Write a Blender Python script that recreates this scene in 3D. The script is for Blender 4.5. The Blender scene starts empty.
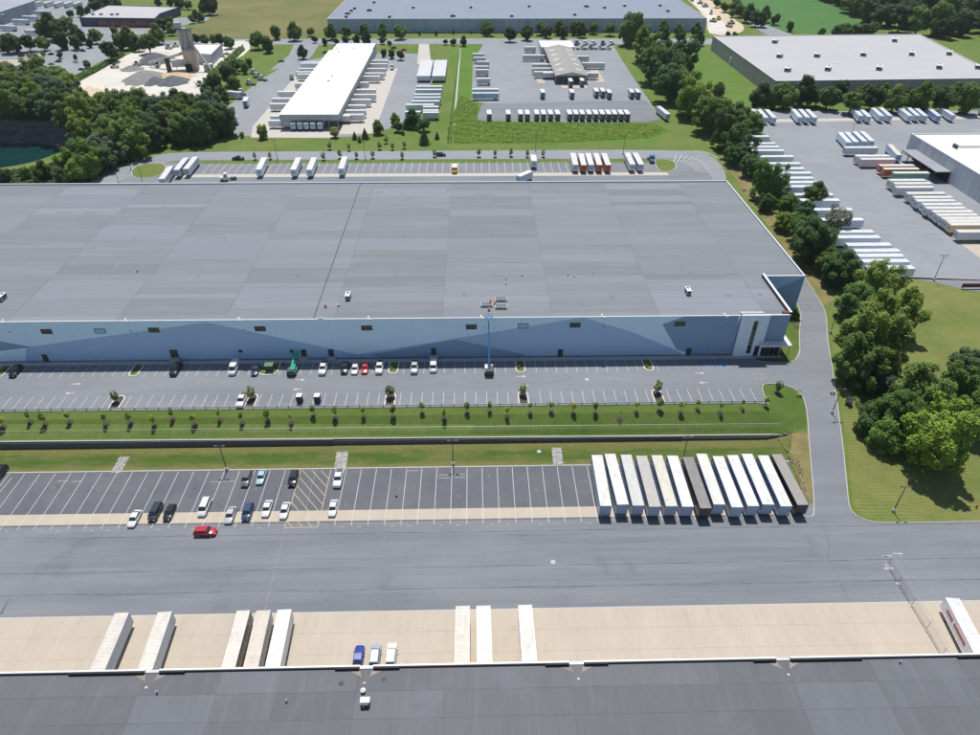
import bpy, bmesh, math, random
import numpy as np
from mathutils import Vector, Matrix
random.seed(7); np.random.seed(7)
SC = bpy.context.scene
COL = SC.collection
PI = math.pi

# ------------------------------------------------------------------ camera
F = 680.0; PIT = math.radians(36.2); PSI = math.atan(.026); TH = .005; HC = 117.0
cp, sp, cs, ss = math.cos(PIT), math.sin(PIT), math.cos(PSI), math.sin(PSI)
FW = Vector((ss*cp, cs*cp, -sp)); R0 = Vector((cs, -ss, 0)); D0 = Vector((-ss*sp, -cs*sp, -cp))
RT = R0*math.cos(TH)-D0*math.sin(TH); DN = R0*math.sin(TH)+D0*math.cos(TH)
cd = bpy.data.cameras.new('camera'); cam = bpy.data.objects.new('camera', cd); COL.objects.link(cam)
cd.sensor_width = 36; cd.lens = F/980*36; cd.clip_start = 1; cd.clip_end = 9000
m3 = Matrix((RT, -DN, -FW)).transposed()
cam.matrix_world = Matrix.Translation((0, 0, HC)) @ m3.to_4x4()
SC.camera = cam

# ------------------------------------------------------------------ light
SUN_EL = math.radians(68); SUN_AZ = math.radians(-3)      # azimuth measured from +y towards +x
w = bpy.data.worlds.new('World'); SC.world = w; w.use_nodes = True
nt = w.node_tree; nt.nodes.clear()
sky = nt.nodes.new('ShaderNodeTexSky'); sky.sky_type = 'NISHITA'; sky.sun_disc = False
sky.sun_elevation = SUN_EL; sky.sun_rotation = SUN_AZ; sky.air_density = 1.0; sky.dust_density = .6; sky.ozone_density = 1.2
bg = nt.nodes.new('ShaderNodeBackground'); bg.inputs[1].default_value = .088
wo = nt.nodes.new('ShaderNodeOutputWorld')
nt.links.new(sky.outputs[0], bg.inputs[0]); nt.links.new(bg.outputs[0], wo.inputs[0])
sl = bpy.data.lights.new('sun', 'SUN'); so = bpy.data.objects.new('sun', sl); COL.objects.link(so)
sl.energy = 4.3; sl.angle = math.radians(.53); sl.color = (1, .965, .9)
sd = Vector((math.sin(SUN_AZ)*math.cos(SUN_EL), math.cos(SUN_AZ)*math.cos(SUN_EL), math.sin(SUN_EL)))
so.rotation_euler = sd.to_track_quat('Z', 'Y').to_euler()
SC.view_settings.view_transform = 'Standard'; SC.view_settings.look = 'None'
SC.view_settings.exposure = 0.22; SC.view_settings.gamma = 1

# ------------------------------------------------------------------ point helpers (a pixel of the photo -> a point on a level)
def P(x, y, z=4.0):
    d = FW*F + RT*(x-490) + DN*(y-367.5)
    t = (z-HC)/d.z
    return (d.x*t, d.y*t)
def pxm(X, Y, Z):                      # pixels per metre at a point
    return F/(Vector((X, Y, Z-HC)).dot(FW))
def cl(v, a=0., b=1.): return max(a, min(b, v))
def wallh(x): return 1.35-.0045*cl(x, -160, 80)
def hgt(x, y):                         # the terrain: lower yard 0, bank, upper level 4
    ramp = 4*cl((y-104)/48.)
    if y <= 128.0: left = 0.0
    elif y <= 128.3: left = (y-128.0)/.3*wallh(x)
    elif y <= 134: left = wallh(x)+(y-128.3)/5.7*(4-wallh(x))
    else: left = 4.0
    t = cl((x-74)/8.)
    return left*(1-t)+ramp*t
def PG(x, y):                          # pixel -> terrain
    z = 2.0
    for i in range(8):
        p = P(x, y, z); z = hgt(*p)
    return p

# ------------------------------------------------------------------ materials
MATS = {}
def newmat(name):
    m = bpy.data.materials.new(name); m.use_nodes = True; MATS[name] = m
    return m, m.node_tree, m.node_tree.nodes['Principled BSDF']
def N(t, kind, **kw):
    n = t.nodes.new(kind)
    for k, v in kw.items(): setattr(n, k, v)
    return n
def mixc(t, a, b, f, blend='MIX'):
    n = t.nodes.new('ShaderNodeMix'); n.data_type = 'RGBA'; n.blend_type = blend
    for s, v in ((6, a), (7, b), (0, f)):
        if hasattr(v, 'is_linked') or hasattr(v, 'links'): t.links.new(v, n.inputs[s])
        else: n.inputs[s].default_value = (v if s == 0 else (*v, 1) if len(v) == 3 else v)
    return n.outputs[2]
def noise(t, vec, scale, detail=4, rough=.6, lo=.35, hi=.65, stretch=None):
    if stretch:
        mp = N(t, 'ShaderNodeMapping'); mp.inputs['Scale'].default_value = stretch
        t.links.new(vec, mp.inputs[0]); vec = mp.outputs[0]
    n = N(t, 'ShaderNodeTexNoise'); n.inputs['Scale'].default_value = scale
    n.inputs['Detail'].default_value = detail; n.inputs['Roughness'].default_value = rough
    t.links.new(vec, n.inputs['Vector'])
    r = N(t, 'ShaderNodeMapRange'); r.inputs[1].default_value = lo; r.inputs[2].default_value = hi
    t.links.new(n.outputs[0], r.inputs[0])
    return r.outputs[0]
def posn(t, local=False):
    if local: return N(t, 'ShaderNodeTexCoord').outputs['Object']
    return N(t, 'ShaderNodeNewGeometry').outputs['Position']
def bump(t, bs, h, st=.3, dist=.05):
    b = N(t, 'ShaderNodeBump'); b.inputs['Strength'].default_value = st; b.inputs['Distance'].default_value = dist
    t.links.new(h, b.inputs['Height']); t.links.new(b.outputs[0], bs.inputs['Normal'])
def surf(name, layers, base, rough=.85, local=False, bmp=None, objcol=False, metal=0, spec=.3):
    """layers: (colour, scale, lo, hi, stretch, amount[, blend])"""
    m, t, bs = newmat(name); v = posn(t, local)
    if objcol:
        oi = N(t, 'ShaderNodeObjectInfo'); c = oi.outputs['Color']
        off = N(t, 'ShaderNodeVectorMath'); off.operation = 'ADD'
        t.links.new(v, off.inputs[0])
        sc = N(t, 'ShaderNodeMath'); sc.operation = 'MULTIPLY'; sc.inputs[1].default_value = 91.
        t.links.new(oi.outputs['Random'], sc.inputs[0]); t.links.new(sc.outputs[0], off.inputs[1])
        if local: v = off.outputs[0]
    else: c = base
    for L in layers:
        col, scl, lo, hi, st, amt = L[:6]; bl = L[6] if len(L) > 6 else 'MIX'
        f = noise(t, v, scl, 5, .62, lo, hi, st)
        mu = N(t, 'ShaderNodeMath'); mu.operation = 'MULTIPLY'; mu.inputs[1].default_value = amt; mu.use_clamp = True
        t.links.new(f, mu.inputs[0])
        c = mixc(t, c, col, mu.outputs[0], bl)
    if isinstance(c, tuple): bs.inputs['Base Color'].default_value = (*c, 1)
    else: t.links.new(c, bs.inputs['Base Color'])
    bs.inputs['Roughness'].default_value = rough; bs.inputs['Metallic'].default_value = metal
    bs.inputs['Specular IOR Level'].default_value = spec
    if bmp: bump(t, bs, noise(t, v, bmp[0], 4, .6, .2, .8), bmp[1], bmp[2])
    return m
g = lambda v, b=1.06: (v*.95, v, v*(b+.01))
asph_yard = surf('asphalt_yard', [(g(.225, 1.1), .11, .35, .7, (.22, 2.2, 1), .85), (g(.105, 1.1), .5, .52, .8, (.08, 2.5, 1), .6), (g(.24), .25, .58, .8, (.06, 4, 1), .5), (g(.11), .06, .6, .75, (1.4, .7, 1), .45),
                                  (g(.26), .02, .45, .7, (1, 1, 1), .5), (g(.085), 4., .45, .8, (1, 1, 1), .4), (g(.26), 2.2, .55, .85, (.6, 1, 1), .35), (g(.075), .05, .62, .72, (1, .7, 1), .35)], g(.165, 1.1), .9, bmp=(8, .25, .03))
asph_lot = surf('asphalt_lot', [(g(.15), .09, .4, .7, (1, 1, 1), .8), (g(.08), .8, .5, .8, (1, 1, 1), .45), (g(.055), .3, .62, .72, (1, 1, 1), .5), (g(.19), 3., .5, .85, None, .35), (g(.06), 6., .5, .85, None, .35)], g(.112, 1.12), .9, bmp=(8, .25, .03))
asph_up = surf('asphalt_upper', [(g(.24), .06, .35, .7, (.3, 1.5, 1), .8), (g(.12), .9, .5, .8, (.3, 1.5, 1), .4), (g(.26), 4., .5, .8, None, .25)], g(.175, 1.1), .9, bmp=(8, .2, .03))
asph_far = surf('asphalt_far', [(g(.29), .03, .35, .7, (1, 1, 1), .8), (g(.17), .2, .5, .8, (.5, 1.5, 1), .5), (g(.33), 1.5, .5, .85, None, .2)], g(.235, 1.08), .92)
concrete = surf('concrete_apron', [((.47, .41, .335), .22, .35, .7, (1, .4, 1), .8), ((.345, .29, .225), .5, .52, .8, (2.2, .3, 1), .55), ((.25, .2, .15), 1.4, .62, .75, None, .4), ((.46, .40, .33), 5., .5, .9, None, .25)], (.42, .365, .295), .85)
conc_pale = surf('concrete_pale', [((.5, .47, .42), .6, .4, .7, None, .6), ((.36, .33, .3), 1.5, .6, .8, None, .4)], (.44, .41, .37), .85)
conc_grey = surf('concrete_grey', [((.5, .5, .49), .8, .4, .7, None, .6), ((.28, .28, .28), 1.5, .6, .8, None, .4)], (.4, .4, .39), .85)
wall_dark = surf('block_wall_dark', [((.10, .10, .10), 1.5, .4, .7, None, .7), ((.2, .19, .18), 3., .6, .8, None, .4)], (.14, .14, .145), .9)
kerbm = surf('kerb_concrete', [((.36, .35, .33), 1.2, .4, .7, None, .6)], (.46, .45, .42), .85)
white_line = surf('line_paint_white', [((.25, .25, .26), 2.5, .5, .8, None, .55)], (.5, .5, .49), .7)
yellow_line = surf('line_paint_yellow', [((.3, .27, .2), 2.5, .5, .8, None, .5)], (.46, .37, .22), .7)
blue_line = surf('line_paint_blue', [((.2, .22, .25), 2.5, .5, .8, None, .4)], (.16, .34, .6), .7)
faint_line = surf('line_paint_faint', [((.16, .16, .17), 2.5, .4, .8, None, .8)], (.27, .27, .27), .8)
sealant = surf('crack_sealant', [(g(.17), .25, .4, .6, None, .95)], g(.075), .8)
roof_main = None
# grass: green to straw, mown streaks
def grass(name, green, dry, amount, mow=None, scale=.05, fine=.5):
    m, t, bs = newmat(name); v = posn(t)
    f = noise(t, v, scale, 6, .65, .5-.25*amount-.1, .75-.2*amount)
    c = mixc(t, green, dry, f)
    f2 = noise(t, v, .45, 5, .7, .3, .75); c = mixc(t, c, tuple(x*.55 for x in green), N_mul(t, f2, fine))
    f3 = noise(t, v, 2.5, 5, .7, .4, .8); c = mixc(t, c, tuple(min(1, x*1.5) for x in dry), N_mul(t, f3, .3))
    if mow:
        ang, per, amt = mow
        mp = N(t, 'ShaderNodeMapping'); mp.inputs['Rotation'].default_value = (0, 0, ang); t.links.new(v, mp.inputs[0])
        wv = N(t, 'ShaderNodeTexWave'); wv.bands_direction = 'Y'; wv.inputs['Scale'].default_value = per; wv.inputs['Distortion'].default_value = 5.; wv.inputs['Detail'].default_value = 3.; wv.inputs['Detail Scale'].default_value = .4
        t.links.new(mp.outputs[0], wv.inputs['Vector'])
        mk = N_mul(t, wv.outputs[1], noise(t, v, .09, 3, .5, .35, .6))
        c = mixc(t, c, tuple(x*1.2 for x in dry), N_mul(t, mk, amt))
    t.links.new(c, bs.inputs['Base Color']); bs.inputs['Roughness'].default_value = .95; bs.inputs['Specular IOR Level'].default_value = .1
    bump(t, bs, noise(t, v, 3., 5, .7, .2, .8), .6, .15)
    return m
def N_mul(t, a, b):
    n = N(t, 'ShaderNodeMath'); n.operation = 'MULTIPLY'; n.use_clamp = True
    for i, q in enumerate((a, b)):
        if isinstance(q, (int, float)): n.inputs[i].default_value = q
        else: t.links.new(q, n.inputs[i])
    return n.outputs[0]
gr_base = grass('grass_base', (.085, .165, .03), (.17, .19, .06), .38, scale=.045)
gr_lush = grass('grass_lush', (.075, .18, .022), (.13, .2, .045), .35)
gr_bank = grass('grass_bank', (.06, .125, .02), (.13, .16, .045), .3)
gr_field = grass('grass_mown_field', (.085, .15, .03), (.19, .19, .065), .42, mow=(0.03, .33, .7))
gr_dry = grass('grass_dry_field', (.10, .135, .045), (.215, .19, .085), .6, scale=.02)
gr_crop = grass('crop_field', (.06, .155, .045), (.095, .18, .055), .2, mow=(.5, .5, .25))
gr_belt = grass('grass_belt', (.10, .13, .035), (.27, .21, .10), .6, scale=.12)
def ditch_mat():
    m, t, bs = newmat('grass_ditch'); v = posn(t)
    sx = N(t, 'ShaderNodeSeparateXYZ'); t.links.new(v, sx.inputs[0])
    d = noise(t, v, .25, 4, .6, .2, .8, (.4, 1, 1))
    ad = N(t, 'ShaderNodeMath'); ad.operation = 'MULTIPLY_ADD'; ad.inputs[1].default_value = 2.4; t.links.new(d, ad.inputs[0]); t.links.new(sx.outputs[1], ad.inputs[2])
    mr = N(t, 'ShaderNodeMapRange'); mr.inputs[1].default_value = 118.; mr.inputs[2].default_value = 130.5; t.links.new(ad.outputs[0], mr.inputs[0])
    rp = N(t, 'ShaderNodeValToRGB'); e = rp.color_ramp.elements
    e[0].position = 0; e[0].color = (.2, .18, .075, 1); e[1].position = 1; e[1].color = (.185, .165, .065, 1)
    for ps, c in ((.25, (.17, .16, .06)), (.38, (.075, .115, .025)), (.58, (.055, .11, .016)), (.68, (.14, .14, .045))):
        q = e.new(ps); q.color = (*c, 1)
    t.links.new(mr.outputs[0], rp.inputs[0])
    c = mixc(t, rp.outputs[0], (.05, .07, .018), N_mul(t, noise(t, v, 1.2, 6, .75, .4, .75), .6))
    c = mixc(t, c, (.17, .16, .065), N_mul(t, noise(t, v, .16, 6, .7, .45, .7, (.5, 1.6, 1)), .65))
    c = mixc(t, c, (.3, .27, .15), N_mul(t, noise(t, v, .6, 6, .75, .55, .8, (.5, 1.3, 1)), .45))
    t.links.new(c, bs.inputs['Base Color']); bs.inputs['Roughness'].default_value = .95; bs.inputs['Specular IOR Level'].default_value = .1
    bump(t, bs, noise(t, v, 3., 5, .7, .2, .8), .6, .15)
    return m
gr_ditch = ditch_mat()
lime = surf('limestone_ground', [((.62, .58, .51), .06, .35, .7, None, .8), ((.36, .34, .31), .15, .5, .75, None, .6), ((.72, .69, .63), .8, .5, .8, None, .4)], (.52, .49, .44), .95)
tan_soil = surf('tan_soil', [((.6, .5, .36), .08, .35, .7, None, .8), ((.34, .26, .17), .3, .5, .75, None, .6)], (.5, .4, .28), .95)
gravel_grey = surf('gravel_grey', [((.2, .2, .19), .4, .35, .7, None, .8), ((.3, .29, .27), 2., .5, .8, None, .5)], (.25, .245, .23), .95, bmp=(2, .6, .3))
gravel_dark = surf('gravel_dark', [((.1, .105, .12), .4, .35, .7, None, .8), ((.17, .17, .18), 2., .5, .8, None, .5)], (.13, .135, .15), .95, bmp=(2, .6, .3))
gravel_tan = surf('gravel_tan', [((.5, .38, .22), .4, .35, .7, None, .8)], (.55, .43, .27), .95, bmp=(2, .6, .3))
rock = surf('quarry_rock', [((.16, .15, .14), .12, .35, .7, (1, 1, 3), .8), ((.05, .055, .05), .4, .5, .75, (1, 1, 3), .7), ((.06, .09, .03), .25, .55, .7, None, .7)], (.11, .105, .1), .95, bmp=(.6, .8, .6))
mulch = surf('mulch', [((.05, .042, .032), 2., .4, .7, None, .7)], (.088, .068, .052), .95, bmp=(6, .5, .1))
riprap = surf('riprap_stone', [((.5, .49, .46), 1.6, .4, .65, None, .9), ((.16, .16, .15), 2.6, .55, .7, None, .8)], (.36, .35, .33), .95, bmp=(2.5, .8, .2))
# object-coloured paints and membranes
paint = surf('vehicle_paint', [((.0, .0, .0), 1.1, .5, .95, None, .12)], None, .25, True, objcol=True, spec=.6)
matte = surf('painted_matte', [((.3, .29, .27), .7, .5, .8, None, .25)], None, .6, True, objcol=True)
membrane = surf('roof_membrane', [((.122, .131, .145), .6, .5, .8, (.05, 2., 1), .45), ((.25, .27, .30), .25, .5, .8, (.15, 1.2, 1), .4), ((.1, .1, .1), .25, .66, .72, (.5, 1, 1), .2)], None, .75, False, objcol=True)
membrane_y = surf('roof_membrane_near', [((.085, .09, .10), .7, .45, .8, (2.0, .14, 1), .35), ((.2, .21, .235), .4, .52, .85, (2.2, .2, 1), .3), ((.07, .073, .08), .12, .55, .75, None, .3), ((.17, .18, .2), .15, .55, .75, None, .35)], None, .7, False, objcol=True)
def trailer_roof_mat():
    m, t, bs = newmat('trailer_roof'); v = posn(t, True); oi = N(t, 'ShaderNodeObjectInfo')
    off = N(t, 'ShaderNodeVectorMath'); off.operation = 'ADD'; t.links.new(v, off.inputs[0])
    t.links.new(N_mulu(t, oi.outputs['Random'], 73.), off.inputs[1]); v2 = off.outputs[0]
    c = mixc(t, mixc(t, oi.outputs['Color'], (.0, .0, .0), .27), (.30, .275, .24), N_mul(t, noise(t, v2, .9, 6, .7, .45, .85, (1, .45, 1)), .75))
    c = mixc(t, c, (.22, .2, .18), N_mul(t, noise(t, v2, 3., 5, .7, .58, .8), .35))
    t.links.new(c, bs.inputs['Base Color']); bs.inputs['Roughness'].default_value = .5
    wv = N(t, 'ShaderNodeTexWave'); wv.bands_direction = 'Y'; wv.inputs['Scale'].default_value = .42; wv.inputs['Distortion'].default_value = 6.; wv.inputs['Detail'].default_value = 2.; wv.inputs['Detail Scale'].default_value = .7
    t.links.new(v2, wv.inputs['Vector']); bump(t, bs, wv.outputs[1], .45, .12)
    return m
def N_mulu(t, a, b):
    n = N(t, 'ShaderNodeMath'); n.operation = 'MULTIPLY'; n.inputs[1].default_value = b; t.links.new(a, n.inputs[0]); return n.outputs[0]
troof = trailer_roof_mat()
def plain(name, col, rough=.5, metal=0, spec=.5):
    m, t, bs = newmat(name); bs.inputs['Base Color'].default_value = (*col, 1); bs.inputs['Roughness'].default_value = rough
    bs.inputs['Metallic'].default_value = metal; bs.inputs['Specular IOR Level'].default_value = spec
    return m
glass = plain('dark_glass', (.02, .028, .035), .08, 0, .8)
rubber = plain('tyre_rubber', (.02, .02, .02), .8)
steel_dark = plain('dark_steel', (.05, .05, .055), .6)
steel = surf('galvanised_steel', [((.3, .3, .3), 1., .4, .7, None, .5)], (.45, .46, .47), .5, metal=.3)
alu = plain('alloy_rim', (.55, .55, .56), .35, .6)
whitem = surf('white_coated_metal', [((.5, .48, .44), .6, .5, .8, None, .4)], (.66, .66, .65), .5)
lampw = plain('lamp_lens_clear', (.75, .75, .72), .2)
lampr = plain('lamp_lens_red', (.35, .02, .02), .25)
blackm = plain('black_opening', (.012, .012, .013), .8)
rustm = surf('rusted_steel', [((.26, .17, .12), .5, .45, .7, None, .7), ((.42, .42, .42), .9, .45, .7, (1, 1, .3), .7)], (.52, .51, .49), .8)
blockm = surf('beige_block', [((.44, .35, .28), .4, .4, .7, (1, 1, .3), .7)], (.60, .50, .42), .9)
siding = surf('corrugated_siding', [((.16, .17, .19), .3, .4, .8, (1, 1, .1), .5)], None, .6, False, objcol=True)
waterm, wt_, wb_ = newmat('pond_water'); wb_.inputs['Base Color'].default_value = (.005, .036, .038, 1); wb_.inputs['Roughness'].default_value = .08
bump(wt_, wb_, noise(wt_, posn(wt_), .8, 4, .6, .2, .8), .08, .05)
def leafmat():
    m, t, bs = newmat('foliage'); v = posn(t); oi = N(t, 'ShaderNodeObjectInfo')
    c = oi.outputs['Color']
    hv = N(t, 'ShaderNodeHueSaturation'); t.links.new(c, hv.inputs['Color'])
    mr = N(t, 'ShaderNodeMapRange'); mr.inputs[3].default_value = .6; mr.inputs[4].default_value = 1.4
    t.links.new(noise(t, v, .55, 4, .7, .25, .75), mr.inputs[0]); t.links.new(mr.outputs[0], hv.inputs['Value'])
    mh = N(t, 'ShaderNodeMapRange'); mh.inputs[3].default_value = .47; mh.inputs[4].default_value = .53
    t.links.new(noise(t, v, 1.3, 3, .6, .3, .7), mh.inputs[0]); t.links.new(mh.outputs[0], hv.inputs['Hue'])
    t.links.new(hv.outputs[0], bs.inputs['Base Color']); bs.inputs['Roughness'].default_value = .6; bs.inputs['Specular IOR Level'].default_value = .25
    tr = N(t, 'ShaderNodeBsdfTranslucent'); t.links.new(hv.outputs[0], tr.inputs[0])
    ms = N(t, 'ShaderNodeMixShader'); ms.inputs[0].default_value = .30
    out = [n for n in t.nodes if n.type == 'OUTPUT_MATERIAL'][0]
    t.links.new(bs.outputs[0], ms.inputs[1]); t.links.new(tr.outputs[0], ms.inputs[2]); t.links.new(ms.outputs[0], out.inputs[0])
    return m
leafm = leafmat()
bark = surf('bark', [((.07, .055, .04), 3., .4, .7, (1, 1, .3), .7)], (.13, .10, .075), .9)

# ------------------------------------------------------------------ object helpers
class MB:
    def __init__(s): s.v = []; s.f = []; s.m = []
    def poly(s, pts, mi=0):
        i = len(s.v); s.v += [tuple(p) for p in pts]; s.f.append(tuple(range(i, i+len(pts)))); s.m.append(mi); return s
    def box(s, x0, x1, y0, y1, z0, z1, mi=0, rot=None):
        i = len(s.v)
        ps = [(x0, y0, z0), (x1, y0, z0), (x1, y1, z0), (x0, y1, z0), (x0, y0, z1), (x1, y0, z1), (x1, y1, z1), (x0, y1, z1)]
        s.v += ps
        for q in ((0, 3, 2, 1), (4, 5, 6, 7), (0, 1, 5, 4), (1, 2, 6, 5), (2, 3, 7, 6), (3, 0, 4, 7)):
            s.f.append(tuple(i+a for a in q)); s.m.append(mi)
        return s
    def rings(s, rs, mi=0, cap=True, closed=True):
        n = len(rs[0]); i0 = len(s.v)
        for r in rs: s.v += [tuple(p) for p in r]
        for k in range(len(rs)-1):
            for j in range(n if closed else n-1):
                a = i0+k*n+j; b = i0+k*n+(j+1) % n
                s.f.append((a, b, b+n, a+n)); s.m.append(mi)
        if cap:
            s.f.append(tuple(i0+j for j in range(n))[::-1]); s.m.append(mi)
            e = i0+(len(rs)-1)*n; s.f.append(tuple(e+j for j in range(n))); s.m.append(mi)
        return s
    def tube(s, a, b, r0, r1=None, n=8, mi=0):
        a, b = Vector(a), Vector(b); r1 = r0 if r1 is None else r1
        d = (b-a).normalized(); u = d.orthogonal().normalized(); w_ = d.cross(u)
        ring = lambda c, r: [c+u*math.cos(2*PI*k/n)*r+w_*math.sin(2*PI*k/n)*r for k in range(n)]
        return s.rings([ring(a, r0), ring(b, r1)], mi)
    def mesh(s, name, mats):
        me = bpy.data.meshes.new(name); me.from_pydata(s.v, [], s.f)
        for m in (mats if isinstance(mats, (list, tuple)) else [mats]): me.materials.append(m)
        if any(s.m): me.polygons.foreach_set('material_index', s.m)
        me.update(); return me
    def obj(s, name, mats, parent=None, loc=None, color=None, recalc=True):
        me = s.mesh(name, mats)
        if recalc:
            bm = bmesh.new(); bm.from_mesh(me); bmesh.ops.recalc_face_normals(bm, faces=bm.faces); bm.to_mesh(me); bm.free()
        return link(name, me, parent, loc, color)
def link(name, me, parent=None, loc=None, color=None, rz=None):
    o = bpy.data.objects.new(name, me); COL.objects.link(o)
    if parent is not None: o.parent = parent
    if loc is not None: o.location = loc
    if rz is not None: o.rotation_euler = (0, 0, rz)
    if color is not None: o.color = (*color[:3], 1)
    return o
def tag(o, label=None, cat=None, group=None, kind=None):
    if label:
        o['label'] = label
        if len(label.split()) > 16: print('LONG', label)
    if cat: o['category'] = cat
    if group: o['group'] = group
    if kind: o['kind'] = kind
    return o
def thing(name, label, cat, loc=(0, 0, 0), rz=0, group=None):
    o = link(name, None, None, loc, None, rz); return tag(o, label, cat, group)
KIDS = {}
def reg(o):                              # remember children of a prototype for fast copying
    KIDS[o.name] = [(c, [g_ for g_ in COL.objects if g_.parent == c]) for c in COL.objects if c.parent == o]
    return o
def copy(proto, loc, rz, label, group=None, cat=None, colors=None, scale=None):
    r = proto.copy(); COL.objects.link(r); r.location = loc; r.rotation_euler = (0, 0, rz)
    if scale is not None: r.scale = scale if isinstance(scale, tuple) else (scale,)*3
    tag(r, label, cat, group)
    for c, gs in KIDS.get(proto.name, []):
        d = c.copy(); COL.objects.link(d); d.parent = r
        nm = c.name.split('.')[0]
        if colors and nm in colors: d.color = (*colors[nm], 1)
        for q in gs:
            e = q.copy(); COL.objects.link(e); e.parent = d
    return r
USED = set()
def kill(proto):                         # drop a prototype that was only a pattern
    for c, gs in KIDS.get(proto.name, []):
        for q in gs: bpy.data.objects.remove(q)
        bpy.data.objects.remove(c)
    bpy.data.objects.remove(proto)
PROTOS = []
BX = [66, 68, 70, 72, 74, 76, 78, 80, 82, 84, 88]
BY = [104, 112, 120, 128.0, 128.3, 131, 134, 140, 146, 152]
def sheet(name, pts, mat, off=0.0, z=None, parent=None, kind='structure', label=None):
    """a flat or terrain-following sheet"""
    bm = bmesh.new()
    vs = [bm.verts.new((p[0], p[1], 0)) for p in pts]; bm.faces.new(vs)
    xs = [p[0] for p in pts]; ys = [p[1] for p in pts]
    if z is None:
        if min(ys) < 152 and max(ys) > 104:
            for yy in BY:
                if min(ys) < yy < max(ys): bmesh.ops.bisect_plane(bm, geom=bm.verts[:]+bm.edges[:]+bm.faces[:], plane_co=(0, yy, 0), plane_no=(0, 1, 0))
            for xx in BX:
                if min(xs) < xx < max(xs): bmesh.ops.bisect_plane(bm, geom=bm.verts[:]+bm.edges[:]+bm.faces[:], plane_co=(xx, 0, 0), plane_no=(1, 0, 0))
        bmesh.ops.triangulate(bm, faces=bm.faces[:])
        for v in bm.verts: v.co.z = hgt(v.co.x, v.co.y)+off
    else:
        bmesh.ops.triangulate(bm, faces=bm.faces[:])
        for v in bm.verts: v.co.z = z+off
    bmesh.ops.recalc_face_normals(bm, faces=bm.faces)
    if bm.faces and sum(f.normal.z for f in bm.faces) < 0: bmesh.ops.reverse_faces(bm, faces=bm.faces)
    me = bpy.data.meshes.new(name); bm.to_mesh(me); bm.free(); me.materials.append(mat)
    o = link(name, me, parent)
    if parent is None and kind: tag(o, label, None, None, kind)
    return o
def rect(x0, x1, y0, y1): return [(x0, y0), (x1, y0), (x1, y1), (x0, y1)]
def PP(l, z=4.0): return [P(a, b, z) for a, b in l]
def smooth(pts, it=2, closed=True):
    for _ in range(it):
        q = []; n = len(pts)
        for i in range(n if closed else n-1):
            a, b = pts[i], pts[(i+1) % n]
            q += [(a[0]*.75+b[0]*.25, a[1]*.75+b[1]*.25), (a[0]*.25+b[0]*.75, a[1]*.25+b[1]*.75)]
        pts = q if closed else [pts[0]]+q+[pts[-1]]
    return pts
def dense(pts, step=2.0):
    q = []
    for a, b in zip(pts, pts[1:]):
        n = max(1, int(math.dist(a, b)/step))
        q += [(a[0]+(b[0]-a[0])*k/n, a[1]+(b[1]-a[1])*k/n) for k in range(n)]
    return q+[pts[-1]]
def strip(name, pts, width, mat, z0, z1, parent=None, kind='structure', step=2.0, label=None):
    """a kerb or band that follows a path over the terrain, from z0 to z1 above it"""
    pts = dense(pts, step); mb = MB(); rs = []
    for i, p in enumerate(pts):
        a = Vector(pts[max(0, i-1)]); b = Vector(pts[min(len(pts)-1, i+1)]); d = (b-a)
        d = d.normalized() if d.length > 1e-6 else Vector((1, 0)); n = Vector((-d.y, d.x))*width/2
        h_ = hgt(*p); p = Vector(p)
        rs.append([(p.x+n.x, p.y+n.y, h_+z0), (p.x+n.x, p.y+n.y, h_+z1), (p.x-n.x, p.y-n.y, h_+z1), (p.x-n.x, p.y-n.y, h_+z0)])
    mb.rings(rs)
    o = mb.obj(name, mat, parent)
    if parent is None and kind: tag(o, label, None, None, kind)
    return o
ORD = ['first', 'second', 'third', 'fourth', 'fifth', 'sixth', 'seventh', 'eighth', 'ninth', 'tenth', 'eleventh', 'twelfth', 'thirteenth',
       'fourteenth', 'fifteenth', 'sixteenth', 'seventeenth', 'eighteenth', 'nineteenth', 'twentieth'] + ['twenty-'+w_ for w_ in
       ['first', 'second', 'third', 'fourth', 'fifth', 'sixth', 'seventh', 'eighth', 'ninth']] + ['thirtieth'] + ['thirty-'+w_ for w_ in ['first', 'second', 'third', 'fourth', 'fifth', 'sixth', 'seventh', 'eighth', 'ninth']] + ['fortieth']
def nth(i, n, side='left'):
    if i == 0: return 'leftmost' if side == 'left' else 'nearest'
    if i == n-1: return 'rightmost' if side == 'left' else 'farthest'
    return ORD[i]

# ================================================================== GROUND
# big ground sheet with a hole for the quarry pond
PCX, PCY, PA, PB = -262., 348., 62., 46.
gx0, gx1, gy0, gy1 = -340., -190., 290., 410.
bm = bmesh.new()
def gface(pts):
    vs = [bm.verts.new((x, y, 0)) for x, y in pts]; return bm.faces.new(vs)
for r in ((-3000, gx0, -200, 5000), (gx1, 3000, -200, 5000), (gx0, gx1, -200, gy0), (gx0, gx1, gy1, 5000)): gface(rect(*r))
NS = 64
def pit(k, s=1.0):
    a = 2*PI*k/NS; j = 1+.06*math.sin(3*a+1)+.04*math.sin(7*a)
    return (PCX+math.cos(a)*PA*j*s, PCY+math.sin(a)*PB*j*s)
def rim(k):
    a = 2*PI*k/NS; dx, dy = math.cos(a), math.sin(a); cx, cy = PCX, PCY
    t = 1e9
    if dx > 1e-6: t = min(t, (gx1-cx)/dx)
    if dx < -1e-6: t = min(t, (gx0-cx)/dx)
    if dy > 1e-6: t = min(t, (gy1-cy)/dy)
    if dy < -1e-6: t = min(t, (gy0-cy)/dy)
    return (cx+dx*t, cy+dy*t)
for k in range(NS): gface([pit(k), rim(k), rim(k+1), pit(k+1)])
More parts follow.
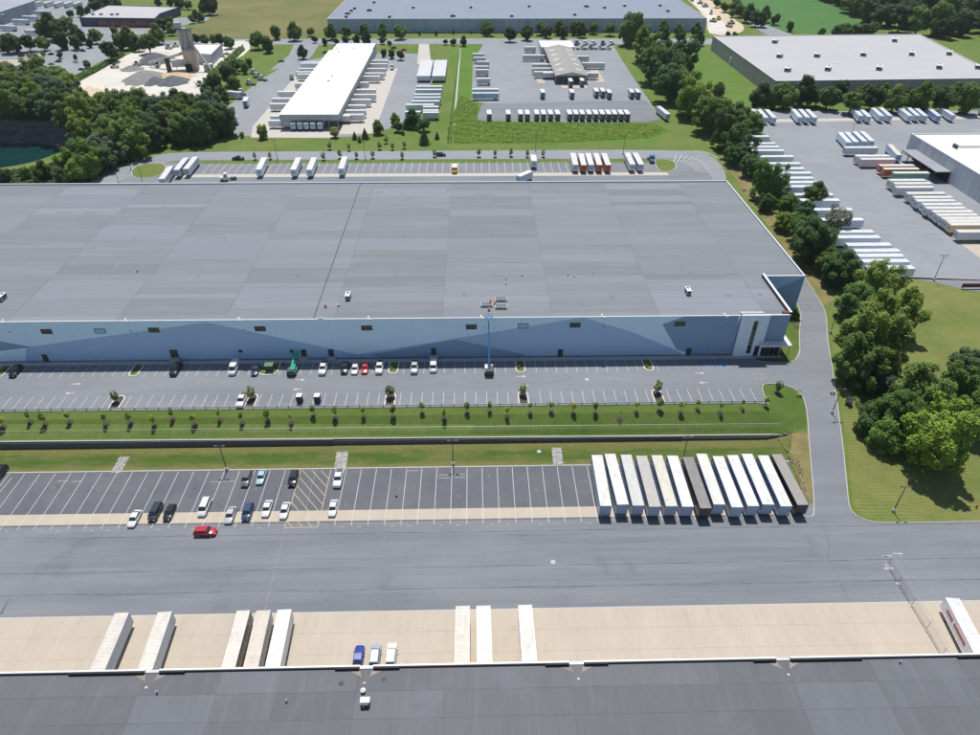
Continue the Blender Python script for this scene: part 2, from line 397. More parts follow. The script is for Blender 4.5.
for c_ in ((gx0, gy0), (gx1, gy0), (gx1, gy1), (gx0, gy1)):   # corners left over by the radial strips
    ks = sorted(range(NS), key=lambda k: min(math.dist(rim(k), c_), 1e9)); a_ = ks[0]
    for kk in range(NS):
        p, q = rim(kk), rim(kk+1)
        if abs(p[0]-q[0]) > 1e-3 and abs(p[1]-q[1]) > 1e-3 and math.dist(p, c_) < 60 and math.dist(q, c_) < 60: gface([p, c_, q])
for yy in BY: bmesh.ops.bisect_plane(bm, geom=bm.verts[:]+bm.edges[:]+bm.faces[:], plane_co=(0, yy, 0), plane_no=(0, 1, 0))
for xx in BX+[-230, 240]: bmesh.ops.bisect_plane(bm, geom=bm.verts[:]+bm.edges[:]+bm.faces[:], plane_co=(xx, 0, 0), plane_no=(1, 0, 0))
bmesh.ops.triangulate(bm, faces=bm.faces[:])
for v in bm.verts: v.co.z = hgt(v.co.x, v.co.y)-.06
bmesh.ops.recalc_face_normals(bm, faces=bm.faces)
me = bpy.data.meshes.new('ground'); bm.to_mesh(me); bm.free()
me.materials.append(gr_base)
if sum(p.normal.z for p in me.polygons) < 0: me.flip_normals()
tag(link('ground', me), None, None, None, 'structure')
mb = MB(); rs = []
for j, (s, z) in enumerate(((1.0, 3.94), (.985, 1.5), (.96, -.5), (.95, -4), (.90, -6), (.88, -12))):
    rs.append([(*pit(k, s+(.02*math.sin(k*1.7+j*2) if j else 0)), z+(.5*math.sin(k*2.3+j) if 0 < j < 5 else 0)) for k in range(NS)])
mb.rings(rs, cap=False)
tag(mb.obj('quarry_cliff', rock), None, None, None, 'structure')
sheet('pond_water', [pit(k, .97) for k in range(NS)], waterm, z=-7.5)

# lower yard
yard = sheet('asphalt_yard', [(-260, 79.7), (130, 79.7), (130, 99.7)] + [(94, 99.7), (88.5, 99.8), (86.2, 100.9), (85.2, 102.6), (84.9, 105.8)] + [(73.2, 105.8), (73.2, 102.2), (-260, 102.2)], asph_yard, 0)
lot = sheet('parking_lot_asphalt', [(-260, 102.2), (73.2, 102.2), (73.6, 104), (76.6, 119), (-260, 119)], asph_lot, 0)
pad = sheet('pavement_base', rect(-260, 140, 58, 79.7), conc_grey, -.02)
apron = tag(link('concrete_apron', None), None, None, None, 'structure')
slab_me = MB().box(-2.243, 2.243, -2.214, 2.214, -.25, 0).mesh('slab', concrete)
def slab(x, y, parent, me_, z=.02):
    o = link('slab', me_, parent, (x, y, z+random.uniform(-.004, .004))); return o
for i in range(-22, 26):
    for j in range(4): slab(2.25+4.5*i-.0, 63.9-.02+4.45*j+.0, apron, slab_me)
sx = MB().box(-1.8, 1.8, -1.57, 1.57, -.25, 0).mesh('slab', concrete)
stripc = tag(link('concrete_dolly_strip', None), None, None, None, 'structure')
LX0 = P(482.1, 467, 0)[0]; LST = 3.645
for i in range(-40, 20):
    x = LX0+LST*(i+.5)
    if -150 < x < 73: slab(x, 104.2, stripc, sx, .022)
# seams, cracks
def crack(name, pts, wdt, mat, off=.02, amp=.12, parent=yard, n=None):
    pts = dense(pts, 1.5); mb = MB(); q = []; r1 = random.random()*10
    for i, p in enumerate(pts):
        a = Vector(pts[max(0, i-1)]); b = Vector(pts[min(len(pts)-1, i+1)]); d = (b-a).normalized(); nn = Vector((-d.y, d.x))
        k = amp*(math.sin(i*.23+r1)+.6*math.sin(i*.61+r1*2)+random.uniform(-.5, .5)); ww = wdt*random.uniform(.4, 1.3)/2
        c = Vector(p)+nn*k; q.append((c+nn*ww, c-nn*ww))
    for (a, b), (c, d) in zip(q, q[1:]):
        mb.poly([(*a, hgt(*a)+off), (*c, hgt(*c)+off), (*d, hgt(*d)+off), (*b, hgt(*b)+off)])
    return mb.obj(name, mat, parent)
for py, mt, wd in ((537, sealant, .12), (556, faint_line, .06), (571.5, sealant, .12), (593, sealant, .13)):
    a = P(0, py+3, 0); b = P(980, py-14, 0); crack('pavement_seam', [(-120, (a[1]+b[1])/2), (115, (a[1]+b[1])/2)], wd, mt, amp=.05)
crack('pavement_crack', [P(828, 557, 0), P(836, 571, 0), P(841, 584, 0), P(849, 600, 0)], .16, sealant)
crack('pavement_crack', [P(822, 522, 0), P(830, 545, 0), P(828, 557, 0)], .12, sealant)
crack('pavement_crack', [P(2, 614, 0), P(8, 603, 0), P(11, 598, 0)], .5, sealant, amp=.2)
crack('faded_line', [P(286.5, 524, 0), P(264, 613, 0)], .14, faint_line, amp=.03)

ry_ = random.Random(4)
for i in range(26):
    a, b = LX0+LST*ry_.randint(-28, 5)+1.8+ry_.uniform(-.5, .5), ry_.uniform(106.5, 117)
    n_ = 9; sheet('oil_spot', [(a+math.cos(k*2*PI/n_)*ry_.uniform(.2, .5), b+math.sin(k*2*PI/n_)*ry_.uniform(.2, .6)) for k in range(n_)], sealant, .01, parent=lot)

def line(x0, y0, x1, y1, wd, mat, parent, off=.035, name='painted_line'):
    d = Vector((x1-x0, y1-y0)); L = d.length; d.normalize(); n = Vector((-d.y, d.x))*wd/2
    k = max(1, int(L/6)); mb = MB()
    for i in range(k):
        a = Vector((x0, y0))+d*L*i/k; b = Vector((x0, y0))+d*L*(i+1)/k
        mb.poly([(*(a-n), hgt(*(a-n))+off), (*(b-n), hgt(*(b-n))+off), (*(b+n), hgt(*(b+n))+off), (*(a+n), hgt(*(a+n))+off)])
    return mb.obj(name, mat, parent, recalc=False)
hx0 = P(301, 471, 0)[0]; hx1 = P(331.5, 470.5, 0)[0]
ks = [k for k in range(-34, 20) if LX0+LST*k < 73]
for k in ks:
    x = LX0+LST*k
    if hx0-1 < x < hx1+1: continue
    line(x, 101.3, x, 118.7, .13, white_line, lot)
    line(x-.5*LST-.4, 100.9, x-.5*LST+.4, 100.9, .16, yellow_line if k % 3 else faint_line, lot)
hk = [LX0+LST*k for k in ks if abs(LX0+LST*k-(hx0+hx1)/2) < LST*1.3]
ha, hb = LX0+LST*round((hx0-LX0)/LST), LX0+LST*round((hx1-LX0)/LST)
line(ha, 101, ha, 118.7, .18, yellow_line, lot); line(hb, 101, hb, 118.7, .18, yellow_line, lot); line(ha, 100.9, hb, 100.9, .18, yellow_line, lot)
line((ha+hb)/2, 101, (ha+hb)/2, 118.5, .1, faint_line, lot)
c = 103.0
while c < 129:
    # diagonal stripes running down to the right
    x0_, y0_, x1_, y1_ = ha, c, hb, c-9.0
    if y0_ > 118.6: x0_ = ha+(y0_-118.6)/9.0*(hb-ha); y0_ = 118.6
    if y1_ < 101.0: t_ = (c-101.0)/9.0; x1_ = ha+(hb-ha)*t_; y1_ = 101.0
    if x0_ < x1_-.3: line(x0_, y0_, x1_, y1_, .16, yellow_line, lot, .038)
    c += 2.7
for (zx, zy) in ((62.8, 481.1), (77, 481.6), (215.9, 481.9), (228.8, 481.4), (413.2, 470.8), (444.2, 474.9), (459.7, 474.4), (444.2, 478), (459.7, 477.5)):
    x, y = P(zx, zy, 0); line(x-1.3, y, x+1.3, y, .35, faint_line, lot, .03)
line(*P(0, 492, 0), *P(12, 477.5, 0), .2, yellow_line, lot)
line(-125, 119.15, 76.6, 119.15, .3, kerbm, lot, .04, 'lot_edge')
# grass ditch between lot and retaining wall, riprap chutes
sheet('grass_ditch', [(-260, 119.2), (76.6, 119.2), (80.3, 127.9), (-260, 127.9)], gr_ditch, -.03)
for tp, bt, wd in (((125, 457), (115.5, 473), 2.4), ((342.5, 452), (340, 470), 2.8), ((556.5, 448), (558.5, 466), 2.4)):
    a = P(*tp, 0); b = P(*bt, 0)
    mb = MB(); rng = random.Random(tp[0])
    n = 150
    for i in range(n):
        t_ = rng.random(); x = a[0]+(b[0]-a[0])*t_+rng.uniform(-wd/2, wd/2); y = a[1]+(b[1]-a[1])*t_; s = rng.uniform(.12, .3)
        mb.rings([[(x+s*math.cos(q*PI/3+i)*r_, y+s*math.sin(q*PI/3+i)*r_*.8, z_) for q in range(6)] for r_, z_ in ((1, 0), (.9, s*.5), (.3, s*.75))])
    o = mb.obj('riprap', riprap); tag(o, 'grey stone riprap chute running down the ditch', 'stones', None, 'stuff')
    sheet('riprap_bed', [(a[0]-wd/2, a[1]), (a[0]+wd/2, a[1]), (b[0]+wd/2, b[1]), (b[0]-wd/2, b[1])], riprap, .012)

# upper level
up = sheet('upper_parking_lot', [(-260, 137.2), (76.5, 137.2), (77.0, 140.5), (77.5, 144.6), (79.3, 146.2), (83.2, 146.3), (87.5, 143.4), (90, 143.6), (94.5, 146), (94.5, 161.5), (91.3, 156.4), (89, 155.2), (84, 155.3), (80.4, 155.9), (79.6, 157.6), (-260, 157.6)], asph_up, 0)
walk = sheet('pavement', rect(-260, 79.4, 157.5, 159.05), conc_pale, .10)
sheet('front_bed', rect(-260, 79.4, 159.0, 159.5), mulch, .05)
strip('kerb', [(-260, 157.42), (79.5, 157.42)], .2, kerbm, -.05, .13, step=8)
roadE = [(113.8, 212), (113.6, 204.5), (112.5, 190), (111.2, 181.7), (108.6, 175), (106, 168.7), (103, 160), (98.8, 147), (95, 135), (91.2, 123.1), (87.4, 112), (85.2, 105.8), (84.7, 103.5), (85.3, 101.6), (87.7, 99.9), (90.5, 99.6), (140, 99.6)]
roadW = [(107.5, 212), (106.4, 200), (104.8, 189.9), (102.8, 180.3), (100, 174.5), (97.6, 168.9), (95.8, 164), (94.3, 160), (92, 156.6), (89.3, 155), (84, 155.2), (80.4, 155.8), (79.5, 158.0)]
isl = [(77.0, 137.4), (77.3, 143), (78.3, 145.4), (80.5, 146.1), (83.4, 145.9), (86.5, 144.2), (88.0, 141.4), (86.9, 135.4), (82.6, 122.7), (79.4, 112), (76.1, 102.6), (74.9, 101.6), (73.4, 101.8)]
# road: from the east kerb to the west kerb
east = [p for p in roadE[:13]]; west = roadW[:9]
sheet('access_road', east[::1] + [(84.9, 105.8), (77.4, 105.8)] + [(79.4, 112), (82.6, 122.7), (86.9, 135.4), (87.9, 140.6), (88.2, 143.8)] + [(93.9, 148), (94.2, 160)] + west[:8][::-1], asph_up, .004)
sheet('road_mouth', [(73.3, 101.9), (84.9, 101.9), (84.9, 105.8), (77.4, 105.8), (76.1, 102.9)], asph_yard, .006)
strip('kerb', smooth(roadE, 2, False), .2, kerbm, -.08, .15)
strip('kerb', smooth(roadW, 2, False), .2, kerbm, -.08, .15)
strip('kerb', smooth(isl, 2, False), .2, kerbm, -.08, .15)
# grass: bank, east field
sheet('grass_bank', [(-260, 128.35), (80.1, 128.35), (84.6, 129.5), (86.7, 135.6), (87.6, 141), (86, 144), (83, 145.6), (80.4, 145.8), (78.5, 145), (77.6, 143), (77.2, 137.1), (-260, 137.1)], gr_bank, -.03)
sheet('grass_shoulder', [(76.9, 119.5), (76.0, 111), (74.2, 102.4), (75.8, 103), (79.2, 112), (82.4, 122.7), (84.3, 128), (80.4, 128)], gr_belt, -.03)
sheet('grass_field', [(88, 99.9), (400, 99.9), (400, 200), (172, 200), (157, 203), (146, 205), (128, 190), (118, 178), (112.4, 176), (109.2, 172), (106.4, 166), (103.4, 158), (99.2, 145), (95.4, 133), (91.6, 121), (87.8, 110), (85.8, 104.5), (86.3, 101)], gr_field, -.03)
sheet('entrance_lawn', [(80, 157.4), (80.6, 156.2), (84, 155.6), (89.2, 155.4), (91.6, 157), (93.9, 160.2), (95.4, 164), (97.2, 169), (99.6, 174.5), (102.4, 180.5), (102.4, 190), (88.5, 185), (87, 161)], gr_bank, -.02)
# parking bays of the upper lot
SX = 2.853
tx = P(505.3, 366, 4)[0]; bx = P(497.3, 396, 4)[0]
topisl = [(2.5, 371), (135, 372), (270, 367), (394, 365), (520, 364), (647, 362.8)]
botisl = [(117, 403), (252, 400), (390.5, 398), (523, 395.3), (656.7, 393.5)]
tI = [P(a, b)[0] for a, b in topisl]; bI = [P(a, b)[0] for a, b in botisl]
kerb_pale = surf('kerb_pale', [((.5, .49, .46), 1.2, .4, .7, None, .6)], (.6, .58, .54), .85)
isl_grass = grass('island_grass', (.06, .12, .02), (.22, .2, .08), .5, scale=.9)
def islang(x, y0, y1, hw, mt, lush):
    d = 1 if y1 > y0 else -1
    pts = [(x-hw, y0), (x-hw, y1-d*1.1), (x-hw*.75, y1-d*.35), (x-hw*.3, y1), (x+hw*.3, y1), (x+hw*.75, y1-d*.35), (x+hw, y1-d*1.1), (x+hw, y0)]
    sheet('island_bed', [(a*.96+x*.04, b) for a, b in pts], mt, .06)
    strip('kerb', pts, .34, kerb_pale, -.04, .14, step=9)
for i, x in enumerate(tI): islang(x, 157.5, 152.0, 2.6 if i == 2 else 1.25, isl_grass, True)
for x in bI: islang(x, 137.9, 143.2, 1.25, mulch, False)
for k in range(-50, 40):
    x = tx+SX*k
    if -140 < x < 70 and all(abs(x-q) > (3.2 if i == 2 else 1.7) for i, q in enumerate(tI)):
        line(x, 151.8, x, 157.4, .13, blue_line if x > 52 else white_line, up, .03)
    x = bx+SX*k
    if -135 < x < 76 and all(abs(x-q) > 1.7 for q in bI):
        line(x, 138.2, x, 143.4, .13, white_line, up, .03)
for q in ((706, 363.5), (722, 363.2)):
    x, y = P(*q)
    for k in range(5): line(x-1.3+k*.6, 152.3, x-.7+k*.6, 156, .12, blue_line, up, .032)
def arrow(x, y, d, L=2.6, mat=white_line, parent=None):
    mb = MB(); s = d
    z = hgt(x, y)+.032
    mb.poly([(x-s*L/2, y-.12, z), (x+s*L*.1, y-.12, z), (x+s*L*.1, y+.12, z), (x-s*L/2, y+.12, z)])
    mb.poly([(x+s*L*.1, y-.5, z), (x+s*L/2, y, z), (x+s*L*.1, y+.5, z)])
    o = mb.obj('painted_arrow', mat, parent, recalc=False)
    return o
for (a, b, d) in ((76, 384, 1), (70, 393.4, -1), (300.5, 379.8, 1), (297.5, 389.4, -1), (521.7, 376.5, 1), (524, 385.6, -1), (700, 373.3, 1), (703.6, 382.7, -1)): arrow(*P(a, b), d, parent=up)
for a, b in ((754.5, 374), (756, 378.5), (761, 374), (762.5, 378.5)): x, y = P(a, b); line(x-.7, y-.6, x+.7, y+.4, .5, faint_line, up)
for a, b in ((804, 304.5), (811, 304.5), (806, 307.5), (813, 307.5)): x, y = P(a, b); line(x-1.3, y, x+1.3, y, .5, faint_line, up, .06)

# guardrail at the lot edge, wire fence on the bank, retaining wall
gd = thing('guardrail', 'long grey guardrail along the edge of the car park above the bank', 'guardrail', (0, 0, 0))
mb = MB(); mb.box(-135, 76.8, 137.35, 137.42, 4.42, 4.72); mb.box(-135, 76.8, 137.30, 137.35, 4.5, 4.64); mb.obj('rail', steel, gd)
pm = MB().box(-.08, .08, -.1, .1, -.2, .78).mesh('post', steel_dark)
for k in range(70): link('post', pm, gd, (-134+k*3.05, 137.5, 4))
fn = thing('wire_fence', 'low wire fence with thin posts on the grass bank above the retaining wall', 'fence', (0, 0, 0))
pm2 = MB().tube((0, 0, -.3), (0, 0, 1.3), .03, n=6).mesh('post', steel)
for k in range(72):
    x = -134+k*2.98; link('post', pm2, fn, (x, 130.0, hgt(x, 130.0)))
for nm, dz in (('top_rail', 1.28), ('wire', .95), ('wire', .6), ('wire', .3)):
    mb = MB()
    for k in range(71):
        x = -134+k*2.98; mb.tube((x, 130, hgt(x, 130)+dz), (x+2.98, 130, hgt(x+2.98, 130)+dz), .025 if nm == 'top_rail' else .004, n=3)
    mb.obj(nm, steel, fn)
rw = thing('retaining_wall', 'dark block retaining wall with a pale coping below the grass bank', 'wall', (0, 0, 0))
blk = MB().box(-.595, .595, -.2, .2, .005, .395).mesh('block', wall_dark)
mbk = MB(); mbn = 0
for c_ in range(7):
    for k in range(-110, 68):
        x = 1.2*k+(.6 if c_ % 2 else 0)
        top = hgt(x, 128.3)
        if x < 79.3 and c_*.4+.393 < top+.08:
            mbk.box(x-.595, x+.595, 127.6+.03*c_, 128.05+.03*c_, c_*.4-.2*(c_ == 0), c_*.4+.393)
o = mbk.obj('wall_blocks', wall_dark, rw); o['kind'] = 'stuff'
cpm = MB().box(-1.49, 1.49, -.16, .16, 0, .10).mesh('coping_stone', kerbm)
for k in range(-46, 27):
    x = 3.0*k+1.5
    if x < 80: link('coping_stone', cpm, rw, (x, 128.1, hgt(min(x, 73), 128.3)+.06))

# ================================================================== MAIN WAREHOUSE
wh = thing('warehouse', 'huge grey-roofed warehouse with blue zigzag painted front in the middle', 'warehouse', (0, 0, 0))
WX0, WX1, WY0, WY1, ZT = -215., 101., 159.5, 261., 17.2
NX, NY = 88., 182.
# clipping helpers for painted wall panels
def clip(poly, a, b):
    """split a convex polygon by the line a-b; returns (left part, right part)"""
    def side(p): return (b[0]-a[0])*(p[1]-a[1])-(b[1]-a[1])*(p[0]-a[0])
    L, R = [], []
    for i in range(len(poly)):
        p, q = poly[i], poly[(i+1) % len(poly)]; sp_, sq = side(p), side(q)
        if sp_ >= 0: L.append(p)
        if sp_ <= 0: R.append(p)
        if sp_*sq < 0:
            t_ = sp_/(sp_-sq); m_ = (p[0]+(q[0]-p[0])*t_, p[1]+(q[1]-p[1])*t_); L.append(m_); R.append(m_)
    return L, R
def wallpt(px_, py_):                      # pixel on the front wall -> (x, z)
    d = FW*F+RT*(px_-490)+DN*(py_-367.5); t_ = WY0/d.y
    return (d.x*t_, HC+d.z*t_)
def area(p): return .5*sum(p[i][0]*p[(i+1) % len(p)][1]-p[(i+1) % len(p)][0]*p[i][1] for i in range(len(p)))
def Zc(z_, x0, y0): return [wallpt(x0+a/3.868, y0+b/3.868) for a, b in z_]
zones = [  # (points counter-clockwise after fixing, material index) 1 = mid, 2 = dark
    (Zc([(100, 183), (800, 86), (1800, 300), (100, 300)], 0, 300), 1),
    (Zc([(-80, 150), (0, 160), (125, 182), (0, 197), (-80, 205)], 0, 300), 2),
    (Zc([(800, 86), (1013, 131), (1276, 190), (1380, 212), (1300, 240), (800, 240)], 0, 300), 1),
    (Zc([(460, 210), (1328, 67), (1520, 125), (1700, 200), (1750, 260), (460, 260)], 240, 300), 1),
    (Zc([(640, 187), (830, 152), (1100, 210), (1100, 260), (700, 260), (500, 212)], 240, 300), 2),
    (Zc([(590, 134), (800, 61), (1000, 55), (1000, 260), (800, 260), (760, 190)], 480, 300), 2),
]
def convexify(p):
    return p if area(p) > 0 else p[::-1]
pn_light = surf('panel_paint_light', [((.60, .78, .91), .3, .4, .8, (1, 1, .2), .3)], (.68, .86, .97), .8)
pn_mid = surf('panel_paint_mid', [((.37, .53, .72), .3, .4, .8, (1, 1, .2), .3)], (.40, .555, .735), .8)
pn_dark = surf('panel_paint_dark', [((.2, .27, .37), .3, .4, .8, (1, 1, .2), .3)], (.26, .37, .51), .8)
PM = [pn_light, pn_mid, pn_dark]
def in_convex(p, poly):
    for i in range(len(poly)):
        a, b = poly[i], poly[(i+1) % len(poly)]
        if (b[0]-a[0])*(p[1]-a[1])-(b[1]-a[1])*(p[0]-a[0]) < -1e-6: return False
    return True
PW = 7.6
xs = []; x = WX0
while x < 74: xs.append(x); x += PW
ZB = 4.0
for x in xs:
    x1 = min(x+PW, 74.0)
    if x1-x < .5: continue
    polys = [([(x+.03, ZB), (x1-.03, ZB), (x1-.03, ZT), (x+.03, ZT)], 0)]
    for zp, mi in zones:
        zp = convexify(zp); new = []
        for poly, m_ in polys:
            rest = poly
            for i in range(len(zp)):
                a, b = zp[i], zp[(i+1) % len(zp)]
                Lp, Rp = clip(rest, a, b)
                if len(Rp) > 2 and abs(area(Rp)) > 1e-4: new.append((Rp, m_))
                rest = Lp
                if len(rest) < 3 or abs(area(rest)) < 1e-4: rest = []; break
            if len(rest) > 2: new.append((rest, mi))
        polys = new
    mb = MB()
    for poly, m_ in polys: mb.poly([(p[0], WY0, p[1]) for p in poly], m_)
    # edges of the panel (give it depth)
    mb.poly([(x+.03, WY0, ZB), (x+.03, WY0+.3, ZB), (x+.03, WY0+.3, ZT), (x+.03, WY0, ZT)], 0)
    mb.poly([(x1-.03, WY0, ZB), (x1-.03, WY0, ZT), (x1-.03, WY0+.3, ZT), (x1-.03, WY0+.3, ZB)], 0)
    mb.obj('wall_panel', PM, wh, recalc=False)
core = MB()
core.box(WX0, 74.0, WY0+.06, WY0+.5, ZB-.5, ZT-.1)
core.obj('wall_core', pn_mid, wh)
mb = MB(); mb.box(WX1-.3, WX1, NY, WY1, 3.5, ZT, 0); mb.box(WX0, WX1-.3, WY1-.3, WY1, 3.5, ZT, 0)
mb.box(NX-.3, NX, WY0+.5, NY, 3.5, ZT-.5, 0)
mb.obj('wall', pn_mid, wh)
# notch wall facing the camera, two paint tones
nw = MB()
z_ = ZT-.0
nw.poly([(NX+.0, NY-.02, 3.8), (96.0, NY-.02, 3.8), (NX+2.8, NY-.02, z_-6)], 1)
nw.poly([(NX, NY-.02, 3.8), (NX+2.8, NY-.02, z_-6), (WX1-.0, NY-.02, z_), (NX, NY-.02, z_)], 0)
nw.poly([(96.0, NY-.02, 3.8), (WX1, NY-.02, 3.8), (WX1, NY-.02, z_), (NX+2.8, NY-.02, z_-6)], 1)
nw.obj('wall_panel', [pn_mid, pn_dark], wh, recalc=False)
MB().box(NX, WX1-.3, NY, NY+.3, 3.5, ZT-.1).obj('wall', pn_mid, wh)
# roof deck with membrane sheets
RZ = ZT-.35
seams = [WX0+.3, -188, -158, -128, -98.5, -69, -39, -9, 21.5, 51.5, 81.3, WX1-.3]
rr = random.Random(3)
tones = [(.182, .196, .218), (.188, .203, .227), (.177, .19, .21), (.202, .22, .247), (.168, .179, .196), (.185, .2, .223), (.180, .193, .214), (.162, .172, .187)]
for a, b in zip(seams, seams[1:]):
    y = WY0+.5
    if a > 80: cuts = [(NX-.3, WY0+.5, NY)]
    while y < WY1-.4:
        hh = rr.choice([3, 3, 6, 6, 9, 12]); y1 = min(WY1-.3, y+hh)
        bb = b
        if a > 80 and y < NY-.1:
            y1 = min(y1, NY) if NY-y1 > 1.2 else NY
            bb = NX-.3
        if y1 > WY1-1.5: y1 = WY1-.3
        col = rr.choice(tones)
        j = rr.uniform(.95, 1.04)
        dark = 1.0
        me = MB().poly([(a+.03, y+.02, 0), (bb-.03, y+.02, 0), (bb-.03, y1-.02, 0), (a+.03, y1-.02, 0)]).mesh('membrane_sheet', membrane)
        link('membrane_sheet', me, wh, (0, 0, RZ+rr.uniform(0, .006)), tuple(q*j for q in col))
        y = y1
core = MB(); core.box(WX0+.1, NX-.2, WY0+.3, WY1-.2, RZ-.6, RZ-.06); core.box(NX-.2, WX1-.2, NY+.25, WY1-.2, RZ-.6, RZ-.07); core.obj('roof_deck', sealant, wh)
# expansion joint
MB().box(-44.75, -44.5, WY0+.6, WY1-.6, RZ, RZ+.12).obj('expansion_joint', steel_dark, wh)
# coping
cpz = ZT
mb = MB(); mb.box(WX0, 74, WY0-.05, WY0+.26, cpz, cpz+.08); mb.box(WX0, WX1+.05, WY1-.42, WY1+.06, cpz, cpz+.12)
mb.box(WX1-.38, WX1+.06, NY-.06, WY1-.42, cpz, cpz+.12); mb.box(NX+.3, WX1-.38, NY-.1, NY+.36, cpz, cpz+.12)
mb.obj('coping', whitem, wh)
mb = MB(); mb.box(NX-.35, NX+.25, WY0+.4, NY+.3, RZ, ZT+.75); mb.obj('parapet', steel_dark, wh)
mb = MB(); mb.box(NX-.4, NX+.3, WY0+.3, NY+.36, ZT+.752, ZT+.86); mb.obj('coping', whitem, wh)
MB().box(NX-1.9, NX-.4, WY0+.6, WY0+1.6, RZ, ZT+.5).obj('parapet_corner', plain('red_brown', (.16, .04, .03)), wh)
# windows, vents, doors on the front
winm = surf('window_brownish', [((.12, .11, .08), .8, .4, .7, None, .7)], (.07, .07, .055), .35)
wm = MB().box(-1.35, 1.35, -.06, .04, -.62, .62).mesh('pane', winm)
fm = MB(); fm.box(-1.5, 1.5, -.09, .05, .62, .78); fm.box(-1.5, 1.5, -.09, .05, -.78, -.62); fm.box(-1.5, -1.35, -.09, .05, -.62, .62); fm.box(1.35, 1.5, -.09, .05, -.62, .62)
fm = fm.mesh('frame', steel_dark)
def onwall(px_, py_): return wallpt(px_, py_)
for (zx, zy, x0) in ((180, 122, 0), (387, 120, 0), (595, 116, 0), (78, 111, 240), (490, 108, 240), (895, 104, 240), (167, 100, 480), (368, 97, 480), (773, 92, 480)):
    x, z = onwall(x0+zx/3.868, 300+zy/3.868)
    wn = link('window', fm, wh, (x, WY0, z)); pn = link('pane', wm, wn)
    if (zx, x0) in ((387, 0), (167, 480)):
        pn.data = MB().box(-1.35, 1.35, -.06, .04, -.62, .62).mesh('pane', pn_mid)
vm = MB().box(-.55, .55, -.08, .04, -.45, .45).mesh('vent', steel_dark)
for (zx, zy, x0) in ((930, 198, 0), (200, 198, 240)):
    x, z = onwall(x0+zx/3.868, 300+zy/3.868); link('vent', vm, wh, (x, WY0, z))
dm = MB().box(-1.1, 1.1, -.07, .05, 0, 2.6).mesh('door', winm)
dm2 = MB().box(-.75, .75, -.07, .05, 0, 2.3).mesh('door', steel_dark)
for (px_, big, zz) in ((45, 0, 0), (175.3, 1, 0.9), (304.6, 0, .8), (331.8, 0, .8), (433.9, 0, .9), (560, 0, 0), (687.6, 0, 0)):
    x, z = onwall(px_, 357); d_ = link('door', dm if big else dm2, wh, (x, WY0, 4.1+zz))
    if zz: MB().box(-1.3, 1.3, -1.6, -.08, -zz-.1, -.02).obj('step', conc_grey, d_)
    MB().tube((.5, -.1, 1.1), (.5, -.1, 1.25), .05, n=6).obj('handle', steel, d_)
# downspout scuppers on the roof edge (pale loops)
for (px_, py_) in ((4, 323), (126.5, 321), (240, 320), (370, 319), (483, 317), (604, 316.5), (727, 315.5)):
    x, z = onwall(px_, py_); mb = MB(); mb.box(-.5, .5, -.35, -.07, -.3, .16); mb.box(-.7, -.3, .3, 1.0, .1, .3)
    mb.obj('scupper', whitem, wh, (x, WY0, ZT))
    MB().box(-.14, .14, -.1, .05, -.14, .14).obj('wall_light', steel_dark, wh, (x+.3, WY0, ZT-3.2))
# entrance tower
towl = surf('tower_panel_pale', [((.5, .55, .6), .3, .4, .8, (1, 1, .2), .3)], (.74, .82, .9), .7)
mb = MB(); mb.box(74.05, 81.9, WY0-.9, WY0-.3, 3.9, ZT+.5); mb.box(74.3, 81.6, WY0-.3, WY0+.3, 3.9, ZT+.1); mb.obj('entrance_tower', towl, wh)
tw = MB(); tw.box(74.0, 81.95, WY0-.96, WY0-.25, ZT+.5, ZT+.6); tw.obj('coping', whitem, wh)
mb = MB(); mb.box(77.7, 78.9, WY0-.96, WY0-.85, 5.0, ZT-1.3); slit = mb.obj('window', glass, wh)
for z in np.arange(6.2, 15.5, 1.6): MB().box(77.7, 78.9, WY0-1.0, WY0-.96, z, z+.08).obj('mullion', steel, slit)
mb = MB(); mb.box(79.9, 81.2, WY0-.96, WY0-.85, 4.1, 7.6); mb.obj('door', glass, wh)
mb = MB(); mb.box(81.95, NX, WY0, WY0+.5, 3.9, ZT); mb.obj('wall_panel', pn_dark, wh)
MB().box(82.0, NX+.05, WY0-.06, WY0+.42, ZT, ZT+.12).obj('coping', whitem, wh)
MB().box(82.2, 87.5, WY0-.08, WY0-.01, 4.1, 7.5).obj('window', glass, wh)
for k in range(5): MB().box(82.2+k*1.3, 82.3+k*1.3, WY0-.12, WY0-.08, 4.1, 7.5).obj('mullion', steel, wh)
cn = MB(); cn.box(80.6, 89.6, WY0-2.6, WY0-.1, 8.2, 8.75); cn.box(NX+.1, 89.6, WY0-.1, 166, 8.2, 8.75); cn.obj('canopy', whitem, wh)
MB().box(80.7, 89.5, WY0-2.5, WY0-.1, 8.15, 8.2).obj('canopy_soffit', steel_dark, wh)
for x in (83.2, 86.3, 89.2): MB().box(x-.12, x-.0, WY0-2.4, WY0-2.28, 4, 8.2).obj('column', steel_dark, wh)
MB().box(77, 88, WY0-1.9, WY0-.9, 3.95, 4.14).obj('entrance_slab', conc_grey, wh)
for px_ in (744, 752, 760): 
    x, y = P(px_, 311.5, RZ+.5); mb = MB().box(-1.1, 1.1, -.5, .5, .25, .4); mb.box(-.9, -.8, -.4, .4, 0, .25); mb.box(.8, .9, -.4, .4, 0, .25); mb.obj('skylight', steel, wh, (x, WY0+1.6, RZ))
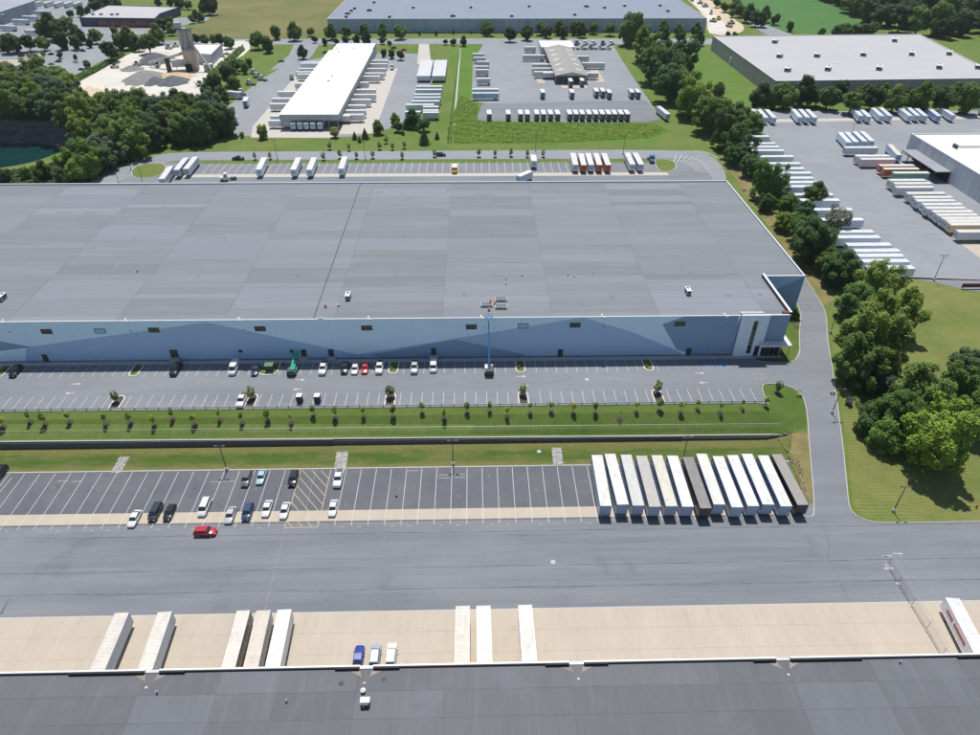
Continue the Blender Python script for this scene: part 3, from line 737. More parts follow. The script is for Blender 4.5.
# roof-top things
def rtu(x, y, z, rz, label, sx=1.3, sy=2.6, h_=1.5, cat='rooftop unit', group=None, proto={}):
    k = (sx, sy, h_)
    if k not in proto:
        a = MB(); a.box(-sx/2, sx/2, -sy/2, sy/2, .3, h_); a.box(-sx/2-.05, sx/2+.05, -sy/2-.05, sy/2+.05, h_, h_+.08)
        b = MB(); b.box(-sx/2+.1, sx/2-.1, -sy/2+.1, sy/2-.1, 0, .3)
        f_ = MB(); f_.tube((0, sy*.2, h_+.08), (0, sy*.2, h_+.2), sx*.3, n=12)
        l_ = MB(); l_.box(-sx/2-.03, -sx/2+.02, -sy/2+.2, sy/2-.2, .5, h_-.2); l_.box(sx/2-.02, sx/2+.03, -sy/2+.2, sy/2-.2, .5, h_-.2); l_.box(-sx/2+.15, sx/2-.15, -sy/2-.04, -sy/2+.01, .5, h_-.25)
        proto[k] = (a.mesh('housing', whitem), b.mesh('base_curb', steel_dark), f_.mesh('fan', steel_dark), l_.mesh('louvre', steel_dark))
    t = thing('rooftop_unit', label, cat, (x, y, z), rz, group)
    for nm, me_ in zip(('housing', 'base_curb', 'fan', 'louvre'), proto[k]): link(nm, me_, t)
    return t
for (a, b, lb) in ((348, 296, 'white rooftop unit left of centre on the big warehouse roof'), (688, 291, 'white rooftop unit at the right end of the big warehouse roof'), (2, 297, 'white rooftop unit cut off by the left edge of the photo')):
    rtu(*P(a, b, RZ+.8), RZ, 0, lb)
for (a, b, i) in ((501, 299, 0), (501, 306.5, 1), (486.5, 304.5, 2)):
    x, y = P(a, b, RZ+.5)
    t = thing('material_frame', ['pale steel frame with dark top on the roof, farthest of the group of three', 'pale steel frame on the roof just behind the blue boom basket on the right', 'pale steel frame on the roof, left one of the group of three'][i], 'frame', (x, y, RZ), 0, 'frames stacked on the roof')
    mb = MB(); mb.box(-1.7, 1.7, -.9, -.75, .5, .75); mb.box(-1.7, 1.7, .75, .9, .5, .75); mb.box(-1.7, -1.55, -.75, .75, .5, .75); mb.box(1.55, 1.7, -.75, .75, .5, .75); mb.obj('frame', steel, t)
    MB().box(-1.4, 1.4, -.6, .1, .45, .6).obj('panel', steel_dark, t)
    for q in ((-1.6, -.8), (1.5, -.8), (-1.6, .7), (1.5, .7)): MB().box(q[0], q[0]+.1, q[1], q[1]+.1, 0, .5).obj('leg', steel, t)
orange = plain('safety_orange', (.7, .12, .03), .5)
for i, (a, b, z, where) in enumerate(((490.5, 301.3, RZ, 'between the steel frames on the roof, left one'), (495, 303.3, RZ, 'between the steel frames on the roof, right one'), (489, 309.5, RZ, 'on the roof edge behind the blue boom basket'), (325.5, 306, RZ, 'on the roof left of the centre rooftop unit'))):
    x, y = P(a, b, z+.4); t = thing('barrel', 'small orange barrel '+where, 'barrel', (x, y, z))
    MB().tube((0, 0, 0), (0, 0, .95), .38, .3, n=12).obj('body', orange, t); MB().tube((0, 0, .45), (0, 0, .62), .37, .36, n=12).obj('band', whitem, t)
def vent(x, y, z, label, r=.3, cat='roof vent'):
    t = thing('roof_vent', label, cat, (x, y, z)); MB().tube((0, 0, 0), (0, 0, .5), r*.7, n=10).obj('pipe', steel_dark, t)
    MB().tube((0, 0, .5), (0, 0, .75), r, r*.3, n=10).obj('cap', whitem, t); return t
vent(*P(338.5, 306, RZ), RZ, 'small dark vent pipe on the big roof right of the orange barrel', .35)
for i, (a, b) in enumerate(((506, 284.5), (506, 279.5), (522, 276), (568, 275.5), (574, 277))):
    vent(*P(a, b, RZ), RZ, ['tiny pale roof vent above the steel frames', 'tiny pale roof vent farther above the steel frames', 'tiny dark roof vent right of centre of the big roof', 'left of two tiny pale vents on the right half of the roof', 'right of two tiny pale vents on the right half of the roof'][i], .22)
mb = MB(); mb.tube((0, 0, 0), (0, .35, .0), 1.9, n=16)
arch = mb.obj('roof_hoop', rustm); x, y = P(321, 318.3, ZT); arch.location = (x, WY0+.1, ZT-1.5); tag(arch, 'rusty arched pipe hoop on the roof edge above the green lift', 'hoop')

rq = random.Random(17)
for i in range(34):
    x, y = rq.uniform(-150, 84), rq.uniform(166, 256); wq_, hq_ = rq.choice([(2.4, 1.2), (1.2, 1.2), (5, .9), (.9, 3)])
    if x > 86: continue
    MB().box(-wq_/2, wq_/2, -hq_/2, hq_/2, 0, .012).obj('roof_patch', membrane, wh, (x, y, RZ+.008), (lambda m_: tuple(q*m_ for q in (.18, .193, .215)))(rq.choice([.85, .92, 1.12])))
for sx_ in (-113.5, -84, -54, -24, 6, 36.5, 66.5):
    for yy_ in (185, 212, 239): MB().tube((sx_, yy_, RZ), (sx_, yy_, RZ+.12), .22, .16, n=8).obj('roof_drain', steel_dark, wh)
# ================================================================== NEAR DOCK BUILDING (its roof)
nb = thing('dock_building', 'dark grey-roofed building with a pale coping along the bottom of the photo', 'warehouse', (0, 0, 0))
NZ = 11.0; NYE = 61.8
scup = [P(a, 660, NZ)[0] for a in (151, 365.5, 575.5, 786.5)]
raised = []
def PX(a): return P(a, 664, NZ)[0]
raised = [(PX(74), PX(148)), (PX(163), PX(188)), (PX(336), PX(360)), (PX(374), PX(400)), (PX(545), PX(569)), (PX(584), PX(608)), (PX(754), PX(777)), (PX(792), PX(864)), (PX(961), PX(1000))]
mb = MB(); mb.box(-140, 140, NYE-.3, NYE, 0, NZ); mb.obj('wall', siding, nb, color=(.45, .47, .5))
gaps = [(PX(148.5), PX(162.5)), (PX(360.3), PX(373.5)), (PX(569.3), PX(583.7)), (PX(777.3), PX(791.6))]
segs = []; x = -140
for a, b in gaps: segs.append((x, a)); x = b
segs.append((x, 140))
for a, b in segs: MB().box(a, b, NYE-.24, NYE+.06, NZ+.25, NZ+.36).obj('coping', whitem, nb); MB().box(a, b, NYE-.34, NYE, NZ-.1, NZ+.25).obj('parapet', steel_dark, nb)
for a, b in raised: MB().box(a, b, NYE-.62, NYE-.43, NZ-.05, NZ+.40).obj('parapet_shade_board', blackm, nb)  # raised parapet pieces; shadow on their inner face put in as black
for a, b in gaps: MB().box(a, b, NYE-.4, NYE+.1, NZ-.25, NZ+.02).obj('scupper_sill', steel, nb)
MB().box(-140, 140, 20, NYE-.35, NZ-1, NZ-.12).obj('roof_deck', sealant, nb)
rr = random.Random(11)
cols_x = [-140, -115, -95, -76, PX(95), PX(150), PX(225), PX(283), PX(360), PX(445), PX(569), PX(715), PX(787), PX(870), PX(960), 100, 140]
near_t = [(.120, .126, .138), (.112, .118, .129), (.102, .107, .117), (.117, .123, .134), (.106, .111, .121), (.126, .133, .146), (.110, .115, .126)]
for i, (a, b) in enumerate(zip(cols_x, cols_x[1:])):
    for (y0, y1) in ((20, 46), (46, 53.2), (53.2, 57.6), (57.6, NYE-.45)):
        col = near_t[(i*3+int(y0)) % 7]; J = rr.uniform(.95, 1.05)
        me = MB().poly([(a+.03, y0+.02, 0), (b-.03, y0+.02, 0), (b-.03, y1-.02, 0), (a+.03, y1-.02, 0)]).mesh('membrane_sheet', membrane_y)
        link('membrane_sheet', me, nb, (0, 0, NZ-.1+rr.uniform(0, .006)), tuple(q*J for q in col))
stain = surf('silt_stain', [((.2, .17, .15), .9, .4, .7, None, .8)], (.30, .245, .21), .9)
for a, b in gaps:
    c_ = (a+b)/2
    for s in (-1, 1):
        MB().poly([(c_+s*1.0, NYE-.7, NZ-.08), (c_+s*2.7, NYE-.75, NZ-.08), (c_+s*1.2, NYE-1.5, NZ-.08), (c_+s*.6, NYE-1.9, NZ-.08)]).obj('silt_stain', stain, nb, recalc=False)
    MB().tube((c_, NYE-2.9, NZ-.1), (c_, NYE-2.9, NZ+.06), .28, .2, n=10).obj('drain', rustm, nb)
# roof-top units on it
x, y = P(365, 703, NZ+.5)
t = thing('rooftop_unit', 'square white-lidded rooftop unit on the near roof under the parked cars', 'rooftop unit', (x, y, NZ-.1))
MB().box(-.65, .65, -.55, .55, 0, .95).obj('housing', steel_dark, t); MB().box(-.75, .75, -.2, .75, .95, 1.08).obj('lid', whitem, t); MB().box(-.35, -.05, -.57, -.55, .35, .6).obj('badge', whitem, t)
x, y = P(363, 690.5, NZ+.3); vent(x, y, NZ-.1, 'round white roof vent behind the square unit on the near roof', .45)
for i, (a, b) in enumerate(((384, 678.5), (286.5, 701.5), (341, 683), (157, 693), (900, 662.5))):
    x, y = P(a, b, NZ); lb = ['small dark drain on the near roof right of the scupper by the cars', 'tiny pale vent on the near roof below the blue car, to the left', 'small dark drain on the near roof left of the round white vent', 'tiny pale vent near the leftmost scupper of the near roof', 'pale vent by the coping near the right end of the near roof'][i]
    if i in (0, 2): t = thing('roof_drain', lb, 'roof drain', (x, y, NZ-.1)); MB().tube((0, 0, 0), (0, 0, .14), .3, .2, n=10).obj('strainer', steel_dark, t); MB().tube((0, 0, 0), (0, 0, .04), .42, n=12).obj('ring', sealant, t)
    else: vent(x, y, NZ-.1, lb, .17)

# ================================================================== TRAILERS
def trailer_proto(L, full=True, w=2.6):
    h0, h1 = 1.15, 4.1; hl = L/2; hw = w/2
    t = thing('semi_trailer', 'proto', 'trailer')
    b = MB(); b.box(-hw+.02, hw-.02, -hl, hl, h0, h1-.02)
    if full:
        n = int(L/1.2)
        for s in (-1, 1):
            for k in range(n+1):
                y = -hl+.1+(L-.2)*k/n; b.box(s*hw-.03*(s > 0)-.0, s*hw+.03*(s < 0)+.0, y-.05, y+.05, h0+.05, h1-.1)
    b.box(-hw-.01, hw+.01, -hl-.01, hl+.01, h1-.1, h1-.021); b.box(-hw-.01, hw+.01, -hl, hl, h0-.06, h0+.06)
    link('cargo_box', b.mesh('cargo_box', paint), t)
    r = MB()
    if full:
        n = 14
        for k in range(n):
            y0 = -hl+L*k/n; y1 = -hl+L*(k+1)/n; ym = (y0+y1)/2; d = .035
            r.poly([(-hw+.05, y0, h1), (hw-.05, y0, h1), (hw-.05, ym, h1-.012), (-hw+.05, ym, h1-.012)])
            r.poly([(-hw+.05, ym, h1-.012), (hw-.05, ym, h1-.012), (hw-.05, y1, h1), (-hw+.05, y1, h1)])
    else: r.box(-hw+.03, hw-.03, -hl+.02, hl-.02, h1-.02, h1+.01)
    link('roof', r.mesh('roof', troof), t)
    if full:
        for s in (-1, 1):
            d = MB(); d.box(min(s*.02, s*1.24), max(s*.02, s*1.24), -hl-.05, -hl-.01, h0+.08, h1-.2)
            for q in (.35, .95): d.tube((s*q, -hl-.08, h0+.1), (s*q, -hl-.08, h1-.25), .025, n=5)
            link('rear_door', d.mesh('rear_door', paint), t)
            lg = MB(); lg.box(s*.75-.08, s*.75+.08, hl-2.6, hl-2.44, .1, h0); lg.box(s*.75-.16, s*.75+.16, hl-2.68, hl-2.36, 0, .1)
            link('landing_leg', lg.mesh('landing_leg', steel_dark), t)
        for yy in (-hl+1.5, -hl+2.8):
            for s in (-1, 1):
                wv = MB(); wv.tube((s*.72, yy, .52), (s*1.26, yy, .52), .52, n=14); wh_ = link('wheel', wv.mesh('wheel', rubber), t)
                rm = MB(); rm.tube((s*1.265, yy, .52), (s*1.28, yy, .52), .28, .2, n=10); link('rim', rm.mesh('rim', alu), wh_)
        u = MB(); u.box(-.5, -.38, -hl+.3, hl-1, .85, h0-.06); u.box(.38, .5, -hl+.3, hl-1, .85, h0-.06); u.box(-.7, .7, -hl+1.42, -hl+1.58, .45, .58); u.box(-.7, .7, -hl+2.72, -hl+2.88, .45, .58); u.box(-.75, .75, hl-2.56, hl-2.48, .5, .6)
        link('chassis', u.mesh('chassis', steel_dark), t)
        mk = MB()
        for s in (-1, 1):
            for k in range(5): y = -hl+.8+k*(L-1.6)/4; mk.box(min(s*hw, s*(hw+.03)), max(s*hw, s*(hw+.03)), y-.08, y+.08, h0+.12, h0+.22)
            mk.box(s*.9-.12, s*.9+.12, hl, hl+.03, h1-.3, h1-.18)
        link('marker_light', mk.mesh('marker_light', lampr), t)
        g_ = MB(); g_.box(-1.1, 1.1, -hl-.02, -hl+.08, .5, .62); g_.box(-.8, -.7, -hl, -hl+.08, .6, h0); g_.box(.7, .8, -hl, -hl+.08, .6, h0); link('underride_guard', g_.mesh('underride_guard', steel), t)
    else:
        u = MB(); u.box(-.5, .5, -hl+.4, hl-.6, .8, h0)
        for s in (-1, 1):
            for yy in ((-hl+1.4, -hl+2.6) if L > 10 else (-hl+1.2,)): u.tube((s*.75, yy, .5), (s*1.25, yy, .5), .5, n=10)
            u.box(s*.75-.08, s*.75+.08, hl-2.4, hl-2.24, 0, h0)
        link('undercarriage', u.mesh('undercarriage', steel_dark), t)
        d = MB(); d.box(-1.15, 1.15, -hl-.05, -hl-.01, h0+.1, h1-.2); d.box(-.85, .85, hl+.01, hl+.04, 2.2, 3.2)
        link('end_panel', d.mesh('end_panel', steel_dark if False else paint), t)
    reg(t); PROTOS.append(t); return t
TF = trailer_proto(16.15); TL = trailer_proto(16.15, False); TP = trailer_proto(8.8, False)
WHT = (.55, .58, .62); GRY = (.34, .34, .34); DRK = (.035, .035, .04); BLU = (.5, .6, .7); RED = (.5, .1, .04)
def trl(proto, a, b, z, label, group, col=WHT, roof=None, L=16.15, fix=None):
    """a = roof centre at the rear (doors) end, b = at the nose; pixel positions of the roof ends"""
    A = Vector(P(a[0], a[1], z+4.1)); B = Vector(P(b[0], b[1], z+4.1))
    d = B-A; ang = math.atan2(d.y, d.x)-PI/2
    if fix is not None: ang = fix
    dv = Vector((-math.sin(ang), math.cos(ang)))
    c = (A+B)/2 if fix is None else (A+B)/2
    roof = roof or tuple(q*random.uniform(.8, 1.0) for q in (.80, .78, .74))
    vary = random.uniform(.92, 1.0); col = tuple(q*vary for q in col)
    return copy(proto, (c.x, c.y, z), ang, label, group, 'trailer', {'cargo_box': col, 'roof': roof, 'rear_door': col, 'end_panel': tuple(q*.6 for q in col)})
# the row of thirteen (nose towards the camera)
row13 = [((597, 455.2), (606, 505.5)), ((610, 454), (623, 504.3)), ((626, 454.8), (638.5, 505.3)), ((641.5, 456.2), (655, 506)), ((656.8, 455.4), (671.8, 506)), ((672.5, 455.6), (688, 506.6)),
         ((688, 457.2), (706, 508)), ((701.5, 453.8), (719.5, 504.3)), ((718, 456.3), (737.5, 507)), ((732.5, 455.3), (753.5, 505.8)), ((747, 454), (768.5, 504.2)), ((763, 455.5), (786.5, 506)), ((777, 454.7), (803, 504.2))]
tones13 = [(.80, .78, .73), (.80, .78, .73), (.66, .65, .63), (.52, .49, .46), (.74, .70, .60), (.84, .83, .80), (.24, .235, .23), (.82, .80, .74), (.86, .85, .82), (.86, .85, .82), (.84, .84, .82), (.84, .83, .80), (.36, .34, .31)]
desc13 = ['white', 'white', 'white with dingy roof', 'white with brownish roof', 'white with yellowish roof', 'white', 'black with grey roof', 'white with cream roof', 'clean white', 'clean white', 'clean white', 'white', 'black with weathered grey roof']
for i, (a, b) in enumerate(row13):
    A = Vector(P(*a, 4.1)); B = Vector(P(*b, 4.1)); 
    col = DRK if i in (6, 12) else (.30, .40, .54)  # white trailers: blue sky shade of their sides put into the body colour
    base = tones13[i]
    trl(TF, a, b, 0, f'{desc13[i]} semi trailer, {nth(i, 13)} in the row of thirteen by the road', 'semi trailers parked side by side in the lower lot', col, base)
# dock trailers (nose away from the near building)
dock = [((94+2.5, 672), (122, 612.8), (.78, .72, .64), (.5, .55, .62), 'dusty white trailer backed to the near dock, leftmost of all'), ((144, 672), (165, 611.8), (.80, .74, .66), (.5, .55, .62), 'dusty white trailer backed to the near dock, second from the left'),
        ((227, 671), (243.5, 610.5), (.78, .72, .65), (.07, .08, .12), 'white-roofed trailer with a dark side, left of the three docked together'), ((250, 669.5), (263.6, 610.3), (.72, .63, .54), (.6, .6, .6), 'beige-roofed trailer, middle of the three docked together'),
        ((272, 668.5), (284.6, 609.6), (.84, .86, .88), (.62, .64, .68), 'clean bluish white trailer, right of the three docked together'), ((462, 666), (462.8, 606), (.72, .66, .58), (.7, .7, .7), 'beige-roofed trailer, left of the three at the middle of the dock'),
        ((484.8, 665.5), (483.4, 605.8), (.82, .78, .76), (.8, .8, .8), 'white trailer with puddled roof, middle of the three at the centre dock'), ((530, 664), (525, 605), (.80, .75, .70), (.8, .8, .8), 'white trailer with rippled roof, right of the three at the centre dock'),
        ((985, 660), (952.5, 598), (.86, .86, .87), (.85, .85, .86), 'white trailer with red lettering on its side at the right end of the dock')]
for i, (a, b, rc, bc, lb) in enumerate(dock):
    A = Vector(P(*b, 4.1)); ang = 0.0
    tgt = Vector(P(*a, 4.1)); ang = math.atan2(-(A.x-tgt.x), A.y-tgt.y)
    dv = Vector((-math.sin(ang), math.cos(ang))); c = A-dv*8.07
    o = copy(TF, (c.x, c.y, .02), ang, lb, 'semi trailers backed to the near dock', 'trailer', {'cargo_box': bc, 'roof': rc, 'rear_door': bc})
    if i == 8:
        redm = plain('red_lettering', (.45, .05, .05), .5)
        box_ = [q for q in COL.objects if q.parent == o and q.name.startswith('cargo_box')][0]
        y = 6.2
        mb = MB(); rg = random.Random(5)
        for word in (5, 9):
            for k in range(word):
                mb.box(-1.325, -1.305, y-.38, y, 2.35, 3.05); 
                y -= .5
            y -= .5
        lt = mb.obj('side_lettering', redm, box_)

# rear lot behind the warehouse
rs_ = [((208, 155.5), (192, 171), 'white trailer with front cab, leftmost of the rear lot', WHT), ((0, 0), (0, 0), '', WHT)]
rear = [((172, 164), (160, 181), 'white trailer at the left end of the rear lot beside the island', WHT), ((187, 156.5), (175, 171), 'white trailer, middle of the three at the left of the rear lot', WHT), ((196.5, 155.5), (184.5, 170), 'white trailer, right of the three at the left of the rear lot', WHT),
        ((264.5, 156.5), (258, 170), 'white trailer standing alone, first right of the bobtail tractor', (.7, .78, .84)), ((299, 156.5), (292.5, 170.5), 'white trailer, left of a pair with one empty bay between, rear lot', (.7, .78, .84)), ((314.5, 156.5), (308.5, 170.5), 'white trailer, right of the pair in the rear lot', (.7, .78, .84)), ((345, 155.5), (340.5, 169.5), 'white trailer standing alone left of the school bus', (.7, .78, .84)),
        ((572.5, 151.8), (576, 165.8), 'white trailer, leftmost of the five side by side in the rear lot', WHT), ((580.5, 152.4), (584.3, 166), 'white-roofed red trailer, second of the five in the rear lot', RED), ((587.5, 151.8), (591.8, 166), 'white trailer, middle of the five in the rear lot', WHT), ((595.5, 152), (600, 166), 'white-roofed red trailer, fourth of the five in the rear lot', RED), ((603.5, 152.2), (608.8, 166), 'white-roofed red trailer, rightmost of the five in the rear lot', RED),
        ((626.5, 151.5), (633.5, 165.5), 'white trailer, left of the pair at the right end of the rear lot', WHT), ((634.5, 151.5), (642, 165.5), 'white trailer, right of the pair at the right end of the rear lot', WHT)]
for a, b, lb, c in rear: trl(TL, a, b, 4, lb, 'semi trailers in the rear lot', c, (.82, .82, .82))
trl(TP, (531, 170.5), (518, 176), 4, 'short white trailer standing askew behind the warehouse', 'semi trailers in the rear lot', WHT, (.84, .85, .86))

# right-hand truck yard
ry = [(763, 126), (769, 136), (775, 143), (779, 146.5), (783.6, 150), (793, 156), (800, 163), (804, 168), (811, 172.5), (813, 177.5), (817, 181.8), (820, 186), (832.8, 194), (839, 199.5), (852, 209), (863, 219), (873, 231), (879.6, 236.5), (890.6, 244), (899, 250), (903, 255), (908, 260.3), (913.6, 267)]
for i, (a, b) in enumerate(ry):
    x, y = P(a, b, 8.1)
    copy(TL, (x-8, y, 4), -PI/2, f'white trailer, {nth(i, len(ry), "far").replace("nearest", "farthest one") if i == 0 else (ORD[i] if i < len(ry)-1 else "nearest")} from the far end of the row along the tree belt' if i < len(ry)-1 else 'white trailer nearest to the mown field in the row along the tree belt', 'white trailers along the tree belt', 'trailer', {'cargo_box': tuple(q*random.uniform(.9, 1) for q in (.72, .78, .84)), 'roof': (.82, .84, .86), 'end_panel': (.5, .5, .5)})
back = [((752, 107.5), (760.5, 118.5)), ((758, 107.8), (767.5, 119)), ((765.5, 108), (776, 119)), ((792, 107.2), (802, 119)), ((799, 107.3), (809.5, 119)), ((806, 107.8), (817, 119)),
        ((852.5, 105.8), (863, 117.5)), ((859, 107), (871, 117.8)), ((871.5, 106.3), (884, 117.5)), ((879.5, 106.3), (892, 117)), ((898.5, 106), (913, 117.5)), ((907, 106), (920, 117)), ((914, 106), (928, 117.5)), ((927, 106.3), (941.5, 117.5)), ((939, 105.2), (956.5, 117)), ((981, 106), (995, 116))]
for i, (a, b) in enumerate(back):
    trl(TL, a, b, 4, f'white trailer, {nth(i, len(back))} of the row along the trees before the light grey roof', 'trailers under the tree row of the right yard', (.62, .7, .8) if i != 13 else (.3, .45, .7), (.78, .84, .9))
mid = [((839, 131), (850.5, 143.5)), ((846, 130.8), (857.5, 143)), ((854, 130.8), (866, 142)), ((861.5, 130.6), (873, 141.5))]
for i, (a, b) in enumerate(mid): trl(TL, a, b, 4, f'white trailer, {nth(i, 4)} of the four side by side in the open right yard', 'block of four trailers in the right yard', (.6, .72, .82), (.84, .86, .88))
ax = [(845, 147.2, 0, 'white trailer lying crosswise just below the block of four', WHT), (856, 155.6, 0, 'white trailer crosswise in the right yard, behind the pinkish one', WHT), (861, 158.7, 0, 'pinkish white trailer crosswise in the right yard', (.68, .58, .62))]
for x_, y_, _, lb, c in ax:
    x, y = P(x_, y_, 8.1); copy(TL, (x+8, y, 4), PI/2, lb, 'crosswise trailers of the right yard', 'trailer', {'cargo_box': c, 'roof': (.84, .84, .84), 'end_panel': (.3, .3, .33)})
dk = [((879.6, 165.2), RED), ((883.7, 168.5), RED), ((893.5, 172.5), (.1, .32, .26)), ((889.4, 179.9), WHT), ((894.3, 183.2), WHT), ((896, 186.8), WHT), ((907.3, 193), WHT), ((913.9, 197), WHT), ((916.3, 200.3), WHT), ((922.9, 204), (.6, .72, .85)), ((926, 207.7), WHT), ((932.7, 211.2), WHT), ((937, 214.6), WHT), ((942, 218), WHT), ((946.5, 221), WHT), ((950, 224), (.7, .55, .3)), ((957.5, 231), WHT)]
dn = ['orange-red trailer docked farthest up the white building', 'orange-red trailer docked second at the white building', 'green trailer with a pale roof docked between red and white ones']
for i, (q, c) in enumerate(dk):
    x, y = P(*q, 8.1); lb = dn[i] if i < 3 else f'{"light blue" if i == 9 else "tan-striped" if i == 15 else "white"} trailer docked at the white building, {ORD[i]} counting from the red one'
    copy(TL, (x+8, y, 4), PI/2, lb, 'trailers docked at the white building', 'trailer', {'cargo_box': c, 'roof': (.82, .80, .74), 'end_panel': (.3, .3, .3)})
trl(TL, (888.5, 142.8), (901, 156.5), 4, 'blue-sided trailer tucked along the corner of the white building', 'trailers docked at the white building', (.4, .55, .72), (.8, .76, .66))
trl(TL, (658, 105.5), (669, 114.5), 4, 'white trailer standing alone on the grass edge by the tree belt', None, WHT, (.84, .84, .84))

# yard with the gabled dock building: short trailers
bot = [489, 507.9, 520, 526.8, 536.1, 542.8, 549.8, 556.8, 568.7, 574.9, 581.1, 587.9, 594.5, 601, 607.2, 613.2, 619.6, 625.6]
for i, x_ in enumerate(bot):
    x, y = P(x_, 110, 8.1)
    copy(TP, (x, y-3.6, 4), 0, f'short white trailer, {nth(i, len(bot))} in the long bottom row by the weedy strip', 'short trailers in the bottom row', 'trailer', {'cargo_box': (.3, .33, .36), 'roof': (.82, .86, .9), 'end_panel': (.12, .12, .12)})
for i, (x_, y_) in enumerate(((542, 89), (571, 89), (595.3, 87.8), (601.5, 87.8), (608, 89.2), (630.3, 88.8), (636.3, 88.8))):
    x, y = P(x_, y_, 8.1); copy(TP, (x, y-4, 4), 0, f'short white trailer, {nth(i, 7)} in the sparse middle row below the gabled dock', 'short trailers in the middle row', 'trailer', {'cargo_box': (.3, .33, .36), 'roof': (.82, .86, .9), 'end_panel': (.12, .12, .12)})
lc = [(478.3, 53.5), (479.5, 57.3), (483, 61.3), (482, 66), (482, 69.5), (483.5, 78.3)]
for i, (x_, y_) in enumerate(lc):
    x, y = P(x_, y_, 8.1); copy(TP, (x, y, 4), PI/2, f'short white trailer crosswise at the left fence of the middle yard, {ORD[i]} from far', 'short trailers along the left fence', 'trailer', {'cargo_box': (.5, .52, .54), 'roof': (.84, .84, .84), 'end_panel': (.3, .3, .3)})
for i, (x_, y_) in enumerate(((485.5, 88.8), (485.5, 92.8))):
    x, y = P(x_, y_, 8.1); copy(TL, (x, y, 4), PI/2, ['long white trailer crosswise, farther of two at the lower left of the middle yard', 'long blue-sided trailer crosswise, nearer of two in the middle yard'][i], 'long trailers along the left fence', 'trailer', {'cargo_box': (.35, .5, .65) if i else WHT, 'roof': (.84, .84, .82), 'end_panel': (.4, .5, .6)})
dkb = [(530, 46.7, TP, 'standing apart left of the dock front'), (531, 55, TL, 'docked farthest at the gabled dock'), (541, 64, TL, 'docked second at the gabled dock'), (541, 68, TL, 'docked third at the gabled dock'), (543, 71.5, TL, 'docked fourth at the gabled dock'), (549.5, 72.5, TP, 'docked nearest on the left of the gabled dock')]
for i, (x_, y_, pr, wd) in enumerate(dkb):
    x, y = P(x_, y_, 8.1); copy(pr, (x+(2 if pr is TL else 0), y, 4), PI/2, 'white trailer '+wd, 'trailers at the gabled dock', 'trailer', {'cargo_box': (.55, .56, .56), 'roof': (.84, .84, .82), 'end_panel': (.3, .3, .3)})
for i, (x_, y_, pr) in enumerate(((583, 56, TP), (593.5, 62.7, TL), (592, 72.8, TP))):
    x, y = P(x_, y_, 8.1); copy(pr, (x, y, 4), -PI/2, f'white trailer on the right side of the gabled dock, {ORD[i]} from the far end', 'trailers at the gabled dock', 'trailer', {'cargo_box': (.55, .56, .56), 'roof': (.84, .84, .82), 'end_panel': (.3, .3, .3)})
for i, (x_, y_) in enumerate(((570.5, 79.5), (581.8, 79))):
    x, y = P(x_, y_, 8.1); copy(TP, (x, y, 4), 0, ['white trailer at the near end of the gabled dock, left one', 'white trailer at the near end of the gabled dock, right one'][i], 'trailers at the gabled dock', 'trailer', {'cargo_box': (.4, .42, .44), 'roof': (.84, .86, .88), 'end_panel': (.1, .1, .1)})

# yard with the long white warehouse
for i, zx in enumerate((375, 423, 467, 513, 562)):
    x, y = P(240+zx/7, 30+642/7, 8.1); copy(TP, (x, y+1.5, 4), PI, f'bluish white trailer at the near end of the long white warehouse, {nth(i, 5)} of five', 'trailers at the near end of the white warehouse', 'trailer', {'cargo_box': (.5, .58, .66), 'roof': (.85, .87, .9), 'end_panel': (.25, .28, .3)})
lf = [(200, 632), (214, 600), (210, 515), (225, 478), (265, 430), (385, 372), (400, 308), (390, 292), (415, 268), (425, 232), (440, 222)]
for i, (zx, zy) in enumerate(lf):
    x, y = P(240+zx/7, 30+zy/7, 8.1); copy(TL, (x+8, y, 4), PI/2, f'white trailer docked left of the long white warehouse, {ORD[i]} from the near end', 'trailers on the left of the white warehouse', 'trailer', {'cargo_box': (.62, .66, .7), 'roof': (.86, .86, .86), 'end_panel': (.35, .38, .4)})
rt_ = [(70, 598), (165, 590), (180, 560), (180, 525), (215, 485), (250, 450), (250, 415), (200, 365), (280, 322), (310, 300), (320, 268), (330, 235), (332, 212)]
for i, (zx, zy) in enumerate(rt_):
    x, y = P(340+zx/7, 30+zy/7, 8.1); copy(TL, (x-8, y, 4), -PI/2, f'white trailer docked right of the long white warehouse, {ORD[i]} from the near end', 'trailers on the right of the white warehouse', 'trailer', {'cargo_box': (.62, .64, .66), 'roof': (.86, .86, .85), 'end_panel': (.35, .35, .37)})
k = 0
x0c, y0c = P(340+585/7, 30+318/7, 8.1); x1c, y1c = P(340+690/7, 30+318/7, 8.1); yT = P(340+600/7, 30+212/7, 8.1)[1]
nr = int((yT-y0c)/2.9)
for j in range(nr+1):
    for ci, xx in enumerate((x0c, x1c)):
        copy(TP, (xx, y0c+j*2.9, 4), PI/2, f'short white trailer in the {["left","right"][ci]} file of the double stack, {ORD[j]} from the front', 'double file of short white trailers', 'trailer', {'cargo_box': (.55, .6, .64), 'roof': (.87, .88, .9), 'end_panel': (.4, .42, .44)}, scale=(1, 1.1 if False else 1, 1))
for i, (zx, zy, pr) in enumerate(((625, 392, TL), (620, 415, TL), (612, 448, TL), (612, 470, TL), (600, 495, TL), (560, 520, TL), (635, 535, TP), (635, 560, TP), (635, 575, TP), (510, 570, TP))):
    x, y = P(340+zx/7, 30+zy/7, 8.1); copy(pr, (x, y, 4), PI/2, f'white trailer crosswise below the double stack, {ORD[i]} from the far end', 'crosswise trailers below the double stack', 'trailer', {'cargo_box': (.55, .62, .68), 'roof': (.87, .88, .9), 'end_panel': (.4, .42, .44)})
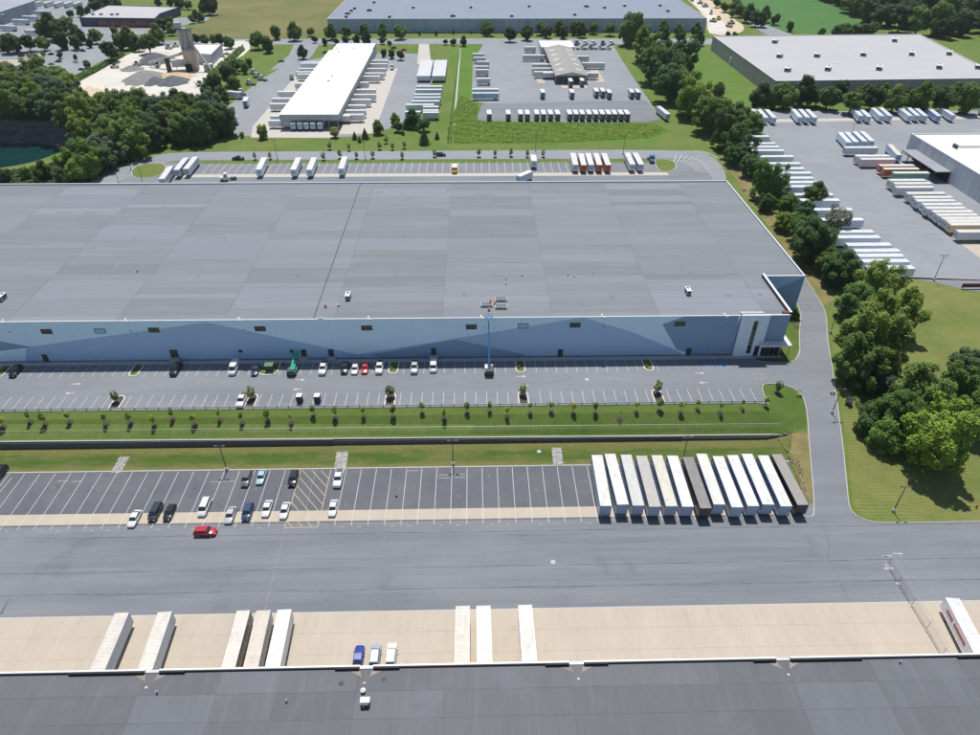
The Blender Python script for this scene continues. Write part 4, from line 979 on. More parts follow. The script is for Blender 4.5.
# upper left: trailers by the big building
for i, (a, b, ang) in enumerate(((25, 44/8.17, .1), (37, 2, 0), (48, 2, 0), (58, 2.5, 0), (68, 2.5, 0), (77, 2.5, 0), (42, 11, 1.35), (30, 16, 1.35), (20, 19.5, 1.35), (7, 25.5, 1.35), (33, 30, 1.35))):
    if i == 0: continue
    x, y = P(a, b, 8.1); copy(TL, (x, y, 4), ang, f'pale trailer at the top left by the grey building, {ORD[i-1]} from the top', 'trailers at the top left', 'trailer', {'cargo_box': (.5, .56, .62), 'roof': (.8, .82, .82), 'end_panel': (.4, .42, .44)})
for i, (a, b, ang) in enumerate(((234.5, 91.5, 1.3), (218, 105, 1.35), (215.5, 109, 1.35), (228, 117, 1.3), (245.5, 99, .15))):
    x, y = P(a, b, 8.1); copy(TP, (x, y, 4), ang, 'short white trailer at the left fence of the long warehouse yard, '+['farthest crosswise one', 'left of a pair', 'behind the pair', 'nearest one', 'the one standing lengthwise'][i], 'short trailers at the left of the long warehouse yard', 'trailer', {'cargo_box': (.6, .66, .72), 'roof': (.85, .86, .88), 'end_panel': (.2, .2, .22)})

# ================================================================== CARS
def car_proto(kind):
    spec = {  # L, W, hood z, belt z, roof z, greenhouse (y_front_base, y_front_top, y_rear_top, y_rear_base)
        'sedan': (4.75, 1.84, .86, .95, 1.45, (1.05, .35, -1.05, -1.85), 1.0),
        'suv': (4.75, 1.92, 1.05, 1.12, 1.75, (1.15, .55, -1.95, -2.25), 1.1),
        'minivan': (5.1, 1.98, 1.0, 1.1, 1.78, (1.6, .8, -2.2, -2.48), 1.1),
        'pickup': (5.7, 1.98, 1.15, 1.2, 1.88, (1.25, .6, -.85, -1.1), 1.12),
        'van': (5.6, 2.0, 1.15, 1.25, 2.25, (1.9, 1.15, -2.65, -2.75), 1.2)}[kind]
    L, W, hz, bz, rz, (g0, g1, g2, g3), dz = spec; hl, hw = L/2, W/2
    t = thing('parked_'+kind, 'proto', 'car')
    def ring(y, wz, zt, zb=.28):
        k = wz
        return [(-k*.92, y, zb), (-k, y, zb+.15), (-k*1.0, y, zt*.72), (-k*.95, y, zt-.04), (-k*.80, y, zt), (k*.80, y, zt), (k*.95, y, zt-.04), (k*1.0, y, zt*.72), (k, y, zb+.15), (k*.92, y, zb)]
    b = MB()
    if kind == 'pickup':
        prof = [(-hl, .93, bz-.12), (-hl+.08, .98, bz-.02), (g3, 1, bz), (g0, 1, bz), (g0+.3, .99, hz+.02), (hl-.35, .95, hz-.08), (hl-.06, .88, hz-.25), (hl, .8, .62)]
    elif kind in ('van', 'suv', 'minivan'):
        prof = [(-hl, .90, bz-.15), (-hl+.1, .97, bz), (g0, 1, bz), (g0+.25, .99, hz), (hl-.4, .94, hz-.1), (hl-.08, .86, hz-.28), (hl, .78, .6)]
    else:
        prof = [(-hl, .80, .72), (-hl+.12, .90, .90), (g3, .97, bz-.02), (-.2, 1, bz), (g0, 1, bz-.02), (hl-.5, .93, hz-.12), (hl-.1, .84, hz-.25), (hl, .74, .55)]
    b.rings([ring(y, hw*k, z) for y, k, z in prof])
    me = b.mesh('body', paint); 
    for p in me.polygons: p.use_smooth = True
    link('body', me, t)
    gw = hw*.86; rw_ = hw*.74
    gl = MB(); gl.rings([[(-gw, g0, bz-.03), (gw, g0, bz-.03), (gw*1.0, g3, bz-.03), (-gw*1.0, g3, bz-.03)], [(-rw_, g1, rz-.04), (rw_, g1, rz-.04), (rw_, g2, rz-.04), (-rw_, g2, rz-.04)]])
    link('window', gl.mesh('window', glass), t)
    rf = MB(); r2 = rw_*1.02
    rf.rings([[(-r2, g1+.04, rz-.05), (r2, g1+.04, rz-.05), (r2, g2-.04, rz-.05), (-r2, g2-.04, rz-.05)], [(-r2*.93, g1-.08, rz+.01), (r2*.93, g1-.08, rz+.01), (r2*.93, g2+.08, rz+.01), (-r2*.93, g2+.08, rz+.01)]])
    for s in (-1, 1):      # pillars
        for (ya, yb) in ((g0, g1), (g3, g2), ((g0+g3)/2, (g1+g2)/2)):
            rf.tube((s*(gw+.005), ya, bz-.02), (s*(rw_+.005), yb, rz-.03), .045, n=5)
    if kind == 'van': 
        rf.box(-hw*.9, hw*.9, g3+.02, .7, bz-.02, rz-.03)
    link('roof', rf.mesh('roof', paint), t)
    if kind == 'pickup':
        bd = MB(); bd.box(-hw*.78, hw*.78, -hl+.12, g3-.1, bz-.0, bz+.012); link('cargo_bed', bd.mesh('cargo_bed', steel_dark), t)
    for yy in (hl-.95, -hl+1.05):
        for s in (-1, 1):
            wv = MB(); wv.tube((s*(hw-.26), yy, .35), (s*(hw+.0), yy, .35), .35, n=14); wl = link('wheel', wv.mesh('wheel', rubber), t)
            rm = MB(); rm.tube((s*(hw+.002), yy, .35), (s*(hw+.012), yy, .35), .21, n=10); link('rim', rm.mesh('rim', alu), wl)
    for s in (-1, 1):
        x0, x1 = sorted((s*hw*.50, s*hw*.76)); 
        link('headlight', MB().box(x0, x1, hl-.14, hl-.03, .60, .78).mesh('headlight', lampw), t)
        link('taillight', MB().box(x0, x1, -hl-.02, -hl+.08, .66, .86).mesh('taillight', lampr), t)
        link('mirror', MB().box(min(s*(hw-.05), s*(hw+.14)), max(s*(hw-.05), s*(hw+.14)), g0-.35, g0-.22, bz-.02, bz+.13).mesh('mirror', paint), t)
    reg(t); PROTOS.append(t); return t
CP = {k: car_proto(k) for k in ('sedan', 'suv', 'minivan', 'pickup', 'van')}
def car(kind, px_, py_, z, rz, col, label, group, cat=None, roof=None):
    x, y = P(px_, py_, z+.75)
    return copy(CP[kind], (x, y, z+.005), rz, label, group, cat or {'sedan': 'car', 'suv': 'SUV', 'minivan': 'minivan', 'pickup': 'pickup', 'van': 'van'}[kind], {'body': col, 'roof': roof or col, 'mirror': col})
W_ = (.62, .62, .61); S_ = (.42, .43, .45); K_ = (.015, .016, .02); NV = (.03, .05, .12); G_ = (.12, .125, .14); R_ = (.42, .02, .04)
gl_ = 'cars parked in the lower lot'
car('sedan', 134.3, 518, 0, PI, W_, 'white sedan parked leftmost in the lower lot', gl_)
car('minivan', 155.2, 512, 0, PI, (.03, .04, .045), 'dark green-black minivan parked right of the leftmost white sedan', gl_)
car('sedan', 169.4, 512, 0, PI, K_, 'black sedan parked right of the dark minivan', gl_)
car('minivan', 204.3, 507, 0, PI, W_, 'white minivan parked just above the red SUV', gl_)
car('sedan', 230.3, 514.5, 0, PI, S_, 'silver sedan parked right of the white minivan', gl_)
car('suv', 247.6, 512, 0, PI, NV, 'dark blue car parked between the silver and white sedans', gl_)
car('sedan', 266.9, 508, 0, PI, W_, 'white hatchback sedan parked fourth from the yellow hatching', gl_)
car('sedan', 284.7, 510, 0, PI, W_, 'white sedan right beside the yellow hatching', gl_)
car('sedan', 333, 507.5, 0, PI, (.6, .61, .62), 'silver sedan parked just right of the yellow hatching', gl_)
car('suv', 246.5, 478.7, 0, PI, G_, 'dark grey SUV at the grass edge beside the light blue car', gl_)
car('sedan', 261.3, 476.2, 0, PI, (.35, .48, .55), 'light blue sedan at the grass edge beside the grey SUV', gl_)
car('suv', 293.2, 478.6, 0, PI, K_, 'black SUV at the grass edge left of the yellow hatching', gl_)
car('pickup', 338.4, 478, 0, PI, W_, 'white pickup truck at the grass edge below the stone chute', gl_)
car('suv', 205.3, 531.5, 0, -PI/2, R_, 'red SUV driving across the open asphalt yard', None)
car('suv', -.5, 473, 0, PI, K_, 'dark car cut off by the left edge of the photo in the lower lot', gl_)
gu = 'vehicles parked in front of the big warehouse'
car('suv', 15.5, 371.2, 4, PI, K_, 'black SUV at the left end of the warehouse front bays', gu)
car('pickup', 175.8, 369, 4, PI, K_, 'black pickup parked below the brown door of the warehouse', gu)
car('van', 234, 368.3, 4, PI, W_, 'white van parked against the warehouse left of the grass island', gu)
car('pickup', 241.8, 399.8, 4, PI, W_, 'white pickup parked beside the mulch island in the lower bays', gu)
car('sedan', 255.5, 369.6, 4, PI, NV, 'dark blue sedan between the white van and the grass island', gu)
car('pickup', 323.2, 368, 4, PI, W_, 'white pickup with tools in its bed, first right of the green lift', gu)
car('suv', 344.7, 368, 4, PI, K_, 'black SUV left of the small white sedan by the warehouse', gu)
car('sedan', 355, 368.2, 4, PI, W_, 'white sedan between the black SUV and the red car', gu)
car('sedan', 364.9, 367.6, 4, PI, (.5, .03, .03), 'bright red car parked between two white vehicles at the warehouse', gu)
car('pickup', 379.6, 367, 4, PI, W_, 'white pickup between the red car and the grass island', gu)
car('pickup', 414.5, 366.8, 4, PI, S_, 'silver pickup parked right of the grass island by the warehouse', gu)
car('van', 433.4, 366.6, 4, PI, W_, 'white van parked rightmost before the blue boom lift', gu).scale = (.95, .82, .9)
gd_ = 'cars parked on the near concrete apron'
car('sedan', 358.5, 656.5, 0, 0, (.02, .05, .3), 'blue car on the near concrete apron, left of three', gd_)
car('suv', 375.2, 655, 0, 0, (.32, .35, .42), 'silver-grey SUV on the near concrete apron, middle of three', gd_)
car('suv', 391.4, 654.6, 0, 0, W_, 'white SUV on the near concrete apron, right of three', gd_)
car('suv', 441, 154.5, 4, -PI/2, K_, 'black car driving on the road behind the rear lot', None)
car('pickup', 238, 158.3, 4, PI/2, K_, 'dark pickup standing on the road behind the rear lot', None)
# far cars at the top left and around
fc = [(21, 55.5, K_, 'black'), (29, 54.5, G_, 'dark grey'), (37, 62.3, (.5, .05, .05), 'red'), (50.5, 53.8, K_, 'black'), (51, 63.5, S_, 'silver'), (58, 61, K_, 'black'), (54.5, 67.2, K_, 'black'), (45, 68, (.45, .6, .62), 'pale teal'), (63, 49, G_, 'dark grey'), (75.5, 61.5, W_, 'white'), (81, 69, NV, 'dark blue'), (87, 68, G_, 'dark grey'), (101, 34.5, (.4, .04, .04), 'red'), (64, 78, (.4, .05, .05), 'dark red'), (76, 50.5, K_, 'black'), (82.5, 50.5, K_, 'black'), (27, 80, (.5, .05, .05), 'red')]
FARC = [('leftmost, above the tan-roofed building'), ('second, above the tan-roofed building'), ('at the corner of the building with the blue ring'), ('beside the small tree in the middle of the car park'), ('in the middle row of the car park'), ('just above the silver ones'), ('in the lower middle row of the car park'), ('left of the middle row, by the building corner'), ('under the trees at the top of the car park'), ('near the small tree, right part of the car park'), ('left one of two under the hedge'), ('right one of two under the hedge'), ('in front of the dark building with red panels'), ('at the lower end of the car park by the hedge'), ('left one of the pair on the divider strip'), ('right one of the pair on the divider strip'), ('below the wall with the blue ring')]
for (a, b, c, nm), wd in zip(fc, FARC): car('sedan', a, b, 4, PI/2 if a < 70 else 1.2, c, f'{nm} car {wd}', 'cars in the far left car park')
for a, b, c, nm in ((266, 47.5, NV, 'dark blue car by the round tree left of the long white warehouse'), (281, 60.8, G_, 'grey car on the drive left of the long white warehouse'), (403.5, 49.5, (.45, .03, .03), 'red car in the small grassy lot right of the white warehouse'), (393.5, 47.5, K_, 'black car in the small lot right of the white warehouse'), (325, 52, K_, 'black car behind the long white warehouse at its left corner'), (222, 56, W_, 'white car beside the white shed of the gravel plant'), (226, 53.5, S_, 'silver car beside the shed of the gravel plant'), (209, 84, K_, 'dark car by the gravel plant trees')): car('sedan', a, b, 4, PI/2, c, nm, None)

# ================================================================== TRACTORS
def tractor_proto():
    t = thing('truck_tractor', 'proto', 'truck')
    b = MB(); b.rings([[(-1.2, y, .9), (1.2, y, .9), (1.2, y, z), (-1.2, y, z)] for y, z in ((-.2, 3.4), (1.0, 3.4), (1.5, 2.9))]); b.rings([[(-w_, y, .7), (w_, y, .7), (w_*.95, y, z), (-w_*.95, y, z)] for y, w_, z in ((1.4, 1.15, 1.9), (3.0, 1.0, 1.7), (3.2, .9, 1.4))])
    link('cab', b.mesh('cab', paint), t)
    g_ = MB(); g_.poly([(-1.0, 1.53, 2.1), (1.0, 1.53, 2.1), (1.0, 1.52, 2.85), (-1.0, 1.52, 2.85)]); g_.box(-1.22, -1.201, .4, 1.2, 2.0, 2.7); g_.box(1.201, 1.22, .4, 1.2, 2.0, 2.7); link('window', g_.mesh('window', glass), t)
    c = MB(); c.box(-.45, .45, -4.0, 3.0, .6, .9); c.box(-.6, .6, -3.2, -2.0, .9, 1.05); link('chassis', c.mesh('chassis', steel_dark), t)
    for yy in (2.3, -1.9, -3.2):
        for s in (-1, 1): link('wheel', MB().tube((s*.7, yy, .5), (s*1.22, yy, .5), .5, n=12).mesh('wheel', rubber), t)
    reg(t); PROTOS.append(t); return t
TT = tractor_proto()
for a, b, rz, c, lb in ((227, 177, PI*.62, W_, 'white bobtail tractor crossing the rear lot behind the warehouse'), (534, 160.5, PI, W_, 'white tractor nose-on in a rear lot bay below its box'), (651.5, 158.5, PI, (.1, .2, .35), 'small blue tractor parked at the right end of the rear lot'),
                        (392, 67, PI, (.6, .65, .7), 'white truck leaving the right side of the long white warehouse'), (291.5, 77, .3, W_, 'dark and white tractor left of the long white warehouse'),
                        (254, 72, 1, W_, 'white tractor at the left fence, farthest of the tractor cluster'), (257, 75.5, 1, W_, 'white tractor at the left fence, middle of the tractor cluster'), (262, 78, 1, W_, 'white tractor at the left fence, rightmost of the tractor cluster'), (250, 82.5, 1.2, W_, 'white tractor at the left fence just below the cluster'), (241.5, 92, .7, W_, 'white tractor near the lengthwise short trailer')):
    x, y = P(a, b, 5.5); copy(TT, (x, y, 4), rz, lb, None, 'truck', {'cab': c})
for i in range(9):
    a, b = 577+i*4.1+(1.5 if i > 4 else 0), 43 if i % 2 == 0 else 47.5
    x, y = P(a, b, 5.5); copy(TT, (x, y, 4), -PI/2 if i % 2 else 2.6, f'parked tractor right of the gabled dock head, {nth(i, 9)} of the cluster', 'tractors beside the gabled dock', 'truck', {'cab': W_ if i % 3 else (.1, .12, .15)})
trl(TP, (533, 155), (534.2, 160.5), 4, 'white box body behind the nose-on tractor in the rear lot', None, WHT, (.85, .85, .85))
# school bus
x, y = P(454.6, 169, 5.2)
t = thing('school_bus', 'yellow bus nose-on in the rear lot on the pale strip', 'bus', (x, y, 4))
yel = plain('bus_yellow', (.75, .38, .04), .5)
MB().rings([[(-1.2, yy, .5), (1.2, yy, .5), (1.2, yy, z), (-1.2, yy, z)] for yy, z in ((3.0, 2.7), (-2.2, 2.7), (-2.4, 2.2))]).obj('body', yel, t); MB().box(-1.1, 1.1, -3.4, -2.4, .5, 1.5).obj('hood', yel, t)
MB().box(-1.05, 1.05, -2.46, -2.40, 1.55, 2.15).obj('window', glass, t); MB().box(-1.1, 1.1, -2.1, 2.9, 2.7, 2.76).obj('roof', whitem, t)
for yy in (-2.6, 2.0):
    for s in (-1, 1): MB().tube((s*.9, yy, .45), (s*1.22, yy, .45), .45, n=12).obj('wheel', rubber, t)

# ================================================================== BOOM LIFTS AND SITE THINGS
bluep = plain('lift_blue', (.05, .24, .52), .4); greenp = plain('lift_green', (.02, .42, .22), .4)
x, y = P(489, 370, 4.8)
t = thing('boom_lift', 'blue boom lift raised to the warehouse roof edge', 'boom lift', (x, y, 4))
MB().box(-1.2, 1.2, -1.6, 1.6, .5, 1.1).obj('chassis', whitem, t)
for s in (-1, 1):
    for yy in (-1.3, 1.3): MB().tube((s*.95, yy, .5), (s*1.3, yy, .5), .5, n=14).obj('wheel', rubber, t)
MB().box(-1.15, 1.15, -2.3, .6, 1.1, 2.0).obj('turntable', steel_dark, t); MB().box(-1.1, -.4, -.9, 1.0, 1.2, 2.1).obj('engine_cover', whitem, t); MB().box(.5, 1.15, -.6, 1.2, 1.2, 1.9).obj('engine_cover', whitem, t)
by = WY0-.9-y
mb = MB(); mb.tube((0, -.9, 2.0), (0, (by-.9)*.55, 8.2), .24, n=8); mb.obj('lower_boom', bluep, t)
mb = MB(); mb.tube((0, (by-.9)*.55, 8.2), (0, by-.4, 13.0), .16, n=8); mb.obj('upper_boom', bluep, t)
mb = MB(); mb.tube((0, by-.4, 13.0), (0, by-.3, 14.0), .22, n=8); mb.obj('jib', whitem, t)
bk = MB(); z0 = 13.9
bk.box(-1.1, 1.1, by-.35, by+.5, z0, z0+.08)
for q in (-1.1, 0, 1.06):
    for w_ in (by-.35, by+.46): bk.box(q, q+.05, w_, w_+.05, z0, z0+1.1)
for zz in (.55, 1.1): bk.box(-1.1, 1.11, by-.35, by-.3, z0+zz-.05, z0+zz); bk.box(-1.1, 1.11, by+.46, by+.51, z0+zz-.05, z0+zz); bk.box(-1.1, -1.05, by-.3, by+.46, z0+zz-.05, z0+zz); bk.box(1.06, 1.11, by-.3, by+.46, z0+zz-.05, z0+zz)
bk.obj('basket', bluep, t)
x, y = P(292.3, 371, 4.8)
t = thing('boom_lift', 'green boom lift folded down beside the grass island', 'boom lift', (x, y, 4))
MB().box(-1.1, 1.1, -1.4, 1.4, .5, 1.1).obj('chassis', greenp, t)
for s in (-1, 1):
    for yy in (-1.1, 1.1): MB().tube((s*.85, yy, .5), (s*1.25, yy, .5), .5, n=14).obj('wheel', rubber, t)
MB().box(-1.0, 1.0, -1.7, .4, 1.1, 1.9).obj('turntable', steel_dark, t)
mb = MB(); mb.tube((0, -1.2, 2.0), (0, 5.4, 2.9), .3, n=8); mb.obj('boom', greenp, t); MB().box(.35, .8, -1, 1.6, 1.3, 2.1).obj('engine_cover', greenp, t)
mb = MB(); mb.box(-.8, .8, 5.3, 6.1, 2.2, 2.3); mb.box(-.8, -.75, 5.3, 6.1, 2.3, 3.3); mb.box(.75, .8, 5.3, 6.1, 2.3, 3.3); mb.box(-.8, .8, 5.3, 5.35, 3.2, 3.3); mb.box(-.8, .8, 6.05, 6.1, 3.2, 3.3); mb.obj('basket', greenp, t)
for i, (a, b) in enumerate(((299.6, 399), (317.3, 399))):
    x, y = P(a, b, 5)
    t = thing('enclosed_cart', ['white-topped dark box trailer in the lower bays, left of two', 'white-topped dark box trailer in the lower bays, right of two'][i], 'box trailer', (x, y, 4), 0, 'two small box trailers')
    MB().box(-.7, .7, -.8, .9, .4, 2.1).obj('box', surf('navy_panel%d' % i, [], (.03, .035, .06), .5) if i == 0 else MATS['navy_panel0'], t); MB().box(-.74, .74, -.6, 1.0, 2.1, 2.2).obj('roof', whitem, t)
    for s in (-1, 1): MB().tube((s*.6, .1, .32), (s*.8, .1, .32), .32, n=12).obj('wheel', rubber, t)
x, y = P(269.5, 367.5, 5)
t = thing('utility_cabinet', 'dark green utility transformer box on the grass island', 'transformer', (x, y, 4.06))
gk = plain('transformer_green', (.02, .06, .03), .5)
MB().box(-1.1, 1.1, -.9, .9, .15, 2.0).obj('housing', gk, t); MB().box(-1.2, 1.2, -1, 1, 2.0, 2.12).obj('lid', plain('transformer_lid', (.08, .17, .08), .5), t); MB().box(-1.3, 1.3, -1.1, 1.1, 0, .15).obj('concrete_pad', conc_grey, t)
for i, (a, b) in enumerate(((400.5, 206.5),)): pass
# chain-link fence with outriggers across the near apron
t = thing('chainlink_fence', 'tall chain-link fence crossing the near apron towards the open yard', 'fence', (0, 0, 0))
fx = 85.45; ysf = [62.6, 68, 73.3, 78.6, 83.8, 88.2]
for y in ysf:
    p_ = MB(); p_.tube((0, 0, 0), (0, 0, 2.7), .06, n=6); p_.tube((0, 0, 2.7), (.35, 0, 3.05), .035, n=5); p_.obj('post', steel, t, (fx, y, 0))
    MB().tube((0, 0, 0), (0, 0, .1), .38, n=10).obj('footing', kerbm, t, (fx, y, 0.02))
for z, xo in ((2.7, 0), (.08, 0), (3.05, .35)): MB().tube((fx+xo, ysf[0], z), (fx+xo, ysf[-1], z), .04, n=6).obj('rail', steel_dark if z < 1 else steel, t)
mb = MB(); nn = 60
for k in range(nn):
    y = ysf[0]+(ysf[-1]-ysf[0])*k/nn; dy = (ysf[-1]-ysf[0])/nn
    mb.tube((fx, y, .1), (fx, y+dy*6 if k < nn-6 else ysf[-1], .1+2.55 if k < nn-6 else .1+2.55*(nn-k)/6), .009, n=3); mb.tube((fx, y+dy, 2.65), (fx, y+dy*7 if k < nn-7 else ysf[-1], .1), .009, n=3)
o = mb.obj('wire_mesh', steel, t); o['kind'] = 'stuff'
for i, (a, b) in enumerate(((889, 569), (898, 554.5), (887.5, 556.8))):
    x, y = P(a, b, 0); mb = MB(); mb.rings([[(-1.0, -.35, 0), (1.0, -.3, 0), (.9, .3, 0), (-1.1, .35, 0)], [(-.9, -.1, .35+.1*i), (.8, -.08, .3), (.75, .08, .3), (-.9, .1, .35)]])
    o = mb.obj('sand_heap', whitem); o.location = (x, y, .0); tag(o, ['white heap at the yard end of the chain-link fence', 'white patch of spilled stone right of the fence end', 'small white patch of stone left beyond the fence end'][i], 'heap')

# ================================================================== LIGHT POLES
def pole_proto(h_, arms=2):
    t = thing('light_pole', 'proto', 'light pole')
    link('base', MB().tube((0, 0, 0), (0, 0, .8), .38, .35, n=12).mesh('base', kerbm), t)
    link('shaft', MB().tube((0, 0, .8), (0, 0, h_), .12, .08, n=8).mesh('shaft', steel_dark), t)
    for s in ((-1, 1) if arms == 2 else (1,)):
        ar = MB(); ar.box(min(0, s*1.0), max(0, s*1.0), -.04, .04, h_-.12, h_-.04); a_ = link('arm', ar.mesh('arm', steel_dark), t)
        link('lamp_head', MB().box(min(s*.6, s*1.25), max(s*.6, s*1.25), -.2, .2, h_-.04, h_+.08).mesh('lamp_head', steel_dark), a_)
    reg(t); PROTOS.append(t); return t
LP1 = pole_proto(8.0); LP2 = pole_proto(9.5)
for a, b, z, pr, lb in ((227, 470.5, 0, LP1, 'twin-arm light pole at the grass edge above the left cars'), (453.3, 465, 0, LP1, 'twin-arm light pole at the middle of the lower lot edge'), (682.5, 461, 0, LP1, 'twin-arm light pole behind the dark trailer in the row'), (893.5, 511, .2, LP1, 'light pole at the kerb corner of the mown field'),
                        (831, 415.5, 1.8, LP1, 'light pole in the grass beside the bend of the access road'), (830.3, 333, 4, LP2, 'light pole right of the access road beside the warehouse'), (933.6, 280.5, 4, LP2, 'light pole at the bottom corner of the right truck yard'), (119, 183.5, 4, LP2, 'light pole on the left rear road, farthest left'), (143.4, 184.4, 4, LP2, 'light pole on the left rear road, right of three'), (131.4, 170.5, 4, LP2, 'light pole on the left rear road, middle of three'),
                        (849, 142.8, 4, LP2, 'light pole beside the block of four trailers'), (623, 154.5, 4, LP2, 'light pole behind the rear lot near the right pair'), (535.5, 151, 4, LP2, 'light pole behind the rear lot near the nose-on tractor'), (277.6, 160, 4, LP2, 'light pole in the rear lot between left trailers'), (365.5, 160, 4, LP2, 'light pole in the rear lot right of the lone trailer'), (756, 268, 4, LP2, 'x')):
    if lb == 'x': continue
    x, y = P(a, b, z); copy(pr, (x, y, hgt(x, y)), 0, lb, 'parking light poles', 'light pole')

# ================================================================== BACKGROUND GROUND SHEETS
back_lot = sheet('rear_lot_asphalt', rect(-157, 103, 261.3, 322), asph_up, 0, z=4)
sheet('rear_road', smooth([P(60, 196), P(85, 185), P(110, 173), P(135, 161.5), P(160, 153.5), P(200, 151.7), P(400, 151), P(690, 149.3), P(712, 155), P(724, 168), P(727, 182)] + [P(715, 183), P(706, 168), P(693, 158), P(665, 158.6), P(400, 159.4), P(200, 160.2), P(172, 161), P(150, 166), P(125, 178), P(100, 192)], 1), asph_far, .004, z=4)
sheet('rear_connector', [P(125, 178), P(160, 163), P(200, 162), P(200, 186), P(110, 186)], asph_up, .001, z=4)
sheet('rear_connector', [P(640, 160), P(693, 158), P(706, 168), P(716, 183), P(716, 192), P(640, 186)], asph_up, .001, z=4)
sheet('verge', [P(205, 160.5), P(665, 158.9), P(665, 162.2), P(200, 163.9)], gr_base, .012, z=4)
for pts in ([P(133, 168), P(145, 163.5), P(168, 163.2), P(162, 177), P(135, 178.5), P(131, 174)], [P(653, 158.5), P(672, 160), P(677, 165), P(674, 170.5), P(664, 172.5), P(658, 170)]):
    s = smooth(pts, 2); sheet('traffic_island', s, gr_base, .12, z=4); strip('kerb', s+[s[0]], .35, kerbm, 0, .16)
cs_ = tag(link('concrete_dolly_strip', None), None, None, None, 'structure')
s3 = MB().box(-2.23, 2.23, -1.9, 1.9, -.2, 0).mesh('slab', conc_pale)
x = -133.0
while x < 92: link('slab', s3, cs_, (x, 304.4, 4.02)); x += 4.5
x = P(365.5, 165)[0]-60*3.66
for k in range(90):
    xx = x+3.66*k
    if -128 < xx < 90 and not (P(645, 165)[0] < xx < 76): line(xx, 307, xx, 321, .2, white_line, back_lot, .03)
for k in range(9):     # hatched zone at the right end
    a = P(664+k*4.3, 161-.35*k+ (0), 4); b = P(669+k*4.6, 163.5, 4)
for k in range(10):
    u_ = k/9; q0 = (666+24*u_, 152.6-(0)+14*u_*u_); 
    a = P(676+34*math.sin(u_*1.5), 171-18*math.cos(u_*1.5)+2, 4); b = P(674+20*math.sin(u_*1.5), 170-9*math.cos(u_*1.5)+1, 4); line(*a, *b, .35, white_line, back_lot, .03)
for k in range(8):
    u_ = k/7; a = P(695+24*u_, 149.8+9*u_*u_, 4); b = P(700+23*u_, 153+9*u_*u_, 4); line(*a, *b, .35, white_line, back_lot, .03)
sheet('rear_grass', [P(160, 152.6), P(210, 136), P(245, 137.5), P(345, 138), P(400, 131), P(430, 122), P(445, 65), P(480, 60), P(475, 122), P(660, 124), P(690, 132), P(715, 145), P(724, 160), P(712, 153), P(690, 148.6), P(400, 150.3), P(200, 151)], gr_base, -.04, z=4)
sheet('weedy_strip_ground', [P(462, 124), P(650, 123.6), P(672, 130), P(655, 143), P(450, 144.5)], gr_lush, -.02, z=4)
sheet('meadow_lush', [P(448, 48), P(484, 41), P(476, 62), P(471, 100), P(480, 122), P(470, 142), P(447, 143), P(455, 90)], gr_lush, -.015, z=4)
sheet('grass_corner', [P(431, 60), P(446, 62), P(452, 45), P(429, 45)], gr_base, .006, z=4)
sheet('truck_yard_asphalt', smooth([P(300, 60), P(272, 72), P(243, 93), P(222, 112), P(214, 126), P(228, 137), P(345, 137.5), P(372, 134), P(398, 126), P(418, 108), P(443, 62), P(440, 55), P(380, 52)], 1), asph_far, 0, z=4)
sheet('driveway', [P(417, 64), P(431, 64), P(429, 44), P(419, 44)], conc_pale, .004, z=4)
sheet('driveway', [P(270, 70), P(303, 66), P(312, 56), P(322, 40), P(296, 40), P(289, 55)], asph_far, .004, z=4)
sheet('truck_yard_asphalt', [P(484, 43), P(473, 61), P(471.5, 100), P(484, 103.5), P(475.5, 111.6), P(478, 119.5), P(489, 122.3), P(645, 122.3), P(661, 119), P(648, 99), P(635, 80), P(622, 60), P(611, 41)], asph_far, 0, z=4)
sheet('asphalt_patch', [P(484, 103.5), P(475.5, 111.6), P(478, 119.5), P(489, 122.3), P(645, 122.3), P(661, 119), P(646, 100), P(560, 102)], asph_up, .006, z=4)
sheet('truck_yard_asphalt', [P(742, 111.5), P(985, 110.5), P(1100, 130), P(1150, 285), P(916, 279), P(890, 276), P(862, 268), P(835, 230), P(812, 200), P(780, 150)], asph_far, 0, z=4)
sheet('concrete_strip', [P(755, 119.5), P(985, 116.3), P(985, 118.6), P(755, 122.5)], conc_pale, .008, z=4)
sheet('dock_concrete', [P(875, 170), P(895, 165), P(960, 225), P(985, 250), P(985, 262), P(945, 232)], concrete, .008, z=4)
sheet('far_road', [P(150, 47), P(240, 44.5), P(480, 44), P(740, 44.5), P(800, 42), P(800, 38.5), P(720, 38.7), P(480, 38.3), P(240, 39), P(150, 41)], asph_far, .002, z=4)
sheet('limestone_yard', smooth([P(72, 86), P(105, 68), P(132, 52), P(150, 47), P(178, 45), P(222, 42), P(250, 40), P(250, 52), P(222, 66), P(213, 76), P(203, 99), P(170, 101), P(120, 101), P(95, 97)], 1), lime, .004, z=4)
sheet('tan_soil', [P(78, 90), P(90, 86), P(112, 92), P(118, 97), P(110, 101), P(92, 97)], tan_soil, .010, z=4)
sheet('car_park_asphalt', [P(-60, 60), P(-60, 10), P(110, -5), P(95, 20), P(128, 33), P(130, 47), P(100, 62), P(70, 78), P(20, 92), P(-40, 90)], asph_far, 0, z=4)
sheet('car_park_asphalt', [P(95, 30), P(160, 28), P(175, 18), P(210, 16), P(208, 20), P(180, 26), P(165, 33), P(100, 37)], asph_far, .006, z=4)
sheet('dry_field', [P(186, 34), P(205, 18), P(222, -6), P(349, -14), P(345, 0), P(322, 32), P(315, 37.5), P(240, 37.5)], gr_dry, -.02, z=4)
sheet('crop_field', [P(730, -12), P(820, -8), P(870, 28), P(885, 33), P(830, 34), P(790, 33.5), P(765, 25), P(750, 14)], gr_crop, -.02, z=4)
